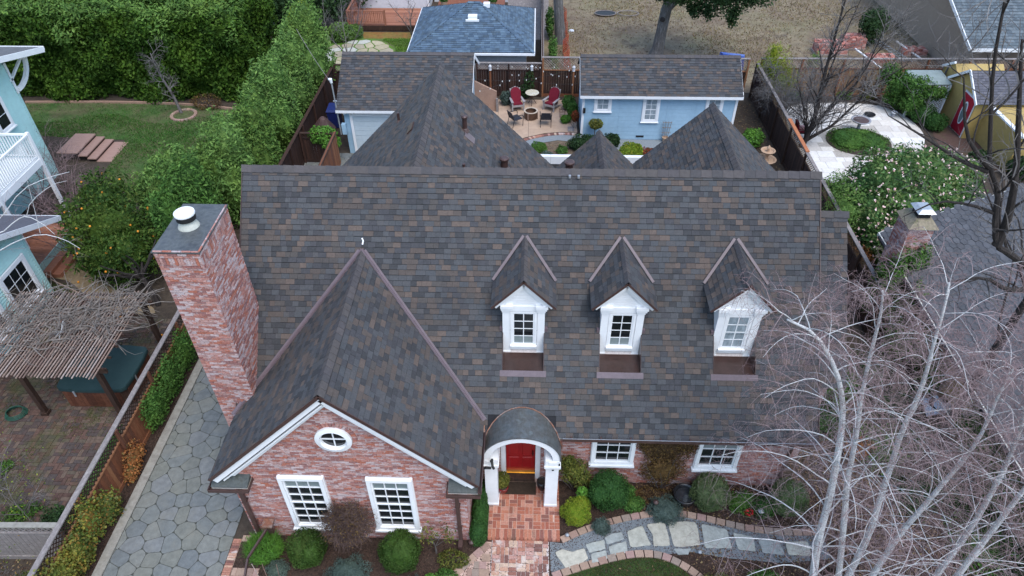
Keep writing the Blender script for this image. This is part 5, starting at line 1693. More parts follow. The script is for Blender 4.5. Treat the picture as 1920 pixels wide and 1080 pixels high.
for k in range(430):
    x, y = RND.uniform(-17.4, -13.2), RND.triangular(14.2, 17.8, 16.6)
    if y < 15.0 + .9 * math.sin(x * 2.1) * .5 and x > -15.6 and RND.random() < .85: continue
    a = RND.gauss(.3, .9)
    limb(mb, (x, y, 2.55 + RND.random() * .13), (math.cos(a), math.sin(a), RND.uniform(-.1, .22)), RND.uniform(.5, 1.7), RND.choice((.009, .012, .016, .026)), 5, .06, .28, 4)
for k in range(170):
    x, y = RND.uniform(-17.2, -13.2), RND.uniform(14.4, 17.8)
    limb(mb, (x, y, 2.6), (RND.gauss(0, .6), RND.gauss(0, .6), .7), RND.uniform(.3, .8), .008, 4, .14, .25, 3)
for k in range(6):
    limb(mb, (-16.15, 17.4, 0), (RND.gauss(0, .05), RND.gauss(0, .05), 1), 2.7, .03, 6, 0, .05, 5)
obj("stems", mb, M_vine, t, kind="stuff")
t = thing("fallen_branch", "bare pale branch lying on the pergola laths", "branch", (-15.0, 15.7, 2.6))
mb = MB()
q = limb(mb, (-15.1, 15.95, 2.72), (.35, -.8, -.02), .75, .016, 5, 0, .2, 5)
for k in range(5): limb(mb, q[3], (RND.gauss(0, 1), -.6, RND.uniform(-.1, .3)), .25, .007, 3, 0, .2, 3)
obj("branch", mb, M_birch, t)
t = thing("garden_hose", "coiled dark green garden hose on the mossy patio beside the pergola post", "hose", (-16.9, 14.2, 0))
pts = [(-16.95 + (.34 - .02 * (k // 20)) * math.cos(k * .314), 14.25 + (.30 - .02 * (k // 20)) * math.sin(k * .314), .05 + .035 * (k / 20)) for k in range(95)]
obj("coil", MB().tube(pts, .016, 5), M_hose, t)

# orange tree
t = thing("orange_tree", "orange tree heavy with small orange fruit behind the pergola", "tree", (-14.6, 20.2, 0))
mb = MB()
q = limb(mb, (-14.45, 19.7, 0), (-.18, .16, 1), 1.3, .12, 5, 0, .06, 7, tip=.7)
tr_pts = q
for k in range(9):
    a = k * .7 + 1.2
    limb(mb, q[-1], (math.cos(a) * .9 - .5, math.sin(a) * .7 + .3, .7), 1.6, .06, 5, .02, .15, 5)
obj("trunk", mb, M_darkbark, t)
ob = [(-16.4, 21.9, 2.0, 1.75, 1.6, 1.35), (-17.6, 22.9, 1.8, 1.4, 1.4, 1.2), (-15.5, 21.0, 1.6, 1.2, 1.1, 1.1), (-16.6, 20.8, 1.4, 1.2, .9, 1.0), (-17.7, 23.9, 2.2, 1.2, 1.1, .9)]
crown("foliage", ob, 17000, .085, G_citrus, t, shell=.3, amp=.34, f=3.4, rnd=1.0, aspect=.45, up=.1, core=.55, zmin=.35)
C, D = blob_points(ob, 110, .05, .12, 2.2, .7)
me = MB().lathe([(.001, -.045), (.032, -.032), (.045, 0), (.032, .032), (.001, .045)], (0, 0, 0), 8).mesh("orange", M_orange, True)
for c_ in C[:40]:
    o = bpy.data.objects.new("orange", me); link(o, t)
    o.location = tuple(c_ + np.array([0, -.05, 0]))
for k in range(4):
    o = bpy.data.objects.new("fallen_orange", me); COL.objects.link(o)
    p = ((-13.6, 18.0), (-16.6, 19.4), (-18.2, 20.9), (-15.6, 18.95))[k]
    o.location = (p[0], p[1], .06)
    tag(o, ("fallen orange on the brick patio near the chimney", "fallen orange beside the sandy path under the orange tree", "fallen orange by the steps at the upper end of the sandy path", "fallen orange at the near edge under the orange tree")[k], "orange", "fallen oranges")

# ---- mint green house
t = thing("mint_house", "mint green clapboard house with white eaves at the left edge", "house", (-24, 22, 0))
mw = MB().extrude([(-23.2, 14.0, 0), (-23.2, 28.9, 0), (-23.2, 28.9, 5.75), (-23.2, 24.6, 6.85), (-23.2, 14.0, 6.85)], (-9, 0, 0))
wall_m = obj("wall", mw, M_mint, t)
sd_ = MB()
for k in range(48):
    z = .05 + k * .12
    y1 = 28.9 if z < 5.6 else 28.9 - (z - 5.6) * 3.9
    sd_.hexa([(-23.2, 14.0, z), (-23.14, 14.0, z), (-23.14, y1, z), (-23.2, y1, z), (-23.2, 14.0, z + .12), (-23.19, 14.0, z + .12), (-23.19, y1, z + .12), (-23.2, y1, z + .12)])
obj("clapboards", sd_, M_mint, wall_m, kind="stuff")
obj("corner_board", MB().box(-23.22, 28.80, 0, -23.145, 28.93, 5.7), M_mint, t)
mr_ = MB()
slab_quad(mr_, (-34, 30.55, 5.72), (-22.35, 30.55, 5.72), (-22.35, 24.6, 7.25), (-34, 24.6, 7.25), .10, (0, .25, 1))
slab_quad(mr_, (-34, 24.597, 7.25), (-22.35, 24.597, 7.25), (-22.35, 14, 4.5), (-34, 14, 4.5), .10, (0, -.25, 1))
obj("roof", mr_, M_greyshingle, t)
mb = MB().bar((-22.33, 30.6, 5.60), (-22.33, 24.6, 7.14), .05, .24).bar((-34, 30.6, 5.66), (-22.3, 30.6, 5.66), .05, .16).bar((-22.9, 30.5, 5.55), (-22.9, 24.6, 7.0), 1.1, .03)
obj("bargeboard", mb, M_white, t)
mb = MB().bar((-23.15, 28.75, 4.9), (-23.15, 30.2, 5.55), .10, .09).bar((-23.15, 28.85, 4.3), (-23.15, 28.85, 5.7), .10, .10)
arc = [V3(-23.1, 28.9 + 1.3 * math.sin(a), 4.45 + 1.15 * (1 - math.cos(a))) for a in np.linspace(0, PI / 2, 8)]
for p, q in zip(arc[:-1], arc[1:]): mb.bar(p, q, .14, .17)
obj("eave_bracket", mb, M_white, t)
window_on(t, (-23.13, 26.75, 3.35), (0, 1, 0), (1, 0, 0), .95, 1.35, 1, 2, cas=.12, depth=.06)
obj("wall_lamp", MB().box(-23.17, 27.55, 5.35, -23.05, 27.7, 5.55), M_white, t)
# balcony
bal = obj("balcony", MB().box(-23.2, 19.4, 2.78, -20.95, 25.5, 2.92), M_white, t)
obj("fascia", MB().box(-20.97, 19.4, 2.70, -20.90, 25.55, 3.0).box(-23.2, 25.47, 2.70, -20.9, 25.54, 3.0), M_white, bal)
mb = MB().box(-20.99, 19.4, 4.08, -20.90, 25.52, 4.15).box(-23.2, 25.43, 4.08, -20.9, 25.53, 4.15).box(-20.97, 19.4, 3.10, -20.92, 25.5, 3.15).box(-23.2, 25.45, 3.10, -20.9, 25.5, 3.15)
obj("rail", mb, M_white, bal)
for k in range(46):
    piece("baluster", M_white, boxm(-20.965, 19.5 + k * .13, 3.15, -20.925, 19.54 + k * .13, 4.08), bal)
for k in range(17):
    piece("baluster", M_white, boxm(-23.1 + k * .13, 25.46, 3.15, -23.06 + k * .13, 25.50, 4.08), bal)
for y in (25.42, 22.4, 19.5):
    obj("post", MB().box(-21.02, y, 0, -20.88, y + .14, 4.2), M_white, bal)
# lower wing with gable rake, window and door panel
lw = MB().extrude([(-18.85, 12.0, 0), (-18.85, 20.2, 0), (-18.85, 20.2, 3.1), (-18.85, 17.0, 4.4), (-18.85, 12.0, 4.4)], (-4.3, 0, 0))
low = obj("wing", lw, M_mint, t)
sd_ = MB()
for k in range(26):
    z = .05 + k * .12
    sd_.hexa([(-18.85, 12.0, z), (-18.79, 12.0, z), (-18.79, 20.2, z), (-18.85, 20.2, z), (-18.85, 12.0, z + .12), (-18.84, 12.0, z + .12), (-18.84, 20.2, z + .12), (-18.85, 20.2, z + .12)])
obj("clapboards", sd_, M_mint, low, kind="stuff")
obj("corner_board", MB().box(-18.9, 20.1, 0, -18.8, 20.24, 3.0), M_mint, t)
window_on(t, (-18.78, 18.2, .68), (0, 1, 0), (1, 0, 0), 1.55, 1.75, 3, 3, cas=.15, depth=.07)
window_on(t, (-18.78, 16.2, .68), (0, 1, 0), (1, 0, 0), 1.55, 1.75, 3, 3, cas=.15, depth=.07)
mr_ = MB()
slab_quad(mr_, (-23.0, 21.75, 2.70), (-18.3, 21.75, 2.70), (-18.3, 17.4, 4.60), (-23.0, 17.4, 4.60), .09, (0, .43, 1))
slab_quad(mr_, (-23.0, 17.397, 4.60), (-18.3, 17.397, 4.60), (-18.3, 12.0, 2.3), (-23.0, 12.0, 2.3), .09, (0, -.43, 1))
obj("wing_roof", mr_, M_purpleshingle, t)
obj("wing_bargeboard", MB().bar((-18.28, 21.78, 2.58), (-18.28, 17.4, 4.49), .04, .2).bar((-18.28, 17.4, 4.49), (-18.28, 12.0, 2.2), .04, .2).bar((-23, 21.78, 2.6), (-18.3, 21.78, 2.6), .04, .18), M_palewall, t)
# back stair, landing and paths
t = thing("porch_landing", "reddish wooden landing with two steps at the back door of the mint house", "steps", (-20.5, 22.5, 0))
for k in range(16):
    piece("plank", M_deckwood, boxm(-22.6, 20.6 + k * .23, .42, -19.75, 20.6 + k * .23 + .222, .46), t)
obj("skirt", MB().box(-19.75, 20.6, .05, -19.72, 24.3, .60), M_mint, t)
for k in range(2):
    obj("step", MB().box(-19.70 + k * .33, 21.2, 0, -19.36 + k * .33, 22.55, .32 - k * .14), M_deckwood, t)
t = thing("garden_steps", "three wooden timber steps going down to the back lawn", "steps", (-22.2, 31, 0))
M_paledeck = mat("faded_redwood", [(.34, .22, .18), (.29, .18, .145)], rough=.75, scale=2, stretch=(1, 6, 6), mottle=.2)
for k in range(4):
    x = -23.75 if k == 0 else -22.72 + (k - 1) * .42
    x1 = -22.72 + k * .42 + (.3 if k == 3 else 0)
    z = .50 - k * .155
    obj("tread", MB().box(x, 30.1, z - .05, x1 + .03, 32.05, z), M_paledeck, t)
    obj("riser", MB().box(x1 - .02, 30.12, z - .2, x1, 32.03, z - .05), M_darkwood, t)
pth = [(-19.3, 22.4), (-18.2, 21.9), (-17.3, 20.9), (-16.1, 20.4), (-14.6, 19.6), (-14.3, 19.1), (-16.0, 19.2), (-17.6, 20.2), (-18.6, 21.0), (-19.5, 21.2)]
struct("garden_path", sheet(smooth_closed(pth, 1), .014), mat("buff_sandy_path", [(.17, .125, .075), (.22, .165, .10), (.13, .10, .06)], rough=.95, scale=1.5, mottle=.3))
obj("path_edging", MB().bar((-19.3, 20.95, .05), (-17.7, 20.15, .05), .04, .14).bar((-17.7, 20.15, .05), (-15.9, 19.15, .05), .04, .14), M_lath, None)["kind"] = "structure"
P = scatter([(-19.6, 19.3), (-19.6, 21.0), (-18.6, 20.8), (-17.4, 20.0), (-16.6, 19.3)], 5000)
blades("grass", np.c_[P, np.full(len(P), .01)], .06, .01, G_grass)

# plants and bare twigs on the near patio corner
bush("leafy_shrub", "green leafy shrub leaning on the patio side of the driveway fence", "shrub", [(-12.7, 11.9, .6, .32, .6, .45), (-12.6, 12.7, .75, .3, .5, .5), (-12.8, 11.2, .4, .35, .5, .4)], 1700, .055, G_ivy, (-12.7, 12, 0), None, None, shell=.4, core=.4, zmin=.03)
bush("leafy_shrub", "dark green camellia-like shrub in the corner where the two left fences meet", "shrub", [(-12.9, 10.1, .5, .45, .45, .5), (-13.4, 10.3, .4, .4, .4, .4)], 2200, .05, G_dark, (-13, 10.2, 0), None, None, shell=.3, core=.5, zmin=.03)
bush("ground_plant", "low bright green ground plants at the foot of the grey cross fence", "plant", [(-14.2, 9.75, .12, .9, .3, .16), (-15.6, 9.75, .1, .8, .3, .14)], 3000, .035, G_ivy, (-14.5, 9.75, 0), None, None, core=None, zmin=.01)
tag(obj("boulder", MB().lathe([(.22, 0), (.26, .08), (.2, .2), (.08, .26)], (-13.45, 9.72, 0), 9), M_tanwall), "brown rock in front of the grey cross fence", "rock")
for k, (bx_, by_, lab, hh) in enumerate(((-14.6, 10.6, "bare twiggy rose bush on the mossy patio with a few green leaves", 1.5), (-15.9, 11.2, "tall bare shrub at the far left of the mossy patio", 2.0), (-13.6, 8.3, "bare vine shrub in front of the grey cross fence", 1.6), (-15.2, 8.0, "leafless twiggy bush at the bottom left corner", 1.3))):
    t = thing("bare_shrub", lab, "shrub", (bx_, by_, 0))
    a_, b_ = MB(), MB()
    for i in range(7):
        a = i / 7 * 6.28 + k
        q = limb(a_, (bx_, by_, 0), (math.cos(a) * .55, math.sin(a) * .55, 1), hh, .018, 6, .03, .14, 4)
        branch_out([b_, b_], q, .008, .75, 7, 2, .03, 3, .9, .3)
    obj("branches", a_, M_greytwig, t); obj("twigs", b_, M_greytwig, t, kind="stuff")
    C = np.array([(bx_, by_, hh * .7)]) + RNG.normal(size=(160, 3)) * np.array([.6, .6, .35])
    V_, F_ = leaf_arrays(C[C[:, 2] > .1], RNG.normal(size=(int((C[:, 2] > .1).sum()), 3)), .035, .9, .5, .3)
    mesh_np("foliage", V_, F_, G_lime if k != 2 else G_trailing, t)

for (x, y, r, m, lab) in ((-14.8, 10.6, .5, G_ivy, "green ground plant under the bare rose bush on the mossy patio"), (-16.3, 10.2, .6, G_olive, "olive green ground plant at the left end of the grey cross fence"), (-16.4, 12.0, .45, G_ivy, "small green plant at the left edge of the mossy patio"), (-13.4, 8.6, .45, G_olive, "low olive plant below the grey cross fence by the driveway fence"), (-15.0, 8.4, .6, G_ivy, "low green plant below the grey cross fence at the left")):
    bush("ground_plant", lab, "plant", [(x, y, .12, r, r * .7, .2), (x + r * .6, y + .2, .1, r * .6, r * .5, .16)], 900, .045, m, (x, y, 0), None, None, shell=.4, core=None, zmin=.02)
chips("fallen_leaves", scatter([(-12.4, 5.6), (-12.4, 9.3), (-19, 9.1), (-19, 5.6)], 4000), .035, M_litter, .015)
# white barked branches reaching in from the tree beyond the left edge
t = thing("birch_tree", "white barked bare branches of a birch reaching in at the left edge", "tree", (-18.6, 12.6, 0))
a_, b_ = MB(), MB()
a_.tube([(-18.6, 12.6, 0), (-17.8, 12.8, 3), (-16.6, 13.2, 5.5), (-15.2, 13.4, 8.2), (-14.6, 13.2, 10.5)], [.13, .12, .10, .07, .04], 7)
for pts, r in (([(-16.6, 13.2, 5.6), (-14.9, 13.8, 6.7), (-13.83, 14.0, 7.19), (-13.25, 14.0, 7.51), (-12.49, 14.0, 7.78), (-11.95, 14.0, 7.61), (-11.66, 14.0, 7.3)], .02),
               ([(-15.6, 13.4, 7.4), (-13.57, 14.0, 7.71), (-12.9, 14.0, 8.2), (-12.58, 14.0, 8.33), (-12.3, 14.0, 8.1), (-12.13, 14.0, 7.75)], .018),
               ([(-15.2, 13.2, 8.1), (-13.2, 13.0, 8.4), (-12.34, 13.0, 8.95), (-11.47, 13.0, 9.78), (-10.72, 13.0, 10.1), (-10.17, 13.0, 10.25)], .016),
               ([(-12.58, 14, 8.33), (-12.3, 14.0, 8.75), (-11.6, 14.1, 9.2), (-11.2, 14.1, 9.3)], .011), ([(-12.49, 14, 7.78), (-12.3, 14, 8.5), (-12.15, 14.1, 9.4)], .010)):
    a_.tube(smooth_open(pts, 1), np.linspace(r, r * .3, len(smooth_open(pts, 1))), 5)
    branch_out([b_, b_], pts, r * .35, .7, 7, 2, .03, 3, .9, .15, .3)
obj("trunk", a_, M_birch, t); obj("twigs", b_, M_redtwig, t, kind="stuff")
for k, (bx_, by_, hh, lab) in enumerate(((-21.9, 27.2, 2.6, "bare reddish twiggy shrub between the white balcony and the garden steps"), (-22.6, 26.4, 3.8, "tall bare shrub in front of the mint green wall behind the balcony"), (-20.2, 24.6, 2.6, "bare shrub by the white balcony post"), (-18.9, 22.4, 2.6, "arching bare shrub over the porch landing"))):
    t = thing("bare_shrub", lab, "shrub", (bx_, by_, 0))
    a_, b_ = MB(), MB()
    for i in range(9):
        a = i / 9 * 6.28 + k
        q = limb(a_, (bx_, by_, 0), (math.cos(a) * .5, math.sin(a) * .5, 1), hh, .02, 6, .03, .12, 4)
        branch_out([b_, b_], q, .009, 1.0, 10, 2, .02, 3, .8, .3)
    obj("branches", a_, M_redtwig, t); obj("twigs", b_, M_redtwig, t, kind="stuff")

# ---- back lawn, hedge and shrubs
bl = [(-29, 33.0), (-29, 36.3), (-24, 36.45), (-19, 36.2), (-16.5, 35.6), (-14.2, 33), (-14.2, 25.0), (-17, 25.5), (-21, 29.0), (-21.4, 32.3), (-24, 32.4)]
struct("back_lawn", sheet(bl, .010), M_backlawn)
P = scatter(bl, 90000)
pk = np.sin(P[:, 0] * .9) * np.sin(P[:, 1] * 1.1 + .5) + RNG.normal(0, .4, len(P)) < .55
pk &= ~((P[:, 1] > 34.6 + .5 * np.sin(P[:, 0])) & (RNG.random(len(P)) < .8))
blades("grass", np.c_[P[pk], np.full(pk.sum(), .01)], .07, .016, G_backgrass)
mb = MB()
ed = smooth_open([(-29, 36.35), (-24, 36.5), (-19, 36.25), (-16.5, 35.7)], 2)
for p, q in zip(ed[:-1], ed[1:]): mb.bar((p[0], p[1], .06), (q[0], q[1], .06), .10, .12)
struct("lawn_edging", mb, M_tanwall)
t = thing("tall_hedge", "tall dense green hedge wall behind the back lawn", "hedge", (-25, 38, 0))
V_, F_ = boxhedge_arrays(-40, -15.8, 36.7, 43.0, .05, 4.75, 88000, .115, .45, 1.25, .38, ('f', 't', 'r'))
mesh_np("foliage", V_, F_, G_hedge, t)
V_, F_ = boxhedge_arrays(-40, -15.8, 36.75, 43.0, 3.3, 5.15, 30000, .125, .55, 1.3, .55, ('f', 't'), core=False, up=.7, aspect=.35)
mesh_np("lit_top_foliage", V_, F_, G_hedgelight, t)  # lighter leaves over the hedge top, painting in the light it catches
hg = "tall shrubs in a row beside the dark fence"
for k, (x, y, r, h, m, lab) in enumerate(((-12.7, 38.0, 1.35, 5.4, G_pitto, "tall grey-green shrub at the far end of the row near the stone patio"), (-12.9, 34.9, 1.15, 4.5, G_pitto, "tall grey-green shrub second from the far end of the row, beside the power mast wires"),
                                  (-12.95, 31.9, 1.2, 4.7, G_pitto, "middle grey-green shrub of the row beside the bare ring-planted tree"), (-13.1, 28.9, 1.1, 3.9, G_hedgelight, "lighter green shrub of the row just above the dark gate"),
                                  (-13.2, 25.8, 1.2, 4.7, G_pitto, "grey-green shrub of the row next to the chimney top"), (-13.7, 22.9, 1.25, 4.4, G_ivy, "nearest dark green shrub of the row directly behind the chimney cap"), (-15.9, 26.0, 1.3, 3.0, G_pitto, "smaller grey-green shrub between the orange tree and the tall row"))):
    bush("tall_shrub", lab, "shrub", [(x, y, h * .42, r, r * 1.15, h * .45), (x + .1, y + .3, h * .66, r * .8, r * .9, h * .36), (x - .3, y - .5, h * .45, r * .8, r * .8, h * .4), (x + .4, y - .4, h * .35, r * .75, r * .9, h * .36)],
         12500, .098, m, (x, y, 0), (4, h * .6, .05), hg, shell=.2, amp=.28, f=3.8, rnd=1.0, aspect=.40, up=.35, core=.74, zmin=.05)
t = thing("ring_tree", "bare young tree with a brick ring round its foot on the back lawn", "tree", (-19.9, 35.6, 0))
a_, b_ = MB(), MB()
q = limb(a_, (-19.6, 35.35, 0), (-.32, .1, 1), 3.4, .085, 7, 0, .06, 6)
branch_out([a_, b_, b_], q, .03, 1.3, 12, 3, .01, 4, .9, .2, .2)
obj("trunk", a_, M_greytwig, t); obj("twigs", b_, M_greytwig, t, kind="stuff")
rg = thing("tree_ring", "round brick edging ring on the lawn at the foot of the bare tree", "edging", (-19.35, 35.1, 0))
for k in range(22):
    a = k / 22 * 2 * PI
    e, g = np.array([math.cos(a), math.sin(a)]), np.array([-math.sin(a), math.cos(a)])
    piece("brick", M_edger, framem(V3(-19.35 + .55 * e[0], 35.05 + .55 * e[1], 0), V3(e[0], e[1], 0) * .16, V3(g[0], g[1], 0) * .165, V3(0, 0, .08)), rg)
bush("twiggy_bush", "brown twiggy weeds beside the tree ring in front of the hedge", "bush", [(-18.3, 35.9, .4, .9, .4, .5)], 900, .05, G_brownleaf, (-18.3, 35.9, 0), (14, .9, .01), None, core=None)

# ================================================================== the back yard
pat = [(-2.9, 31.0), (-2.9, 37.3), (2.35, 37.3), (2.35, 33.55), (1.5, 33.62), (.6, 33.45), (-.4, 33.0), (-1.4, 32.2), (-2.0, 31.0)]
patio = struct("patio", sheet(pat, .02), M_patio)
obj("joint", MB().box(-.25, 33.0, .015, -.235, 37.2, .0225), M_soil, patio); obj("joint", MB().box(-1.95, 34.5, .015, -1.935, 37.2, .0225), M_soil, patio)
eb = along([np.array(p) for p in smooth_open([(2.3, 33.45), (1.5, 33.52), (.6, 33.35), (-.4, 32.9), (-1.4, 32.1)], 2)], .12)
for (p, d), (q, e) in zip(eb[:-1], eb[1:]):
    n = np.array([-d[1], d[0]])
    piece("brick", M_oldpathbrick, framem(V3(p[0], p[1], .0), V3(d[0], d[1], 0) * .11, V3(n[0], n[1], 0) * .2, V3(0, 0, .05)), patio)
struct("gravel_strip", sheet([(-2.5, 31.2), (-1.2, 32.1), (-.3, 32.8), (.7, 33.25), (1.6, 33.42), (2.5, 33.4), (2.5, 33.0), (9.5, 32.8), (9.5, 31.4), (4.6, 31.6), (2.6, 32.5), (1.3, 32.75), (.3, 32.4), (-.6, 31.6)], .012), M_gravel)
struct("back_bed", sheet([(-2, 30.6), (10, 30.6), (10, 31.4), (4.6, 31.7), (2.5, 32.5), (1.3, 32.7), (.2, 32.3), (-.8, 31.5)], .016), mat("leafy_soil", [(.10, .075, .05), (.15, .11, .075), (.07, .055, .04)], rough=.95, scale=3, mottle=.4))
t = thing("planter_wall", "low white rendered planter wall between the house gables", "wall", (2, 30.5, 0))
for k in range(8):
    piece("block", M_white, boxm(-2.2 + k * 1.55, 30.40, 0, -2.2 + k * 1.55 + 1.54, 30.62, .42), t)
struct("rear_yard", sheet([(-8, 25.3), (10, 25.3), (10, 30.4), (-8, 30.4)], .006), M_dark)  # flat near-black sheet at ground level behind the rear wings

# fences round the yard
fence("back_fence", "dark brown back fence with lattice top behind the red cushioned chairs", (-3.25, 37.75), (.42, 37.75), 1.56, 1.98, -1, M_darkfence, M_greywood, latmat=M_lath)
fence("tall_back_fence", "taller dark back fence section with lattice beside the blue shed", (.45, 37.8), (11.9, 37.8), 1.56, 2.30, -1, M_darkfence, M_greywood, latmat=M_lath, posts_mat=M_fencewood)
fence("gate_fence", "dark brown fence gate between the driveway and the garage", (-11.35, 30.3), (-9.55, 30.3), 1.35, 1.62, -1, M_darkfence, M_darkwood, latmat=M_darkwood)
fence("short_fence", "short red brown fence panel running from the gate to the house", (-9.55, 30.2), (-9.55, 25.4), 1.75, 1.75, -1, M_fencewood, M_darkwood, lat=False)
fence("far_fence", "dark lattice-topped fence beside the stone patio behind the garage", (-11.3, 37.75), (-3.3, 37.75), 1.4, 1.80, -1, M_darkfence, M_darkwood, latmat=M_lath)
for x, zz, lab in ((-2.45, 1.62, "white carriage lamp on the left post of the back fence"), (-.12, 1.62, "white carriage lamp on the middle post of the back fence"), (2.22, 1.60, "white carriage lamp on the right post of the back fence near the shed")):
    t = thing("fence_lamp", lab, "lamp", (x, 37.6, zz), "carriage lamps on the back fence")
    obj("post", MB().box(x - .05, 37.56, 0, x + .05, 37.66, zz), M_fencewood, t)
    obj("lantern", MB().lathe([(.05, zz), (.09, zz + .03), (.07, zz + .04), (.085, zz + .24), (.10, zz + .25), (.03, zz + .33)], (x, 37.6, 0), 8), M_palewall, t)
t = thing("string_lights", "strings of small pale bulbs hung across the back patio", "string lights", (-.2, 36, 2.2))
wire = MB(); bulbs = []
for (A, B, sag) in (((-3.0, 34.6, 2.5), (2.35, 36.6, 2.3), .35), ((-2.4, 37.6, 2.0), (2.4, 34.2, 2.5), .45), ((-3.0, 33.4, 2.4), (-.1, 37.6, 2.0), .3), ((-.1, 37.6, 2.0), (2.4, 35.4, 2.4), .3), ((-2.4, 37.6, 1.98), (2.3, 37.55, 1.98), .12)):
    pts = [V3(*A) * (1 - s) + V3(*B) * s - V3(0, 0, sag * 4 * s * (1 - s)) for s in np.linspace(0, 1, 13)]
    wire.tube(pts, .006, 3)
    bulbs += [p for p in pts[1:-1:2 if sag > .2 else 2]]
obj("wire", wire, M_dark, t)
bm = MB().lathe([(.014, 0), (.028, -.05), (.02, -.085), (.002, -.095)], (0, 0, 0), 6).mesh("bulb", M_bulb)
for p in bulbs:
    o = bpy.data.objects.new("bulb", bm); link(o, t); o.location = tuple(p)

# patio furniture
def adirondack(label, loc, rz):
    x, y, z = 0, 0, 0
    t = thing("adirondack_chair", label, "chair", (0, 0, 0), "red cushioned adirondack chairs")
    obj("seat", MB().hexa([(-.28, -.32, .34), (.28, -.32, .34), (.26, .25, .22), (-.26, .25, .22), (-.28, -.32, .37), (.28, -.32, .37), (.26, .25, .25), (-.26, .25, .25)]), M_chairgrey, t)
    obj("front_apron", MB().box(-.3, -.345, .26, .3, -.32, .37), M_chairgrey, t)
    for k in range(5):
        xx = -.26 + k * .106
        obj("back_slat", MB().hexa([(xx, .22, .2), (xx + .095, .22, .2), (xx + .095, .25, .2), (xx, .25, .2), (xx * 1.15, .52, .98 + .05 * (2 - abs(k - 2))), (xx * 1.15 + .11, .52, .98 + .05 * (2 - abs(k - 2))), (xx * 1.15 + .11, .55, .98 + .05 * (2 - abs(k - 2))), (xx * 1.15, .55, .98 + .05 * (2 - abs(k - 2)))]), M_chairgrey, t)
    for s in (-1, 1):
        obj("armrest", MB().hexa([(s * .33 - .07, -.40, .56), (s * .33 + .07, -.40, .56), (s * .31 + .05, .36, .52), (s * .31 - .05, .36, .52), (s * .33 - .07, -.40, .585), (s * .33 + .07, -.40, .585), (s * .31 + .05, .36, .545), (s * .31 - .05, .36, .545)]), M_chairgrey, t)
        obj("leg", MB().box(s * .32 - .035, -.36, 0, s * .32 + .035, -.27, .56), M_chairgrey, t)
        obj("leg", MB().hexa([(s * .27 - .03, .62, 0), (s * .27 + .03, .62, 0), (s * .27 + .03, .75, 0), (s * .27 - .03, .75, 0), (s * .27 - .03, -.3, .24), (s * .27 + .03, -.3, .24), (s * .27 + .03, -.3, .34), (s * .27 - .03, -.3, .34)]), M_chairgrey, t)
    # cushion: seat pad and rounded back pad
    c = MB().hexa([(-.26, -.33, .38), (.26, -.33, .38), (.25, .2, .27), (-.25, .2, .27), (-.25, -.32, .46), (.25, -.32, .46), (.24, .19, .36), (-.24, .19, .36)])
    n = 14
    outl = [(-.25, 0)] + [(.29 * math.cos(PI - PI * k / n), .52 + .30 * math.sin(PI * k / n)) for k in range(n + 1)] + [(.25, 0)]
    bk = [V3(u, .20 + v * .38, .30 + v * .92) for u, v in outl]
    c.extrude(bk, (0, -.10, .045))
    obj("cushion", c, M_cushion, t)
    t.location = loc; t.rotation_euler = (0, 0, rz)
    return t
adirondack("left adirondack chair with crimson cushion facing the fire pit", (-.92, 36.2, .02), .25)
adirondack("right adirondack chair with crimson cushion and arms toward the fire pit", (1.0, 36.25, .02), -.5)
t = thing("bistro_table", "small round table with a pale mosaic top between the two red chairs", "table", (-.08, 36.75, 0))
obj("tabletop", MB().lathe([(.30, .70), (.38, .71), (.38, .735), (.36, .74)], (-.08, 36.75, 0), 24), mat("mosaic_top", [(.62, .58, .48), (.42, .36, .24), (.7, .68, .6), (.16, .13, .1)], rough=.5, scale=9, mottle=.2, positions=[0, .5, .6, 1]), t)
for k in range(3):
    a = k * 2.1 + .4
    obj("leg", MB().tube([(-.08 + .04 * math.cos(a), 36.75 + .04 * math.sin(a), .70), (-.08 + .06 * math.cos(a), 36.75 + .06 * math.sin(a), .35), (-.08 + .26 * math.cos(a), 36.75 + .26 * math.sin(a), .02)], .016, 5), M_brown, t)
t = thing("fire_pit", "round dark barrel fire pit with pale rim in the middle of the patio", "fire pit", (-.13, 35.15, 0))
obj("barrel", MB().lathe([(.30, .02), (.36, .04), (.375, .42), (.36, .43), (.34, .40), (.32, .22), (.02, .2)], (-.13, 35.15, 0), 24), mat("barrel_brown", [(.075, .04, .026), (.10, .055, .035)], rough=.5, mottle=.2), t)
ring = MB()
vs, fs = [], []
for k in range(24):
    a = 2 * PI * k / 24
    for r, z in ((.30, .432), (.385, .432), (.385, .455), (.30, .455)):
        vs.append((-.13 + r * math.cos(a), 35.15 + r * math.sin(a), z))
for k in range(24):
    k2 = (k + 1) % 24
    for q in range(4): fs.append((k * 4 + q, k2 * 4 + q, k2 * 4 + (q + 1) % 4, k * 4 + (q + 1) % 4))
obj("rim", ring.add(vs, fs), mat("pale_rim", [(.5, .42, .33), (.4, .33, .26)], rough=.4), t)
obj("strap", MB().box(-.31, 34.76, .03, -.25, 34.79, .43), M_lath, t); obj("strap", MB().box(.22, 35.0, .03, .25, 35.06, .43), M_lath, t)
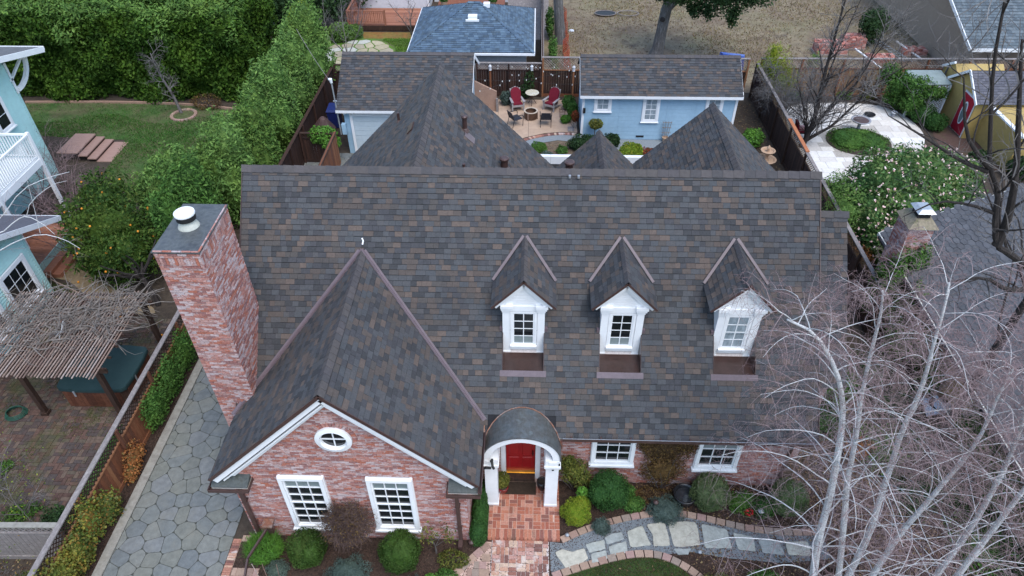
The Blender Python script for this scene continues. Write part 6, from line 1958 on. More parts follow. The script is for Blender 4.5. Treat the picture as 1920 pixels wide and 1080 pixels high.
def sling(label, loc, rz):
    t = thing("sling_chair", label, "chair", (0, 0, 0), "dark sling chairs by the fire pit")
    obj("seat", MB().box(-.27, -.27, .40, .27, .24, .43), M_navy, t)
    obj("backrest", MB().hexa([(-.27, .22, .42), (.27, .22, .42), (.27, .25, .42), (-.27, .25, .42), (-.25, .36, .86), (.25, .36, .86), (.25, .39, .86), (-.25, .39, .86)]), M_navy, t)
    for s in (-1, 1):
        obj("armrest", MB().tube([(s * .30, .30, .66), (s * .31, 0, .66), (s * .31, -.24, .64), (s * .31, -.30, .56)], .022, 6), M_dark, t)
        obj("leg", MB().tube([(s * .31, -.30, .56), (s * .30, -.28, 0)], .016, 6), M_dark, t)
        obj("leg", MB().tube([(s * .27, .33, .70), (s * .27, .24, .40), (s * .28, .34, 0)], .016, 6), M_dark, t)
    t.location = loc; t.rotation_euler = (0, 0, rz)
sling("black sling chair left of the fire pit turned sideways", (-.95, 34.35, .02), -1.0 + PI)
sling("navy sling chair right of the fire pit seen from behind", (.68, 34.4, .02), PI)
t = thing("plant_ladder", "small wooden ladder lying on the patio by the planting", "ladder", (1.6, 35.6, 0))
for xx in (1.45, 1.72): obj("rail", MB().box(xx, 35.2, .03, xx + .03, 36.2, .08), M_lath, t)
for k in range(5): obj("rung", MB().box(1.48, 35.3 + k * .2, .05, 1.72, 35.34 + k * .2, .075), M_lath, t)
t = thing("privacy_wall", "tan stucco wing wall with sloping top beside the garage", "wall", (-2.6, 35.95, 0))
obj("panel", MB().extrude([(-3.4, 35.9, 0), (-2.02, 35.9, 0), (-2.02, 35.9, 1.16), (-3.4, 35.9, 1.86)], (0, .12, 0)), M_tanwall, t)
obj("end_post", MB().box(-2.06, 35.78, 0, -1.94, 35.9, .8), M_greywood, t)
for x, y, r, h, m, lab in ((-1.55, 36.7, .34, .8, G_bluegrey, "blue-grey shrub left of the red chairs by the back fence"), (1.95, 36.2, .38, .85, G_ivy, "green leafy shrub right of the red chairs by the shed"), (1.75, 34.7, .28, .4, G_bright, "small bright green plant at the edge of the patio near the shed"),
                      (2.12, 35.1, .3, 1.0, G_ivy, "tall leafy plant in front of the shed corner")):
    bush("patio_shrub", lab, "shrub", [(x, y, h * .5, r, r, h * .5)], 1500, .06, m, (x, y, 0), (3, h * .5, .012), None, shell=.3, core=.5, zmin=.03)
bush("climbing_plant", "thin dark green climber on the middle post of the back fence", "plant", [(-.25, 37.45, 1.0, .3, .12, .7), (-.5, 37.45, .5, .3, .14, .45)], 900, .06, G_dark, (-.3, 37.45, 0), (3, 1.2, .01), None, core=None)
bush("burgundy_plant", "burgundy leaved potted plant at the corner of the blue shed", "plant", [(2.22, 34.0, .75, .2, .2, .35)], 260, .07, G_redleaf, (2.22, 34.0, 0), (3, .6, .012), None, core=None)
tag(obj("stone_slab", MB().box(1.85, 33.65, .022, 2.2, 34.15, .05), M_greywood), "grey stone slab on the tan patio by the shed corner", "slab")
t = thing("topiary_tree", "small lollipop topiary tree in front of the blue shed", "tree", (3.15, 32.5, 0))
obj("trunk", MB().tube([(3.15, 32.5, 0), (3.17, 32.5, .9)], [.03, .022], 6), M_greybark, t)
crown("foliage", [(3.18, 32.5, 1.1, .36, .3, .26)], 1300, .05, G_olive, t, core=.5)
for (x, y, rx, ry, h, m, n, lab) in ((2.75, 31.9, .95, .5, .75, G_dark, 6000, "wide dark green shrub in front of the blue shed"), (4.0, 32.2, .5, .35, .7, G_dark, 2200, "dark leafy shrub below the tall shed window"), (4.95, 31.2, .62, .5, .7, G_lime, 4500, "yellow-green rounded shrub behind the middle rear gable"), (5.75, 31.2, .5, .4, .45, G_redleaf, 1500, "low burgundy leaved shrub right of the yellow-green shrub"),
                             (-.4, 31.4, .4, .35, .4, G_bright, 2000, "vivid green shrub behind the white planter wall at the left"), (.3, 31.6, .45, .35, .5, G_ivy, 2200, "green leafy shrub second from the left behind the white planter wall"), (1.5, 31.5, .3, .3, .35, G_ivy, 1000, "small green shrub in the leafy bed before the gravel"), (.75, 31.1, .3, .25, .25, G_bluegrey, 900, "low blue-grey plant behind the white planter wall")):
    bush("bed_shrub", lab, "shrub", [(x, y, h * .45, rx, ry, h * .55), (x + rx * .3, y, h * .6, rx * .6, ry * .7, h * .4)], n, .055, m, (x, y, 0), None, "shrubs in the bed behind the rear gables", shell=.25, amp=.2, f=4, core=.6, zmin=.02)
chips("fallen_leaves", scatter([(-2, 30.65), (9, 30.65), (9, 31.4), (4.6, 31.7), (2.5, 32.4), (.2, 32.2)], 1500), .05, M_litter, .03)

# ---- garage
def low_shingles(part, stuff, O, U, V, Wd, Ld, material, expo=.145):
    P_ = Pieces("shingle", material, SH_V, SH_F)
    shingle_plane(P_, part, O, U, V, Ld, lambda v: [(0, Wd)], expo=expo)
    P_.flush(part, stuff, 0)
t = thing("garage", "pale blue garage with white door and brown shingle roof behind the left rear gable", "garage", (-6.3, 33.7, 0))
gx0, gx1, gy0, gyr, gy1, ge, gzr = -9.52, -2.98, 30.88, 33.7, 36.52, 2.58, 4.22
obj("wall", MB().extrude([(gx0 + .25, gy0 + .32, 0), (gx0 + .25, gy1 - .32, 0), (gx0 + .25, gy1 - .32, ge + .05), (gx0 + .25, gyr, gzr - .12), (gx0 + .25, gy0 + .32, ge + .05)], (gx1 - gx0 - .5, 0, 0)), M_bluesiding, t)
rf = MB()
slab_quad(rf, (gx0, gy0, ge), (gx1, gy0, ge), (gx1, gyr, gzr), (gx0, gyr, gzr), .08, (0, -(gzr - ge), gyr - gy0))
slab_quad(rf, (gx0, gyr + .003, gzr), (gx1, gyr + .003, gzr), (gx1, gy1, ge), (gx0, gy1, ge), .08, (0, gzr - ge, gyr - gy0))
grf = obj("roof", rf, M_deckroof, t)
low_shingles(grf, "shingles", (gx0 - .02, gy0 - .03, ge - .017), (1, 0, 0), unit((0, gyr - gy0, gzr - ge)), gx1 - gx0 + .04, math.hypot(gyr - gy0, gzr - ge), M_shingle)
caps_along(grf, (gx0, gyr, gzr + .03), (gx1, gyr, gzr + .03), (0, -(gyr - gy0), -(gzr - ge)), (0, gyr - gy0, -(gzr - ge)), .17, .28, M_cap)
obj("fascia", MB().box(gx0 - .02, gy0 - .05, ge - .15, gx1 + .02, gy0 - .01, ge - .02).bar((gx1 + .015, gy0, ge - .10), (gx1 + .015, gyr, gzr - .10), .03, .16).bar((gx1 + .015, gy1, ge - .10), (gx1 + .015, gyr, gzr - .10), .03, .16), M_white, t)
dr_ = obj("garage_door", MB().box(-8.85, gy0 + .27, .02, -4.6, gy0 + .33, 2.12), M_garagedoor, t)
for k in range(8):
    obj("door_panel", MB().box(-8.82, gy0 + .25, .05 + k * .258, -4.63, gy0 + .272, .05 + k * .258 + .24), M_garagedoor, dr_)
obj("door_frame", MB().box(-8.98, gy0 + .24, 0, -8.85, gy0 + .33, 2.26).box(-8.85, gy0 + .24, 2.12, -4.5, gy0 + .33, 2.26), M_white, t)
lp_ = MB().lathe([(.05, 0), (.09, .02), (.09, .10), (.02, .12)], (-9.0, gy0 + .22, 2.34), 10)
for s in (-1, 1): lp_.tube([(-9.0 + s * .05, gy0 + .2, 2.36), (-9.0 + s * .24, gy0 + .12, 2.33)], [.04, .085], 10)
obj("flood_lamp", lp_, M_white, t)
t = thing("power_mast", "grey power mast with white weatherhead at the garage corner", "mast", (-9.52, 31.0, 0))
obj("pole", MB().tube([(-9.50, 31.0, 1.2), (-9.52, 31.0, 3.95)], .035, 8), M_steel, t)
obj("weatherhead", MB().tube([(-9.52, 31.0, 3.9), (-9.54, 31.0, 4.08), (-9.62, 30.95, 4.12)], [.06, .085, .05], 8), M_white, t)
obj("bracket", MB().box(-9.60, 30.97, 2.95, -9.42, 31.03, 3.0), M_steel, t)
obj("meter_box", MB().box(-9.42, 30.98, 1.2, -9.22, 31.18, 1.75), M_bluesiding, t)
t = thing("power_cable", "grey service cable running from the mast over the tall shrubs", "cable", (-9.6, 31, 4.1))
pts = [V3(-9.60, 30.98, 4.05) * (1 - s) + V3(-12.2, 35.5, 4.7) * s - V3(0, 0, .12 * 4 * s * (1 - s)) for s in np.linspace(0, 1, 14)]
obj("cable", MB().tube(pts, .012, 5), M_greywood, t)
t = thing("wheeled_bin", "dark blue wheeled bin in the gap beside the garage", "bin", (-10.6, 34.0, 0))
obj("body", MB().hexa([(-10.85, 33.75, .05), (-10.35, 33.75, .05), (-10.35, 34.3, .05), (-10.85, 34.3, .05), (-10.92, 33.68, 1.0), (-10.28, 33.68, 1.0), (-10.28, 34.4, 1.0), (-10.92, 34.4, 1.0)]), M_bluebin, t)
obj("lid", MB().hexa([(-10.95, 33.64, 1.0), (-10.25, 33.64, 1.0), (-10.25, 34.44, 1.0), (-10.95, 34.44, 1.0), (-10.9, 33.7, 1.10), (-10.3, 33.7, 1.10), (-10.3, 34.44, 1.16), (-10.9, 34.44, 1.16)]), M_bluebin, t)
t = thing("covered_grill", "grill under a brown vinyl cover by the dark gate", "grill", (-10.75, 32.3, 0))
gm_ = MB()
rows = [(.62, .38, .02), (.66, .42, .5), (.62, .38, .85), (.42, .30, 1.05), (.18, .16, 1.36), (.10, .10, 1.44)]
vs = []
for rx, ry, z in rows:
    for k in range(12):
        a = 2 * PI * k / 12
        wv = 1 + .07 * math.sin(a * 5 + z * 4)
        vs.append((-10.72 + rx * math.cos(a) * wv, 32.3 + ry * math.sin(a) * wv, z))
fs = [(i * 12 + k, i * 12 + (k + 1) % 12, (i + 1) * 12 + (k + 1) % 12, (i + 1) * 12 + k) for i in range(5) for k in range(12)] + [tuple(60 + k for k in range(12))]
obj("cover", gm_.add(vs, fs), M_browncover, t, smooth=False)
tag(obj("white_bag", MB().lathe([(.16, 0), (.2, .1), (.14, .3), (.04, .42)], (-11.05, 31.3, 0), 9), M_tarpwhite), "white plastic bag on the ground beside the covered grill", "bag")
bush("gate_shrub", "bright light green shrub growing over the dark gate", "shrub", [(-10.3, 30.5, 1.45, .75, .5, .42), (-9.9, 30.3, 1.15, .5, .4, .35)], 3200, .07, G_bright, (-10.3, 30.5, 0), (4, 1.3, .02), None, shell=.3, core=.5)
bush("gate_sapling", "thin sapling with few leaves in front of the dark gate", "plant", [(-10.9, 26.6, .5, .5, .3, .4)], 300, .06, G_ivy, (-10.9, 26.6, 0), (3, 1.6, .012), None, core=None)

# ---- blue shed
t = thing("garden_shed", "pale blue shed with white framed windows and a long brown shingle roof", "shed", (6.4, 34.5, 0))
sx0, sx1, sy0, syr, sy1, se, szr = 2.34, 10.34, 32.62, 34.55, 36.48, 2.60, 3.82
obj("wall", MB().extrude([(sx0 + .16, sy0 + .28, 0), (sx0 + .16, sy1 - .28, 0), (sx0 + .16, sy1 - .28, se + .08), (sx0 + .16, syr, szr - .12), (sx0 + .16, sy0 + .28, se + .08)], (sx1 - sx0 - .32, 0, 0)), M_bluesiding, t)
for k in range(12):
    for (xa, xb) in ((2.58, 4.35), (4.36, 6.75), (6.76, 8.2), (8.21, 10.1)):
        piece("siding_board", M_bluesiding, framem(V3(xa, sy0 + .28, .06 + k * .212), V3(xb - xa - .006, 0, 0), V3(0, -.016, .0), V3(0, .006, .206)), t)
rf = MB()
slab_quad(rf, (sx0, sy0, se), (sx1, sy0, se), (sx1, syr, szr), (sx0, syr, szr), .08, (0, -(szr - se), syr - sy0))
slab_quad(rf, (sx0, syr + .003, szr), (sx1, syr + .003, szr), (sx1, sy1, se), (sx0, sy1, se), .08, (0, szr - se, syr - sy0))
srf = obj("roof", rf, M_deckroof, t)
low_shingles(srf, "shingles", (sx0 - .02, sy0 - .03, se - .017), (1, 0, 0), unit((0, syr - sy0, szr - se)), sx1 - sx0 + .04, math.hypot(syr - sy0, szr - se), M_shingle)
caps_along(srf, (sx0, syr, szr + .03), (sx1, syr, szr + .03), (0, -(syr - sy0), -(szr - se)), (0, syr - sy0, -(szr - se)), .17, .28, M_cap)
obj("fascia", MB().box(sx0 - .02, sy0 - .05, se - .16, sx1 + .02, sy0 - .01, se - .02).bar((sx0 - .015, sy0, se - .10), (sx0 - .015, syr, szr - .10), .03, .15).bar((sx1 + .015, sy0, se - .10), (sx1 + .015, syr, szr - .10), .03, .15), M_white, t)
for x in (sx0 + .12, sx1 - .24):
    obj("corner_board", MB().box(x, sy0 + .245, 0, x + .12, sy0 + .29, se), M_white, t)
for (x0, x1, z0, z1, c_, r_) in ((3.08, 3.92, 1.60, 2.42, 2, 2), (5.52, 6.35, 1.05, 2.42, 2, 4), (8.66, 9.5, 1.05, 2.44, 2, 4)):
    window_on(t, (x0, sy0 + .265, z0), (1, 0, 0), (0, -1, 0), x1 - x0, z1 - z0, c_, r_, cas=.12, depth=.05, glass=M_paleglass, sill=.03, meet=2 if r_ == 4 else None)
obj("foundation_vent", MB().box(5.35, sy0 + .25, .16, 5.75, sy0 + .268, .26), M_dark, t)
obj("wall_lamp", MB().box(2.52, sy0 + .14, 1.55, 2.64, sy0 + .245, 1.8), M_dark, t)
t = thing("trellis_planter", "small dark wood trellis planter against the blue shed", "trellis", (6.85, 32.7, 0))
for k in range(4):
    obj("slat", MB().bar((6.72 + k * .08, 32.75, .3), (6.62 + k * .145, 32.75, 1.15), .03, .02), M_greywood, t)
for zz in (.5, .8, 1.08): obj("crossbar", MB().box(6.62 , 32.72, zz, 7.08, 32.74, zz + .03), M_greywood, t)
obj("pot", MB().lathe([(.1, 0), (.17, .28), (.14, .28), (.12, .2)], (6.84, 32.7, 0), 12), M_terracotta, t)

# ---- house with blue hip roof behind the fence
t = thing("hip_roof_garage", "pale garage with a blue-grey shingled hip roof behind the back fence", "garage", (-3.55, 41.5, 0))
hx0, hx1, hy0, hy1, he, hz = -7.1, -.02, 38.15, 45.1, 2.42, 3.95
ax0, ax1, ay = -3.9, -3.2, 41.6
obj("wall", MB().box(hx0 + .45, hy0 + .45, 0, hx1 - .45, hy1 - .45, he), M_greystucco, t)
rf = MB()
A, B, C_, D_ = (hx0, hy0, he), (hx1, hy0, he), (hx1, hy1, he), (hx0, hy1, he)
R0, R1 = (ax0, ay, hz), (ax1, ay, hz)
rf.add([A, B, C_, D_, R0, R1, (hx0, hy0, he - .1), (hx1, hy0, he - .1), (hx1, hy1, he - .1), (hx0, hy1, he - .1)],
       [(0, 1, 5, 4), (1, 2, 5), (2, 3, 4, 5), (3, 0, 4), (0, 6, 7, 1), (1, 7, 8, 2), (2, 8, 9, 3), (3, 9, 6, 0), (9, 8, 7, 6)])
hrf = obj("roof", rf, M_deckroof, t)
P_ = Pieces("shingle", M_blueshingle, SH_V, SH_F)
def tri_plane(O, U, Wd, apexa, apexb, rise, run):
    Vd = unit(V3(-U[1], U[0], 0) * run + V3(0, 0, rise)); Ld = math.hypot(rise, run)
    shingle_plane(P_, hrf, O, U, Vd, Ld, lambda v: [((v + .08) / Ld * apexa, Wd - (v + .08) / Ld * apexb)], expo=.16, wmin=.2, wmax=.35)
tri_plane((hx0, hy0, he), V3(1, 0, 0), hx1 - hx0, ax0 - hx0, hx1 - ax1, hz - he, ay - hy0)
tri_plane((hx1, hy0, he), V3(0, 1, 0), hy1 - hy0, ay - hy0, hy1 - ay, hz - he, hx1 - ax1)
tri_plane((hx0, hy1, he), V3(0, -1, 0), hy1 - hy0, hy1 - ay, ay - hy0, hz - he, ax0 - hx0)
tri_plane((hx1, hy1, he), V3(-1, 0, 0), hx1 - hx0, hx1 - ax1, ax0 - hx0, hz - he, hy1 - ay)
P_.flush(hrf, "shingles", 0)
for (p, q) in ((A, R0), (B, R1)):
    caps_along(hrf, V3(*p) + V3(0, 0, .03), V3(*q) + V3(0, 0, .03), (1 if p is B else -1, .0, -.42), (0, -1, -.42), .13, .26, M_blueshingle)
caps_along(hrf, V3(*R0) + V3(0, 0, .03), V3(*R1) + V3(0, 0, .03), (0, -1, -.4), (0, 1, -.4), .14, .25, M_blueshingle)
obj("gutter", MB().box(hx0 - .06, hy0 - .10, he - .14, hx1 + .06, hy0 - .01, he - .03).box(hx1 + .01, hy0 - .01, he - .12, hx1 + .07, hy1, he - .03).box(hx0 - .07, hy0 - .01, he - .12, hx0 - .01, hy1, he - .03), M_white, t)
obj("roof_vent", MB().box(-3.82, 40.3, 3.45, -3.3, 40.7, 3.62).box(-3.95, 40.2, 3.36, -3.18, 40.3, 3.46), M_white, t)
obj("roof_vent", MB().box(-2.98, 41.3, 3.75, -2.62, 41.65, 3.98), M_white, t)

# ---- deck, stone patio and house beyond
t = thing("redwood_deck", "raised redwood deck with railing in front of the far grey house", "deck", (-9.5, 49, 0))
for k in range(21):
    piece("plank", M_deckwood, boxm(-12.6, 47.35 + k * .152, .36, -7.0, 47.35 + k * .152 + .145, .40), t)
obj("skirt", MB().box(-12.6, 47.25, .05, -7.0, 47.34, .38), M_darkwood, t)
obj("rail", MB().box(-12.62, 47.3, 1.30, -10.05, 47.42, 1.36).box(-12.66, 47.42, 1.30, -12.55, 50.5, 1.36).box(-12.6, 47.33, .52, -10.05, 47.38, .57), M_deckwood, t)
for k in range(20):
    piece("baluster", M_deckwood, boxm(-12.5 + k * .127, 47.34, .57, -12.46 + k * .127, 47.38, 1.30), t)
for k in range(20):
    piece("baluster", M_deckwood, boxm(-12.62, 47.5 + k * .15, .42, -12.58, 47.54 + k * .15, 1.30), t)
for (x, y) in ((-12.62, 47.36), (-10.1, 47.36)):
    obj("post", MB().box(x - .05, y - .05, 0, x + .05, y + .05, 1.36), M_deckwood, t)
t = thing("far_house", "far pale grey house with white trim at the top edge", "house", (-8, 52, 0))
obj("wall", MB().box(-12.4, 50.6, 0, -7.6, 58, 3.6), M_palewall, t)
obj("wall", MB().box(-7.45, 53.0, 0, -2.0, 60, 3.6), M_palewall, t)
window_on(t, (-6.6, 53.0, .6), (1, 0, 0), (0, -1, 0), 2.4, 1.9, 2, 1, cas=.1, depth=.06)
obj("corner_board", MB().box(-7.62, 50.55, 0, -7.5, 50.7, 3.6), M_white, t)
obj("step_wall", MB().box(-7.0, 50.7, 0, -2.2, 52.6, .34), M_deckwood, t)
for (x, lab) in ((-6.5, "leafy potted plant on the far deck beside the house corner"), (-3.0, "dark potted plant at the right end of the far deck")):
    t = thing("potted_plant", lab, "plant", (x, 51.0, .4))
    obj("pot", MB().lathe([(.18, .40), (.26, .75), (.22, .75), (.2, .6)], (x, 51.0, 0), 12), M_terracotta, t)
    crown("foliage", [(x, 51.0, .95, .35, .3, .28)], 700, .08, G_ivy, t, core=.5)
struct("concrete_pad", sheet([(-2.0, 46.0), (1.0, 46.0), (1.0, 58), (-2.0, 58)], .012), M_greywood)
sp = [(-11.3 + 2.3 * math.cos(a), 43.6 + 2.2 * math.sin(a)) for a in np.linspace(0, 2 * PI, 24, endpoint=False)]
stone_p = struct("stone_patio", sheet(sp, .012), G_limegrass)
for p, poly in voronoi_cells(-13.7, -8.9, 41.2, 46.0, .85, .7, .3, random.Random(8)):
    if len(poly) < 3: continue
    q = np.array(poly)
    cen = q.mean(0)
    if (cen[0] + 11.3) ** 2 / 2.3 ** 2 + (cen[1] - 43.6) ** 2 / 2.2 ** 2 > .92: continue
    for i in range(len(poly)):
        dv = poly[i] - np.array([-11.3, 43.6]); rr = math.hypot(dv[0] / 2.3, dv[1] / 2.2)
        if rr > 1: poly[i] = np.array([-11.3, 43.6]) + dv / rr
    obj("flagstone", stone_mesh(poly, .055, 0, .04, .01, 0), M_stonepatio, stone_p)
gl = [(-14.0, 41), (-14, 46.4), (-7.2, 46.4), (-7.2, 41)]
struct("far_lawn", sheet(gl, .008), mat("far_lawn_ground", [(.10, .21, .035), (.085, .17, .03), (.12, .10, .05)], rough=.95, scale=.5, mottle=.3))
P = scatter([(-10.5, 41), (-10, 46.0), (-7.4, 46.0), (-7.2, 41)], 9000)
P = P[((P[:, 0] + 11.3) / 2.4) ** 2 + ((P[:, 1] - 43.6) / 2.3) ** 2 > 1]
blades("grass", np.c_[P, np.full(len(P), .01)], .07, .02, G_limegrass)
struct("rust_bed", sheet([(-11.4, 46.0), (-8.2, 46.0), (-8.0, 47.1), (-11.7, 47.1)], .014), mat("rusty_ground_cover", [(.24, .09, .03), (.18, .13, .035), (.28, .12, .035)], rough=.95, scale=1.2, mottle=.3))
for k, (x, y, h, lab) in enumerate(((-11.9, 43.2, 3.6, "bare small tree growing through the round stone patio"), (-12.0, 46.6, 2.6, "bare reddish sapling in front of the deck railing"), (-8.2, 46.4, 2.8, "thin bare sapling beside the blue-grey hip roof"), (-13.6, 45.0, 3.0, "bare twiggy sapling at the edge of the dark trees"))):
    t = thing("bare_sapling", lab, "tree", (x, y, 0))
    a_, b_ = MB(), MB()
    for i in range(4):
        an = i * 1.6 + k
        q = limb(a_, (x, y, 0), (math.cos(an) * (.55 if k in (0, 3) else .2), math.sin(an) * .4, 1), h, .035, 6, 0, .08, 4)
        branch_out([b_, b_], q, .016, h * .32, 9, 2, .0, 3, .8, .35)
    obj("trunk", a_, M_greytwig if k != 1 else M_redtwig, t); obj("twigs", b_, M_greytwig if k != 1 else M_redtwig, t, kind="stuff")
bush("garden_bush", "green rounded bush at the left of the far stone patio", "bush", [(-12.8, 45.6, .6, .9, .7, .65), (-12.0, 46.0, .5, .6, .5, .5)], 4200, .07, G_pitto, (-12.6, 45.6, 0), (3, .6, .02), None, shell=.3, core=.5, zmin=.05)
bush("yellow_bush", "yellow-green bush behind the tall shrubs near the dark trees", "bush", [(-14.9, 44.6, 1.6, .9, .9, 1.3)], 4200, .09, G_lime, (-14.9, 44.6, 0), (3, 1.2, .03), None, shell=.25, core=.6, zmin=.1)
for k, (x, y, h, r, m, lab) in enumerate(((-15.2, 48.5, 7.5, 1.7, G_dark, "dark evergreen tree left of the redwood deck"), (-17.6, 47.6, 7.0, 1.8, G_dark, "dark evergreen tree behind the tall hedge near its right end"), (-13.4, 51.5, 8, 1.7, G_dark, "dark evergreen tree behind the deck railing corner"), (-20.5, 47.5, 6.6, 2.2, G_hedge, "tall green tree showing over the middle of the hedge"), (-25, 46.5, 6.8, 2.6, G_hedgelight, "light green tree showing over the left part of the hedge"))):
    bush("evergreen_tree", lab, "tree", [(x, y, h * .5, r, r, h * .5), (x + .5, y, h * .3, r * 1.1, r, h * .3), (x - .4, y + .2, h * .62, r * .9, r * .9, h * .34)], 9000, .16, m, (x, y, 0), (2, h * .8, .14), "trees behind the hedge", shell=.3, amp=.25, f=1.6, core=.6, zmin=.6)

# ================================================================== right hand side
fence("side_fence", "dark brown board fence with lattice top along the right side of the yard", (12.4, 18.6), (12.4, 37.9), 1.55, 2.0, 1, M_darkfence, M_greywood, posts_mat=M_darkwood, latmat=M_oldfence)
tag(obj("new_fence_cap", MB().box(12.33, 28.3, 2.045, 12.50, 31.4, 2.085), M_orangewood), "new orange wooden cap board on the right side fence", "board")
fence("neighbour_fence", "weathered tan and brown board fence with lattice top behind the white stone patio", (12.6, 38.1), (31, 38.3), 1.62, 2.2, -1, M_oldfence, M_greywood, latmat=M_lath, posts_mat=M_fencewood)
fence("lot_fence", "pale capped fence running back beside the blue-grey hip roof", (.48, 38.3), (.56, 60), 1.9, 1.9, 1, M_darkfence, M_greywood, lat=False)
struct("side_yard", sheet([(9.9, 21), (12.35, 21), (12.35, 37.7), (9.9, 37.7)], .008), M_soil)
chips("fallen_leaves", scatter([(10.3, 24), (12.3, 24), (12.3, 37), (10.3, 37)], 1600), .045, M_litter, .02)
t = thing("garden_fountain", "pale terracotta two-tier garden fountain beside the dark side fence", "fountain", (11.38, 30.3, 0))
obj("basin", MB().lathe([(.22, 0), (.18, .12), (.14, .3), (.46, .42), (.50, .50), (.42, .50), (.36, .44), (.02, .43)], (11.38, 30.3, 0), 24), M_terracotta, t, smooth=False)
obj("bowl", MB().lathe([(.10, .44), (.07, .6), (.10, .78), (.30, .88), (.35, .97), (.29, .97), (.24, .9), (.02, .9)], (11.38, 30.3, 0), 24), M_terracotta, t)
obj("finial", MB().lathe([(.07, .9), (.05, 1.0), (.10, 1.06), (.08, 1.14), (.01, 1.24)], (11.38, 30.3, 0), 12), M_terracotta, t)
bush("side_shrub", "bright green leafy shrub beside the terracotta fountain", "shrub", [(11.2, 32.3, .5, .55, .55, .5)], 2200, .06, G_bright, (11.2, 32.3, 0), (3, .5, .015), None, shell=.3, core=.55, zmin=.03)

# ---- white stone patio
wp = smooth_closed([(13.3, 30.4), (13.6, 34.0), (13.9, 36.6), (15.5, 37.2), (18.6, 37.3), (20.2, 36.4), (20.7, 34.0), (20.0, 32.4), (18.9, 30.2), (16.5, 29.0), (14.0, 28.8)], 2)
wpat = struct("stone_terrace", sheet(wp, .012), mat("terrace_joint", [(.42, .39, .35), (.36, .33, .29)], rough=.95))
isl = lambda P: ((P[:, 0] - 16.85) / 1.5) ** 2 + ((P[:, 1] - 32.9) / 1.3) ** 2 < 1
y = 28.6
while y < 37.4:
    x = 12.9 - RND.random() * .5
    hh = RND.choice((.42, .62))
    while x < 21.2:
        w = RND.choice((.42, .62, .82))
        corners = np.array([(x, y), (x + w, y), (x + w, y + hh), (x, y + hh), (x + w / 2, y + hh / 2)])
        ins = in_poly(corners, wp)
        if ins.all() and not isl(corners).any():
            piece("tile", M_whitestone, boxm(x + .006, y + .006, 0, x + w - .006, y + hh - .006, .03 + RND.uniform(0, .005)), wpat)
        elif ins.any() and not isl(corners).any():
            poly = [np.array(p, float) for p in wp]
            for pp, nn in (((x + .006, 0), (-1, 0)), ((x + w - .006, 0), (1, 0)), ((0, y + .006), (0, -1)), ((0, y + hh - .006), (0, 1))):
                poly = clip_half(poly, np.array(pp, float), np.array(nn, float))
                if len(poly) < 3: break
            if len(poly) >= 3:
                obj("tile", MB().prism([tuple(p) for p in poly], 0, .031), M_whitestone, wpat)
        x += w
    y += hh
rngp = [(16.85 + 1.62 * math.cos(a), 32.9 + 1.4 * math.sin(a)) for a in np.linspace(0, 2 * PI, 28, endpoint=False)]
t = thing("ground_cover", "round mound of dense green ground cover in the middle of the white terrace", "ground cover", (16.85, 32.7, 0))
crown("foliage", [(16.4, 32.9, .12, 1.15, 1.1, .34), (17.3, 32.7, .12, 1.0, 1.0, .32), (16.9, 33.5, .1, 1.0, .6, .3)], 9000, .045, G_ivy, t, shell=.2, amp=.2, core=.85, zmin=.03)
obj("soil", MB().prism(rngp, 0, .045), M_soil, t)
t = thing("bird_bath", "grey stone bird bath standing behind the round ground cover", "bird bath", (17.1, 33.9, 0))
obj("pedestal", MB().lathe([(.22, .02), (.2, .08), (.09, .18), (.08, .5), (.14, .62)], (17.1, 33.9, 0), 16), M_stonebath, t)
obj("basin", MB().lathe([(.14, .60), (.38, .66), (.50, .74), (.50, .77), (.44, .77), (.36, .71), (.02, .69)], (17.1, 33.9, 0), 24), M_stonebath, t)
obj("water", MB().lathe([(.40, .735), (.38, .738)], (17.1, 33.9, 0), 20), M_browncover, t)
t = thing("garden_chair", "crimson cushioned dark metal garden seat at the fence end of the white terrace", "chair", (14.0, 33.2, 0))
obj("seat", MB().box(-.3 + 14.0, 32.95, .40, 14.3, 33.5, .46), M_dark, t)
obj("cushion", MB().hexa([(13.72, 32.98, .46), (14.28, 32.98, .46), (14.28, 33.46, .46), (13.72, 33.46, .46), (13.74, 33.0, .56), (14.26, 33.0, .56), (14.26, 33.44, .56), (13.74, 33.44, .56)]), M_cushion, t)
obj("backrest", MB().hexa([(13.62, 32.98, .46), (13.72, 32.98, .46), (13.72, 33.46, .46), (13.62, 33.46, .46), (13.52, 33.0, 1.0), (13.62, 33.0, 1.0), (13.62, 33.44, 1.0), (13.52, 33.44, 1.0)]), M_cushion, t)
obj("throw", MB().hexa([(13.74, 33.2, .56), (14.1, 33.1, .56), (14.15, 33.42, .56), (13.8, 33.5, .56), (13.76, 33.22, .66), (14.02, 33.14, .70), (14.06, 33.38, .68), (13.82, 33.46, .64)]), M_petal, t)
for (x, y) in ((13.74, 32.98), (14.27, 32.98), (13.74, 33.46), (14.27, 33.46)): obj("leg", MB().tube([(x, y, 0), (x, y, .42)], .018, 6), M_dark, t)
t = thing("glass_float", "small pale bowl lamp on the edge of the white terrace by the ivy arbour", "lamp", (19.65, 35.7, 0))
obj("base", MB().lathe([(.05, .03), (.12, .05), (.05, .2)], (19.65, 35.7, 0), 10), M_stonebath, t)
obj("bowl", MB().lathe([(.06, .2), (.16, .25), (.15, .31), (.03, .34)], (19.65, 35.7, 0), 14), M_palewall, t)
t = thing("planter_bowl", "flat black bowl on the white terrace near the back edge", "bowl", (18.4, 35.75, 0))
obj("dish", MB().lathe([(.12, .03), (.25, .09), (.30, .13), (.26, .13), (.2, .09)], (18.4, 35.75, 0), 14), M_dark, t)
bed_r = [(12.7, 37.3), (12.7, 38.0), (24, 38.1), (24, 36.5), (20.6, 36.8), (18.6, 37.5), (15.5, 37.4)]
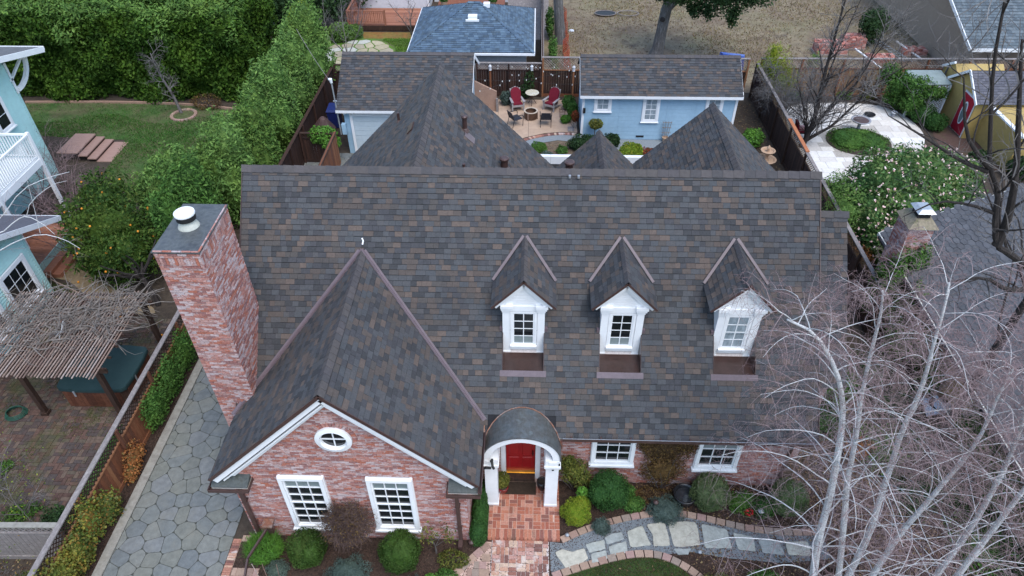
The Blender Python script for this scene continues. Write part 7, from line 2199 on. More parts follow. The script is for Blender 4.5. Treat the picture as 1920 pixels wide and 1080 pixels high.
struct("fence_border", sheet(bed_r, .010), M_mulch)
for x, y, m, n, lab in ((14.8, 37.65, G_ivy, 700, "low green plant under the weathered fence behind the bare tree"), (17.6, 37.7, G_ivy, 600, "low green plant under the weathered fence behind the terrace"), (18.9, 37.7, G_olive, 900, "olive shrub under the weathered fence near the ivy arbour")):
    bush("border_plant", lab, "plant", [(x, y, .25, .5, .25, .28)], n, .06, m, (x, y, 0), None, None, shell=.35, core=.4, zmin=.02)
bush("terrace_shrub", "rounded green shrub at the right end of the white terrace", "shrub", [(20.9, 35.3, .45, .75, .7, .5), (21.3, 34.4, .4, .6, .6, .45)], 5000, .05, G_boxdark, (21, 35, 0), None, None, shell=.2, core=.75, zmin=.03)
# ---- lattice arbour
t = thing("lattice_arbour", "small grey-roofed arbour with white lattice sides overgrown with ivy", "arbour", (21.2, 36.5, 0))
obj("roof", MB().hexa([(20.2, 35.7, 1.85), (22.1, 35.7, 1.85), (22.1, 37.2, 1.95), (20.2, 37.2, 1.95), (20.2, 35.7, 1.90), (22.1, 35.7, 1.90), (22.1, 37.2, 2.02), (20.2, 37.2, 2.02)]), mat("grey_green_roofing", [(.24, .29, .28), (.2, .24, .23)], rough=.8, mottle=.15), t)
for (x, y) in ((20.25, 35.75), (22.05, 35.75), (20.25, 37.1), (22.05, 37.1)): obj("post", MB().box(x - .05, y - .05, 0, x + .05, y + .05, 1.88), M_white, t)
obj("lattice", lattice_mb((20.3, 35.75), (21.1, 35.75), .1, 1.8, .16, .035, .02), M_white, t); obj("lattice", lattice_mb((21.3, 35.75), (22.0, 35.75), .1, 1.8, .16, .035, .02), M_white, t)
ivy("arbour_ivy", "green ivy covering the left and front of the lattice arbour", [(20.4, 36.0, 1.75, .95, .6, .45), (19.9, 36.6, 1.2, .7, .7, 1.0), (21.3, 35.6, 1.45, .8, .3, .4), (20.3, 35.5, .9, .7, .4, .6), (19.5, 37.3, 1.7, .6, .5, .7)], 10500, .06, G_ivy, (20.3, 36, 0))
# ---- yellow garden building
t = thing("yellow_shed", "mustard yellow shed with a crimson oval-window door and dark shingle gable", "shed", (23.2, 34.8, 0))
obj("wall", MB().extrude([(22.3, 33.4, 0), (22.3, 36.1, 0), (22.3, 36.1, 2.1), (22.3, 34.76, 3.0), (22.3, 33.4, 2.1)], (2.6, 0, 0)), M_yellow, t)
obj("wall", MB().extrude([(22.36, 36.1, 0), (22.36, 37.5, 0), (22.36, 37.5, 2.1), (22.36, 36.6, 2.65), (22.36, 36.1, 2.3)], (2.5, 0, 0)), M_yellow, t)
obj("wall", MB().box(22.95, 30.2, 0, 24.9, 33.4, 1.85), M_yellow, t)
obj("wall_cap", MB().box(22.88, 30.1, 1.85, 23.08, 33.4, 1.93), M_white, t)
rf = MB()
slab_quad(rf, (22.15, 33.2, 2.02), (25.0, 33.2, 2.02), (25.0, 34.76, 3.10), (22.15, 34.76, 3.10), .06, (0, -1.08, 1.56))
slab_quad(rf, (22.15, 34.763, 3.10), (25.0, 34.763, 3.10), (25.0, 36.3, 2.02), (22.15, 36.3, 2.02), .06, (0, 1.08, 1.56))
yr = obj("roof", rf, M_deckroof, t)
low_shingles(yr, "shingles", (22.14, 33.18, 2.01), (1, 0, 0), unit((0, 1.56, 1.08)), 2.86, math.hypot(1.56, 1.08), M_purpleshingle)
obj("bargeboard", MB().bar((22.12, 33.15, 1.98), (22.12, 34.76, 3.08), .05, .13).bar((22.12, 36.35, 1.98), (22.12, 34.76, 3.08), .05, .13).bar((22.30, 37.55, 2.12), (22.30, 36.55, 2.74), .10, .12), M_white, t)
ydo = obj("door", MB().box(22.24, 33.5, .06, 22.30, 34.6, 2.03), mat("crimson_door_paint", [(.42, .018, .04), (.36, .014, .03)], rough=.45), t)
ov = []
for a in np.linspace(0, 2 * PI, 20, endpoint=False): ov.append((22.235, 34.05 + .24 * math.cos(a), 1.12 + .62 * math.sin(a)))
obj("window", MB().extrude(ov, (-.012, 0, 0)), M_white, ydo)
ov2 = [(22.222, 34.05 + .17 * math.cos(a), 1.12 + .54 * math.sin(a)) for a in np.linspace(0, 2 * PI, 20, endpoint=False)]
obj("pane", MB().extrude(ov2, (-.006, 0, 0)), M_greyglass, ydo)
obj("door_frame", MB().box(22.25, 33.46, 0, 22.31, 33.55, 2.12).box(22.25, 34.55, 0, 22.31, 34.64, 2.12).box(22.25, 33.55, 2.03, 22.31, 34.55, 2.12), M_palewall, t)
obj("attic_vent", MB().lathe([(.2, 0), (.18, .03)], (0, 0, 0), 16), M_dark, t).matrix_local = Matrix.Translation((22.29 - 0, 34.76 , 2.5)) @ Matrix.Rotation(-PI / 2, 4, 'Y') if False else Matrix.Translation((22.29, 34.7, 2.42)) @ Matrix.Rotation(-PI / 2, 4, 'Y')
struct("shed_path", sheet([(20.6, 31), (22.9, 30.2), (22.9, 33.4), (22.3, 33.5), (22.3, 36), (21.4, 35.6), (21.0, 33.6)], .010), M_pavebrick)
bush("shed_shrub", "dark green clipped shrub at the foot of the yellow shed", "shrub", [(23.3, 29.6, .6, .7, .6, .6), (21.9, 30.8, .4, .6, .4, .4)], 3000, .07, G_dark, (22.6, 30, 0), None, None, shell=.25, core=.7, zmin=.03)

# ---- camellia with pink flowers
t = thing("camellia", "large camellia bush dotted with pale pink flowers behind the right end of the house", "bush", (15.2, 25, 0))
cb = [(14.5, 25.2, 2.2, 1.7, 1.6, 1.9), (16.4, 26.2, 1.9, 1.9, 1.7, 1.8), (15.2, 23.8, 1.8, 1.6, 1.3, 1.6), (18.4, 27.4, 1.3, 1.5, 1.4, 1.3), (13.7, 24.0, 1.5, 1.0, 1.3, 1.5), (17.6, 25.4, 1.5, 1.3, 1.2, 1.3), (13.9, 23.0, 1.0, .8, .9, 1.0)]
crown("foliage", cb, 26000, .085, G_camellia, t, shell=.2, amp=.2, f=2.2, rnd=.85, aspect=.5, up=.35, core=.72, zmin=.06)
obj("trunk", MB().tube([(15.2, 25, 0), (15.1, 25, 1.2)], [.12, .08], 6), M_darkbark, t)
C, D = blob_points(cb, 1000, .05, .2, 2.2, .3)
Vs, Fs = [], []
for k in range(5):
    v_, f_ = leaf_arrays(C + D * .05 + RNG.normal(0, .022, C.shape), D, .036, .5, .8, .3)
    Vs.append(v_); Fs.append(f_ + k * len(v_))
mesh_np("flowers", np.concatenate(Vs), np.concatenate(Fs), M_petal, t, kind="stuff")
bush("olive_shrub", "dull olive green feathery shrub directly behind the right end of the roof", "shrub", [(12.75, 24.0, 1.6, .75, 1.0, 1.5), (12.9, 25.6, 1.4, .6, .9, 1.4)], 7000, .05, G_pitto, (13, 25, 0), (3, 1, .03), None, shell=.35, core=.5, zmin=.05)
bush("nandina", "shrub with rusty red and green leaves in the dark gap behind the side fence", "shrub", [(13.1, 22.3, .8, .5, .6, .5)], 1200, .07, G_rust, (13.1, 22.3, 0), (3, .8, .015), None, shell=.4, core=.3)

# ---- right neighbour's house
t = thing("grey_roof_house", "mustard house with a big grey interlocking shingle roof at the right edge", "house", (16, 17, 0))
obj("wall", MB().box(13.55, 8.5, 0, 24, 21.1, 2.62), M_yellow, t)
RS = .5
rf = MB()
slab_quad(rf, (13.0, 8.0, 2.66), (13.0, 21.45, 2.66), (24.0, 21.45, 2.66 + 11 * RS), (24.0, 8.0, 2.66 + 11 * RS), .10, (-RS, 0, 1))
grf = obj("roof", rf, M_deckroof, t)
GV = np.array([(0, .20, 0), (.5, 0, 0), (1, .20, 0), (1, 1, -.2), (.5, 1, -.2), (0, 1, -.2), (0, .20, 1), (.5, 0, 1), (1, .20, 1), (1, 1, .2), (.5, 1, .2), (0, 1, .2)], float)
GF = [(6, 7, 10, 11), (7, 8, 9, 10), (0, 1, 7, 6), (1, 2, 8, 7)]
GP = Pieces("shingle", M_greyshingle, GV, GF)
Vg = unit((1, 0, RS)); Ug = V3(0, -1, 0); Ng = unit((-RS, 0, 1))
for r in range(71):
    v = r * .17
    off = (r % 2) * .16
    k = 0
    while True:
        u = -off + k * .32
        k += 1
        if u > 13.3: break
        GP.put(grf, V3(12.97, 21.45, 2.655) + Ug * u + Vg * (v + RND.uniform(-.006, .006)) + Ng * .004, Ug * .312, Vg * .22, Ng * RND.uniform(.012, .026))
GP.flush(grf, "shingles", 296)
obj("bargeboard", MB().bar((12.97, 21.48, 2.56), (24, 21.48, 2.56 + 11 * RS), .04, .16).bar((12.96, 21.5, 2.58), (12.96, 8, 2.58), .05, .13), M_offwhite, t)
obj("gutter", MB().box(12.86, 8, 2.55, 12.95, 21.3, 2.63), M_dark, t)
nch = obj("chimney", MB().box(12.62, 19.3, 0, 13.42, 20.2, 4.45), M_mortar, t)
NB = Pieces("brick", M_brick, BR_V, BR_F)
brick_plane(NB, nch, (12.62, 19.3, .02), (1, 0, 0), (0, 0, 1), 4.4, lambda v: [(0, .8)])
brick_plane(NB, nch, (12.62, 20.2, .02), (0, -1, 0), (0, 0, 1), 4.4, lambda v: [(0, .9)])
NB.flush(nch, "bricks", 0)
obj("chimney_crown", MB().hexa([(12.52, 19.2, 4.45), (13.52, 19.2, 4.45), (13.52, 20.3, 4.45), (12.52, 20.3, 4.45), (12.75, 19.4, 4.72), (13.3, 19.4, 4.72), (13.3, 20.1, 4.72), (12.75, 20.1, 4.72)]), mat("mossy_stone_cap", [(.20, .18, .12), (.26, .22, .16), (.13, .13, .07)], rough=.95, scale=4, mottle=.3), nch)
obj("spark_arrestor", MB().box(12.82, 19.5, 4.72, 13.22, 19.95, 4.95), M_dark, nch)
obj("chimney_lid", MB().hexa([(12.72, 19.38, 4.95), (13.32, 19.38, 4.95), (13.32, 20.06, 4.95), (12.72, 20.06, 4.95), (12.85, 19.5, 5.06), (13.19, 19.5, 5.06), (13.19, 19.94, 5.06), (12.85, 19.94, 5.06)]), M_steel, nch)
ivy("chimney_ivy", "green ivy climbing the brick chimney of the grey roofed house", [(12.75, 19.1, 2.3, .35, .25, 1.6), (12.5, 19.5, 1.6, .22, .5, 1.5), (13.3, 19.2, 3.2, .45, .3, .7), (13.0, 18.6, 1.2, .5, .5, 1.0), (12.9, 17.6, .9, .5, .7, .8), (13.2, 18.2, 2.4, .35, .6, .5)], 9000, .055, G_ivy, (12.8, 19, 0))
# undergrowth between the fence end, the birches and the grey roofed house
ug = [(11.7, 16.6, .9, .65), (10.4, 16.0, .8, .5), (11.9, 15.2, 1.0, .7), (9.6, 14.6, .7, .45), (12.3, 13.8, .9, .7), (11.0, 13.5, .9, .5), (12.5, 12.2, .9, .6), (13.2, 11.2, 1.0, .6), (11.4, 11.9, .8, .5), (12.6, 10.2, 1.0, .6), (13.6, 9.6, 1.0, .7), (9.2, 16.6, .6, .5)]
ug_look = ["with shiny dark leaves beside the end of the side fence", "in the middle of the dark gap behind the birches", "under the dark gutter of the grey roof", "against the side wing of the brick house", "near the white plastic sheet", "in the centre of the leaf litter behind the birch trunks", "right of the rightmost pair of birch stems", "at the right edge near the frame border", "between the middle birches and the grey roofed house", "behind the right hand birch stems", "at the bottom right corner", "beside the brick house side wing end"]
for k, (x, y, r, h) in enumerate(ug):
    bush("undergrowth_shrub", "dark green low shrub " + ug_look[k], "shrub", [(x, y, h * .4, r, r, h * .7), (x + r * .4, y + r * .3, h * .5, r * .6, r * .6, h * .6)], 3600, .05, (G_dark, G_ivy, G_dark, G_boxdark)[k % 4], (x, y, 0), None, "undergrowth behind the birches", shell=.35, amp=.25, core=.5, zmin=.02)
chips("fallen_leaves", scatter([(8.0, 12.4), (8.6, 17), (12.3, 17), (13.4, 13), (14, 9), (13.5, 7.6), (9, 9)], 9000), .045, M_litter, .03)
bush("rusty_fern", "rusty brown fern on the leaf litter behind the second birch", "fern", [(10.2, 13.4, .35, .5, .4, .4)], 700, .07, G_rust, (10.2, 13.4, 0), None, None, shell=.4, core=None)
ivy("wall_ivy", "dark green ivy covering the mustard wall below the grey roof gutter", [(13.3, 17.0, 1.3, .35, .9, 1.2), (13.25, 15.9, 1.0, .4, .5, 1.0), (13.3, 13.2, 1.4, .4, 1.0, 1.2), (13.3, 11.6, 1.3, .45, 1.0, 1.2), (13.4, 9.8, 1.4, .5, 1.1, 1.3)], 9000, .06, G_ivy, (13.3, 14, 0))
t = thing("plastic_sheet", "crumpled white plastic sheet on the ground beside the grey roofed house", "sheet", (13.1, 14.9, 0))
vs = []
for i in range(9):
    for j in range(7):
        vs.append((12.75 + i * .13 + RND.uniform(-.03, .03), 14.6 + j * .12 + RND.uniform(-.03, .03), .72 + RND.uniform(0, .10) - .05 * abs(i - 4) - .04 * abs(j - 3)))
fs = [(i * 7 + j, (i + 1) * 7 + j, (i + 1) * 7 + j + 1, i * 7 + j + 1) for i in range(8) for j in range(6)]
obj("sheet", MB().add(vs, fs), M_tarpwhite, t)
obj("bin", MB().lathe([(.25, 0), (.32, .6), (.33, .64), (.28, .64)], (13.25, 14.95, 0), 12), M_dark, t)

# ---- dry lot behind the back fence
struct("dry_lot", sheet([(.6, 38.4), (34, 38.6), (90, 60), (90, 160), (-20, 160), (.6, 60)], .004), M_drylot)
P = scatter([(1.5, 40), (24, 40), (30, 60), (1.5, 60)], 26000)
pk = np.sin(P[:, 0] * .5 + 1) * np.sin(P[:, 1] * .45) + RNG.normal(0, .35, len(P)) > .0
blades("dry_grass", np.c_[P[pk], np.full(pk.sum(), .0)], .10, .03, G_wheat)
chips("fallen_leaves", scatter([(1, 39), (26, 39), (26, 52), (1, 56)], 9000), .06, M_litter, .02)
t = thing("oak_tree", "big oak trunk with dark leaves hanging from the top edge behind the blue shed", "tree", (7.85, 43.5, 0))
a_ = MB()
a_.tube([(7.70, 43.5, -.05), (7.78, 43.5, .5), (7.85, 43.5, 1.6), (7.95, 43.45, 2.9), (8.2, 43.3, 4.2), (8.6, 43, 6)], [.50, .38, .33, .33, .30, .24], 12)
a_.tube([(7.95, 43.4, 2.9), (8.8, 43.0, 4.0), (10.5, 42.6, 5.0), (12.2, 42.4, 5.2)], [.22, .17, .12, .06], 8)
a_.tube([(7.9, 43.4, 3.4), (7.2, 43.0, 4.6), (6.4, 42.8, 5.6)], [.18, .13, .08], 8)
obj("trunk", a_, M_oakbark, t)
obj("knot", MB().tube([(7.78, 43.22, 2.45), (7.76, 43.12, 2.5)], [.17, .11], 10), M_darkbark, t)
crown("crown", [(9.0, 42.6, 4.3, 1.5, 1.2, .95), (11.0, 42.4, 4.1, 1.7, 1.1, 1.0), (12.6, 42.5, 4.3, 1.3, 1.1, .85), (7.6, 42.6, 4.6, 1.3, 1.1, .8), (11.7, 42.3, 3.1, .45, .5, .95), (10.2, 42.3, 3.4, .5, .5, .6), (9.4, 42.4, 3.3, .45, .5, .6), (10, 43, 6.2, 4, 3, 1.6)], 21000, .10, G_dark, t, shell=.35, amp=.3, f=2, core=.5)
t = thing("lot_tree", "thick bare tree trunk rising out of the top edge beside the orange netting", "tree", (1.65, 45.6, 0))
obj("trunk", MB().tube([(1.70, 45.6, -.05), (1.66, 45.6, .6), (1.58, 45.6, 1.5), (1.45, 45.6, 2.8), (1.3, 45.5, 5), (1.0, 45.4, 8)], [.46, .36, .32, .30, .28, .22], 12), M_oakbark, t)
crown("crown", [(1.0, 45.6, 8.6, 2.4, 2.0, 1.6)], 4000, .12, G_dark, t, core=.5)
bush("fence_creeper", "leafy green creeper between the pale fence cap and the thick trunk", "plant", [(1.15, 42.5, .8, .3, 1.2, .8), (1.2, 40.0, .7, .28, .9, .8), (1.0, 46.5, 1.0, .3, 1.4, 1.0)], 3200, .07, G_ivy, (1.1, 42, 0), None, None, shell=.4, core=.4, zmin=.03)
t = thing("orange_netting", "orange plastic mesh netting strung along the edge of the dry lot", "netting", (2.2, 43, 0))
mb = MB()
for k in range(62):
    y = 40.0 + k * .17
    x = 2.0 + .18 * math.sin(k * .5)
    mb.bar((x, y, .03), (x + .05 * math.sin(k), y, .85 + .1 * math.sin(k * .7)), .035, .01)
for j in range(7):
    for k in range(61):
        y = 40.0 + k * .17
        mb.bar((2.0 + .18 * math.sin(k * .5), y, .06 + j * .13), (2.0 + .18 * math.sin((k + 1) * .5), y + .17, .06 + j * .13), .01, .035)
obj("mesh", mb, M_net, t)
for k in range(4): obj("stake", MB().box(2.05, 40.2 + k * 3.1, 0, 2.09, 40.24 + k * 3.1, 1.0), M_lath, t)
tag(obj("white_rag", MB().lathe([(.2, 0), (.16, .05), (.05, .09)], (2.5, 47.6, 0), 8), M_tarpwhite), "white rag lying on the dry lot beside the orange netting", "rag")
tag(obj("blue_tarp", MB().hexa([(10.4, 38.5, 0), (12.0, 38.5, 0), (12.0, 39.2, 0), (10.4, 39.2, 0), (10.6, 38.6, 2.25), (11.8, 38.6, 2.1), (11.9, 39.0, 2.05), (10.5, 39.0, 2.2)]), M_bluetarp), "blue tarp heap showing over the back fence right of the shed roof", "tarp")
t = thing("trampoline", "black framed trampoline on the dry lot at the top edge", "trampoline", (6.0, 50.5, 0))
for k in range(2):
    obj("frame", MB().tube([(5.0 + k * 1.6 + .75 * math.cos(a), 50.6 + .5 * math.sin(a), .12) for a in np.linspace(0, 2 * PI, 17)], .03, 5), M_greywood, t)
obj("bed", MB().prism([(5.0 + .7 * math.cos(a), 50.6 + .46 * math.sin(a)) for a in np.linspace(0, 2 * PI, 16, endpoint=False)], .08, .12), M_dark, t)
def brick_stack(label, x, y, nx, ny, nz, rz=0.0):
    t = thing("brick_pallet", label, "bricks", (x, y, 0), "pallets of red bricks on the dry lot")
    obj("pallet", MB().box(x - .05, y - .05, .02, x + nx * .24 + .05, y + ny * .14 + .05, .14), M_lath, t)
    for k in range(nz):
        for i in range(nx):
            for j in range(ny):
                if k == nz - 1 and RND.random() < .35: continue
                if k < nz - 1 and 0 < i < nx - 1 and 0 < j < ny - 1: continue
                piece("brick", M_flagred, boxm(x + i * .24 + RND.uniform(-.015, .015), y + j * .14 + RND.uniform(-.01, .01), .14 + k * .10, x + i * .24 + .225, y + j * .14 + .125, .14 + k * .10 + .092), t)
    return t
brick_stack("larger pallet of red bricks stacked on the dry lot behind the bare tree", 17.8, 43.7, 8, 7, 6)
brick_stack("second pallet of red bricks right behind the first at its right", 19.7, 44.6, 6, 6, 7)
brick_stack("low pallet of red bricks by the foot of the fence left of the ladder", 20.6, 42.4, 7, 6, 3)
brick_stack("small low pallet of red bricks beside the tan house wall", 23.2, 43.6, 6, 6, 3)
for (x, y, a, lab) in ((20.0, 42.6, .7, "pale plank leaning across the bricks at the left"), (23.0, 43.8, .7, "pale plank leaning on the small brick pallet")):
    tag(obj("plank", MB().bar((x, y + .9, .6), (x + 1.1, y - .9, .15), .14, .04), M_palewall), lab, "plank")
t = thing("ladder", "aluminium ladder lying on the dry lot between the brick pallets", "ladder", (22.6, 44.5, 0))
for s in (0, .45): obj("rail", MB().bar((21.9 + s, 46.5, .15), (22.9 + s, 42.6, .15), .06, .06), M_steel, t)
for k in range(11):
    f = (k + .5) / 11
    obj("rung", MB().bar((21.9 + f, 46.5 - 3.9 * f, .15), (22.35 + f, 46.5 - 3.9 * f, .15), .05, .04), M_steel, t)
bush("bamboo_shrub", "yellow-green bamboo-like shrub rising over the fence corner right of the blue shed", "shrub", [(13.2, 37.5, 1.9, .9, .6, 1.1), (13.7, 37.4, 1.2, 1.0, .6, 1.0), (13.0, 37.5, 2.8, .4, .35, .6)], 6000, .075, G_lime, (13.3, 37.5, 0), (5, 2.2, .02), None, shell=.35, amp=.3, core=.4, zmin=.1, aspect=.22)
bush("lot_shrub", "dull green conifer sapling on the dry lot behind the fence", "shrub", [(16.1, 39.6, 1.0, .4, .4, 1.0)], 1500, .07, G_pitto, (16.1, 39.6, 0), (2, 1.6, .02), None, shell=.4, core=.3, zmin=.1)
bush("lot_tree_green", "dark green small tree beside the brick pallets", "tree", [(21.6, 45.4, 1.3, .9, .9, 1.2), (21.0, 45, 1.8, .5, .5, .7)], 3500, .08, G_dark, (21.6, 45.4, 0), (2, 2, .05), None, shell=.35, core=.5, zmin=.1)
# tan house
t = thing("tan_house", "tan clapboard house with a blue-grey roof at the top right corner", "house", (30, 46, 0))
wt = obj("wall", MB().box(25.0, 39.7, 0, 42, 56, 2.45), M_tansiding, t)
sd_ = MB()
for k in range(12):
    z = .05 + k * .2
    sd_.hexa([(25.0, 39.7, z), (25.0, 56, z), (24.97, 56, z), (24.97, 39.7, z), (25.0, 39.7, z + .2), (25.0, 56, z + .2), (24.992, 56, z + .2), (24.992, 39.7, z + .2)])
obj("clapboards", sd_, M_tansiding, wt, kind="stuff")
rf = MB()
slab_quad(rf, (24.35, 39.1, 2.45), (44, 39.1, 2.45), (44, 47.5, 5.6), (24.35, 47.5, 5.6), .1, (0, -3.15, 8.4))
slab_quad(rf, (24.35, 47.503, 5.6), (44, 47.503, 5.6), (44, 56, 2.45), (24.35, 56, 2.45), .1, (0, 3.15, 8.4))
trf = obj("roof", rf, M_deckroof, t)
M_bluegrey = mat("blue_grey_shingle", [(.10, .125, .14), (.13, .155, .17), (.085, .105, .12)], rough=.9, pick='piece', mottle=.25, scale=1)
low_shingles(trf, "shingles", (24.34, 39.08, 2.44), (1, 0, 0), unit((0, 8.4, 3.15)), 14, math.hypot(8.4, 3.15), M_bluegrey, expo=.25)
obj("gable_wall", MB().extrude([(25.0, 39.7, 2.45), (25.0, 55.3, 2.45), (25.0, 47.5, 5.4)], (1, 0, 0)), M_tansiding, t)
obj("fascia", MB().box(24.3, 39.02, 2.28, 44, 39.08, 2.46).bar((24.32, 39.05, 2.38), (24.32, 47.5, 5.55), .05, .2), M_white, t)

# ================================================================== bare trees
def bare_tree(name, label, base, stems, bark, twigm, tw, group=None, rtop=.16, dens=1.5):
    t = thing(name, label, "tree", base, group)
    a_, b_ = MB(), MB()
    for pts, r0, n1, L1, lev in stems:
        sp_ = smooth_open(pts, 1)
        a_.tube(sp_, np.linspace(r0, r0 * rtop, len(sp_)), 8)
        branch_out([a_, b_, b_], sp_, max(r0 * .30, .014), L1 * 1.2, int(n1 * dens), lev, tw, 5, .75, .5, .10)
    obj("trunk", a_, bark, t); obj("twigs", b_, twigm, t, kind="stuff")
    return t
bare_tree("bare_tree", "dark bare spreading tree between the side fence and the white terrace", (13.85, 32.3, 0),
          [([(13.75, 32.3, 0), (13.9, 32.3, .6), (14.0, 32.3, 1.84), (13.88, 32.4, 3.65), (13.87, 32.5, 5.2), (13.86, 32.6, 8.0)], .16, 9, 1.9, 3),
           ([(13.9, 32.3, .6), (13.95, 32.2, 1.2), (14.7, 32.1, 2.56), (15.5, 32.0, 3.9), (15.74, 32.0, 6.3)], .10, 8, 1.6, 3),
           ([(13.88, 32.3, .4), (14.4, 32.2, .9), (14.95, 32.2, 1.3), (15.65, 32.2, 2.42), (16.4, 32.1, 3.7), (17.4, 32, 4.6)], .10, 8, 1.5, 3),
           ([(13.9, 32.3, .5), (13.7, 32.4, 1.5), (13.16, 32.5, 2.54), (12.7, 32.6, 3.6)], .06, 6, 1.1, 3),
           ([(13.95, 32.3, .7), (14.2, 32.9, 2.0), (14.6, 33.6, 4.2), (15.2, 34, 7.0)], .08, 8, 1.5, 3),
           ([(14.0, 32.3, .9), (15.0, 32.8, 2.6), (16.2, 33.2, 4.2), (17.2, 33.4, 6.2)], .07, 8, 1.5, 3)], M_darkbark, M_greytwig, .0, dens=2.0)
t = thing("twiggy_bush", "pale grey leafless twiggy bush leaning over the side fence below the yellow-green shrub", "bush", (13.5, 35.2, 0))
a_, b_ = MB(), MB()
for i in range(12):
    an = i * .53
    q = limb(a_, (13.5, 35.2, 0), (math.cos(an) * .55, math.sin(an) * .7, 1), 3.0, .03, 6, .03, .12, 4)
    branch_out([b_, b_], q, .014, 1.2, 20, 2, .05, 3, 1.0, .1)
obj("branches", a_, M_greytwig, t); obj("twigs", b_, M_greytwig, t, kind="stuff")
bare_tree("bare_tree", "fine twigged bare tree in front of the tan house at the top right", (22.6, 37.6, 0),
          [([(22.3, 37.2, 0), (22.3, 37.1, 1.6), (22.35, 37, 3.04), (23.13, 37, 5.02), (24.1, 37, 6.2)], .07, 10, 1.7, 3),
           ([(22.3, 37.1, 1.2), (22.9, 37.1, 2.6), (23.6, 37, 4.2), (23.6, 36.8, 6)], .06, 10, 1.7, 3)], M_greytwig, M_greytwig, .0)
bare_tree("dark_bare_tree", "large dark bare tree with thick crooked limbs over the grey roof at the right edge", (11.75, 12.6, 0),
          [([(11.75, 12.6, 0), (11.72, 12.6, 1.8), (11.70, 12.60, 3.46), (11.68, 12.60, 4.48), (11.68, 12.60, 5.72), (11.66, 12.60, 6.64), (11.69, 12.60, 7.52), (11.38, 12.60, 8.17), (10.64, 12.60, 8.68), (10.26, 12.60, 8.87), (9.86, 12.60, 9.74), (9.70, 12.60, 10.28), (9.24, 12.60, 10.88), (8.87, 12.60, 11.78), (8.37, 12.60, 13.04), (8.07, 12.60, 14.18)], .135, 16, 2.0, 3),
           ([(10.26, 12.60, 8.91), (10.23, 12.60, 9.48), (9.87, 12.60, 10.68), (9.26, 12.68, 12.21), (8.78, 12.76, 13.44)], .11, 8, 1.5, 3),
           ([(9.24, 12.60, 10.88), (8.86, 12.44, 11.18), (8.29, 12.36, 11.75), (7.80, 12.36, 12.89)], .07, 6, 1.3, 3),
           ([(9.24, 12.60, 10.78), (8.59, 12.52, 11.04), (7.64, 12.52, 11.59), (6.75, 12.44, 12.08)], .05, 8, 1.2, 3),
           ([(9.87, 12.60, 9.74), (9.29, 12.68, 9.92), (8.58, 12.68, 10.00), (8.00, 12.68, 9.56)], .045, 7, 1.1, 3),
           ([(11.54, 12.52, 7.69), (10.73, 12.19, 7.93), (10.06, 12.19, 8.34), (9.43, 12.19, 8.17)], .08, 7, 1.1, 3)], M_darkbark, M_greytwig, .03, dens=.75)
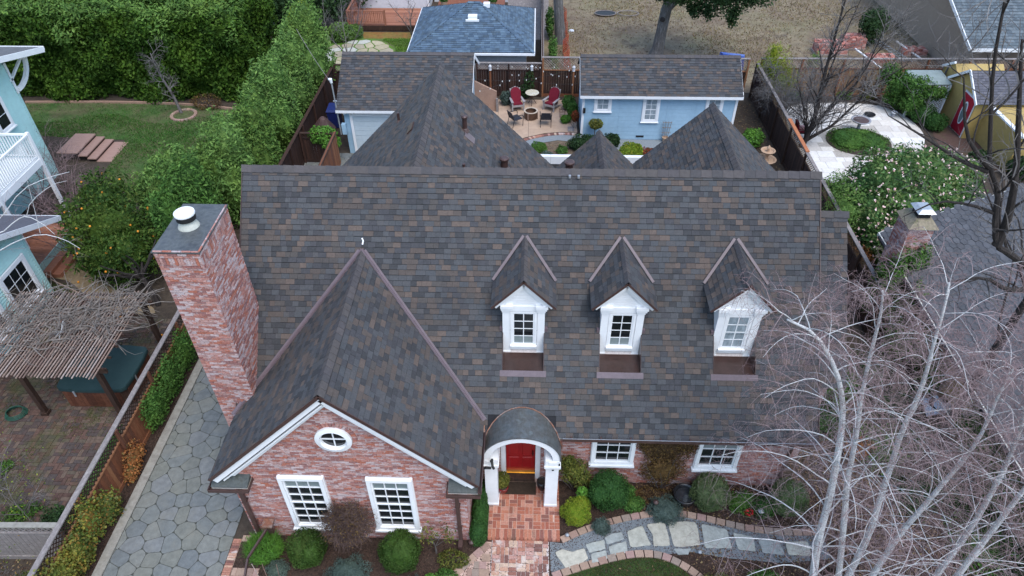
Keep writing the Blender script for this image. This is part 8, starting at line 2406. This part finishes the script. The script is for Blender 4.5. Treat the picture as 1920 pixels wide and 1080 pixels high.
# birches in the foreground
def birch(label, base, stems):
    t = thing("birch_tree", label, "tree", base, "white birches in front of the house")
    a_, b_, c_ = MB(), MB(), MB()
    for k, (pts, r0, n1, L1) in enumerate(stems):
        sp_ = smooth_open(pts, 1)
        stem = MB()
        stem.tube(sp_, np.linspace(r0, r0 * .16, len(sp_)), 9)
        obj("trunk", stem, M_birch, t)
        for i in range(n1):
            tt = .10 + .88 * (i + RND.random()) / n1
            f = tt * (len(sp_) - 1); j = min(int(f), len(sp_) - 2); f -= j
            p = np.asarray(sp_[j]) * (1 - f) + np.asarray(sp_[j + 1]) * f
            an = i * 2.4 + RND.uniform(-.4, .4)
            dd = np.array([math.cos(an), math.sin(an) * .75, .95 + .5 * tt])
            ll = L1 * 1.3 * RND.uniform(.6, 1.15) * (1.15 - .72 * tt)
            rr = r0 * .18 * (1.15 - .7 * tt)
            q = limb(a_, p, dd, ll, rr, 9, .15, .09, 5, tip=.22)
            branch_out([b_, c_, c_], q, max(rr * .42, .007), ll * .50, int(7 + 5 * tt), 3, .15, 4, .75, .28, .25)
    obj("branches", a_, M_birch, t)
    obj("side_branches", b_, M_birchtwig, t, kind="stuff")
    obj("twigs", c_, M_redtwig, t, kind="stuff")
    return t
birch("left pair of white birch stems bending over the roof of the brick house", (7.7, 9.1, 0),
      [([(7.6, 9.0, 0), (7.44, 9.0, .81), (7.04, 9.0, 2.76), (6.81, 9.0, 4.51), (6.52, 9.0, 6.03), (6.34, 9.0, 6.93), (6.09, 9.0, 7.83), (5.69, 9.0, 8.73), (5.07, 9.0, 9.63), (4.49, 9.0, 9.95)], .112, 40, 2.3),
       ([(8.35, 9.2, 0), (8.27, 9.2, .45), (7.5, 9.2, 3.5), (7.12, 9.2, 4.95), (6.98, 9.2, 5.77), (6.79, 9.2, 6.69), (6.51, 9.2, 7.87), (6.28, 9.2, 9.24), (6.19, 9.2, 9.89), (6.03, 9.2, 10.48)], .088, 34, 2.1)])
birch("middle pair of white birch stems, one upright and one leaning right", (8.7, 9.1, 0),
      [([(8.52, 9.2, 0), (8.48, 9.2, .9), (8.38, 9.2, 2.55), (8.09, 9.2, 4.25), (7.91, 9.2, 5.43), (7.7, 9.2, 6.7), (7.65, 9.2, 7.63), (7.55, 9.2, 8.37), (7.41, 9.2, 9.0), (7.21, 9.2, 10.12), (7.06, 9.2, 10.68)], .092, 36, 2.2),
       ([(8.95, 9.0, 0), (8.92, 9.0, .89), (8.88, 9.0, 3.0), (9.0, 9.0, 4.12), (9.08, 9.0, 5.23), (9.17, 9.0, 6.19), (9.12, 9.0, 7.1), (8.94, 9.0, 8.07), (8.88, 9.0, 8.82)], .088, 34, 2.2)])
birch("right pair of white birch stems at the right edge", (10.6, 8.9, 0),
      [([(10.55, 9.0, 0), (10.5, 9.0, 1.18), (10.43, 9.0, 3.32), (10.16, 9.0, 5.44), (9.92, 9.0, 6.74), (9.58, 9.0, 7.94), (9.23, 9.0, 8.98)], .088, 34, 2.2),
       ([(10.85, 8.8, 0), (10.77, 8.8, 1.64), (10.7, 8.8, 3.56), (10.65, 8.8, 4.82), (10.62, 8.8, 5.98), (10.51, 8.8, 7.07), (10.3, 8.8, 8.4)], .09, 32, 2.2)])
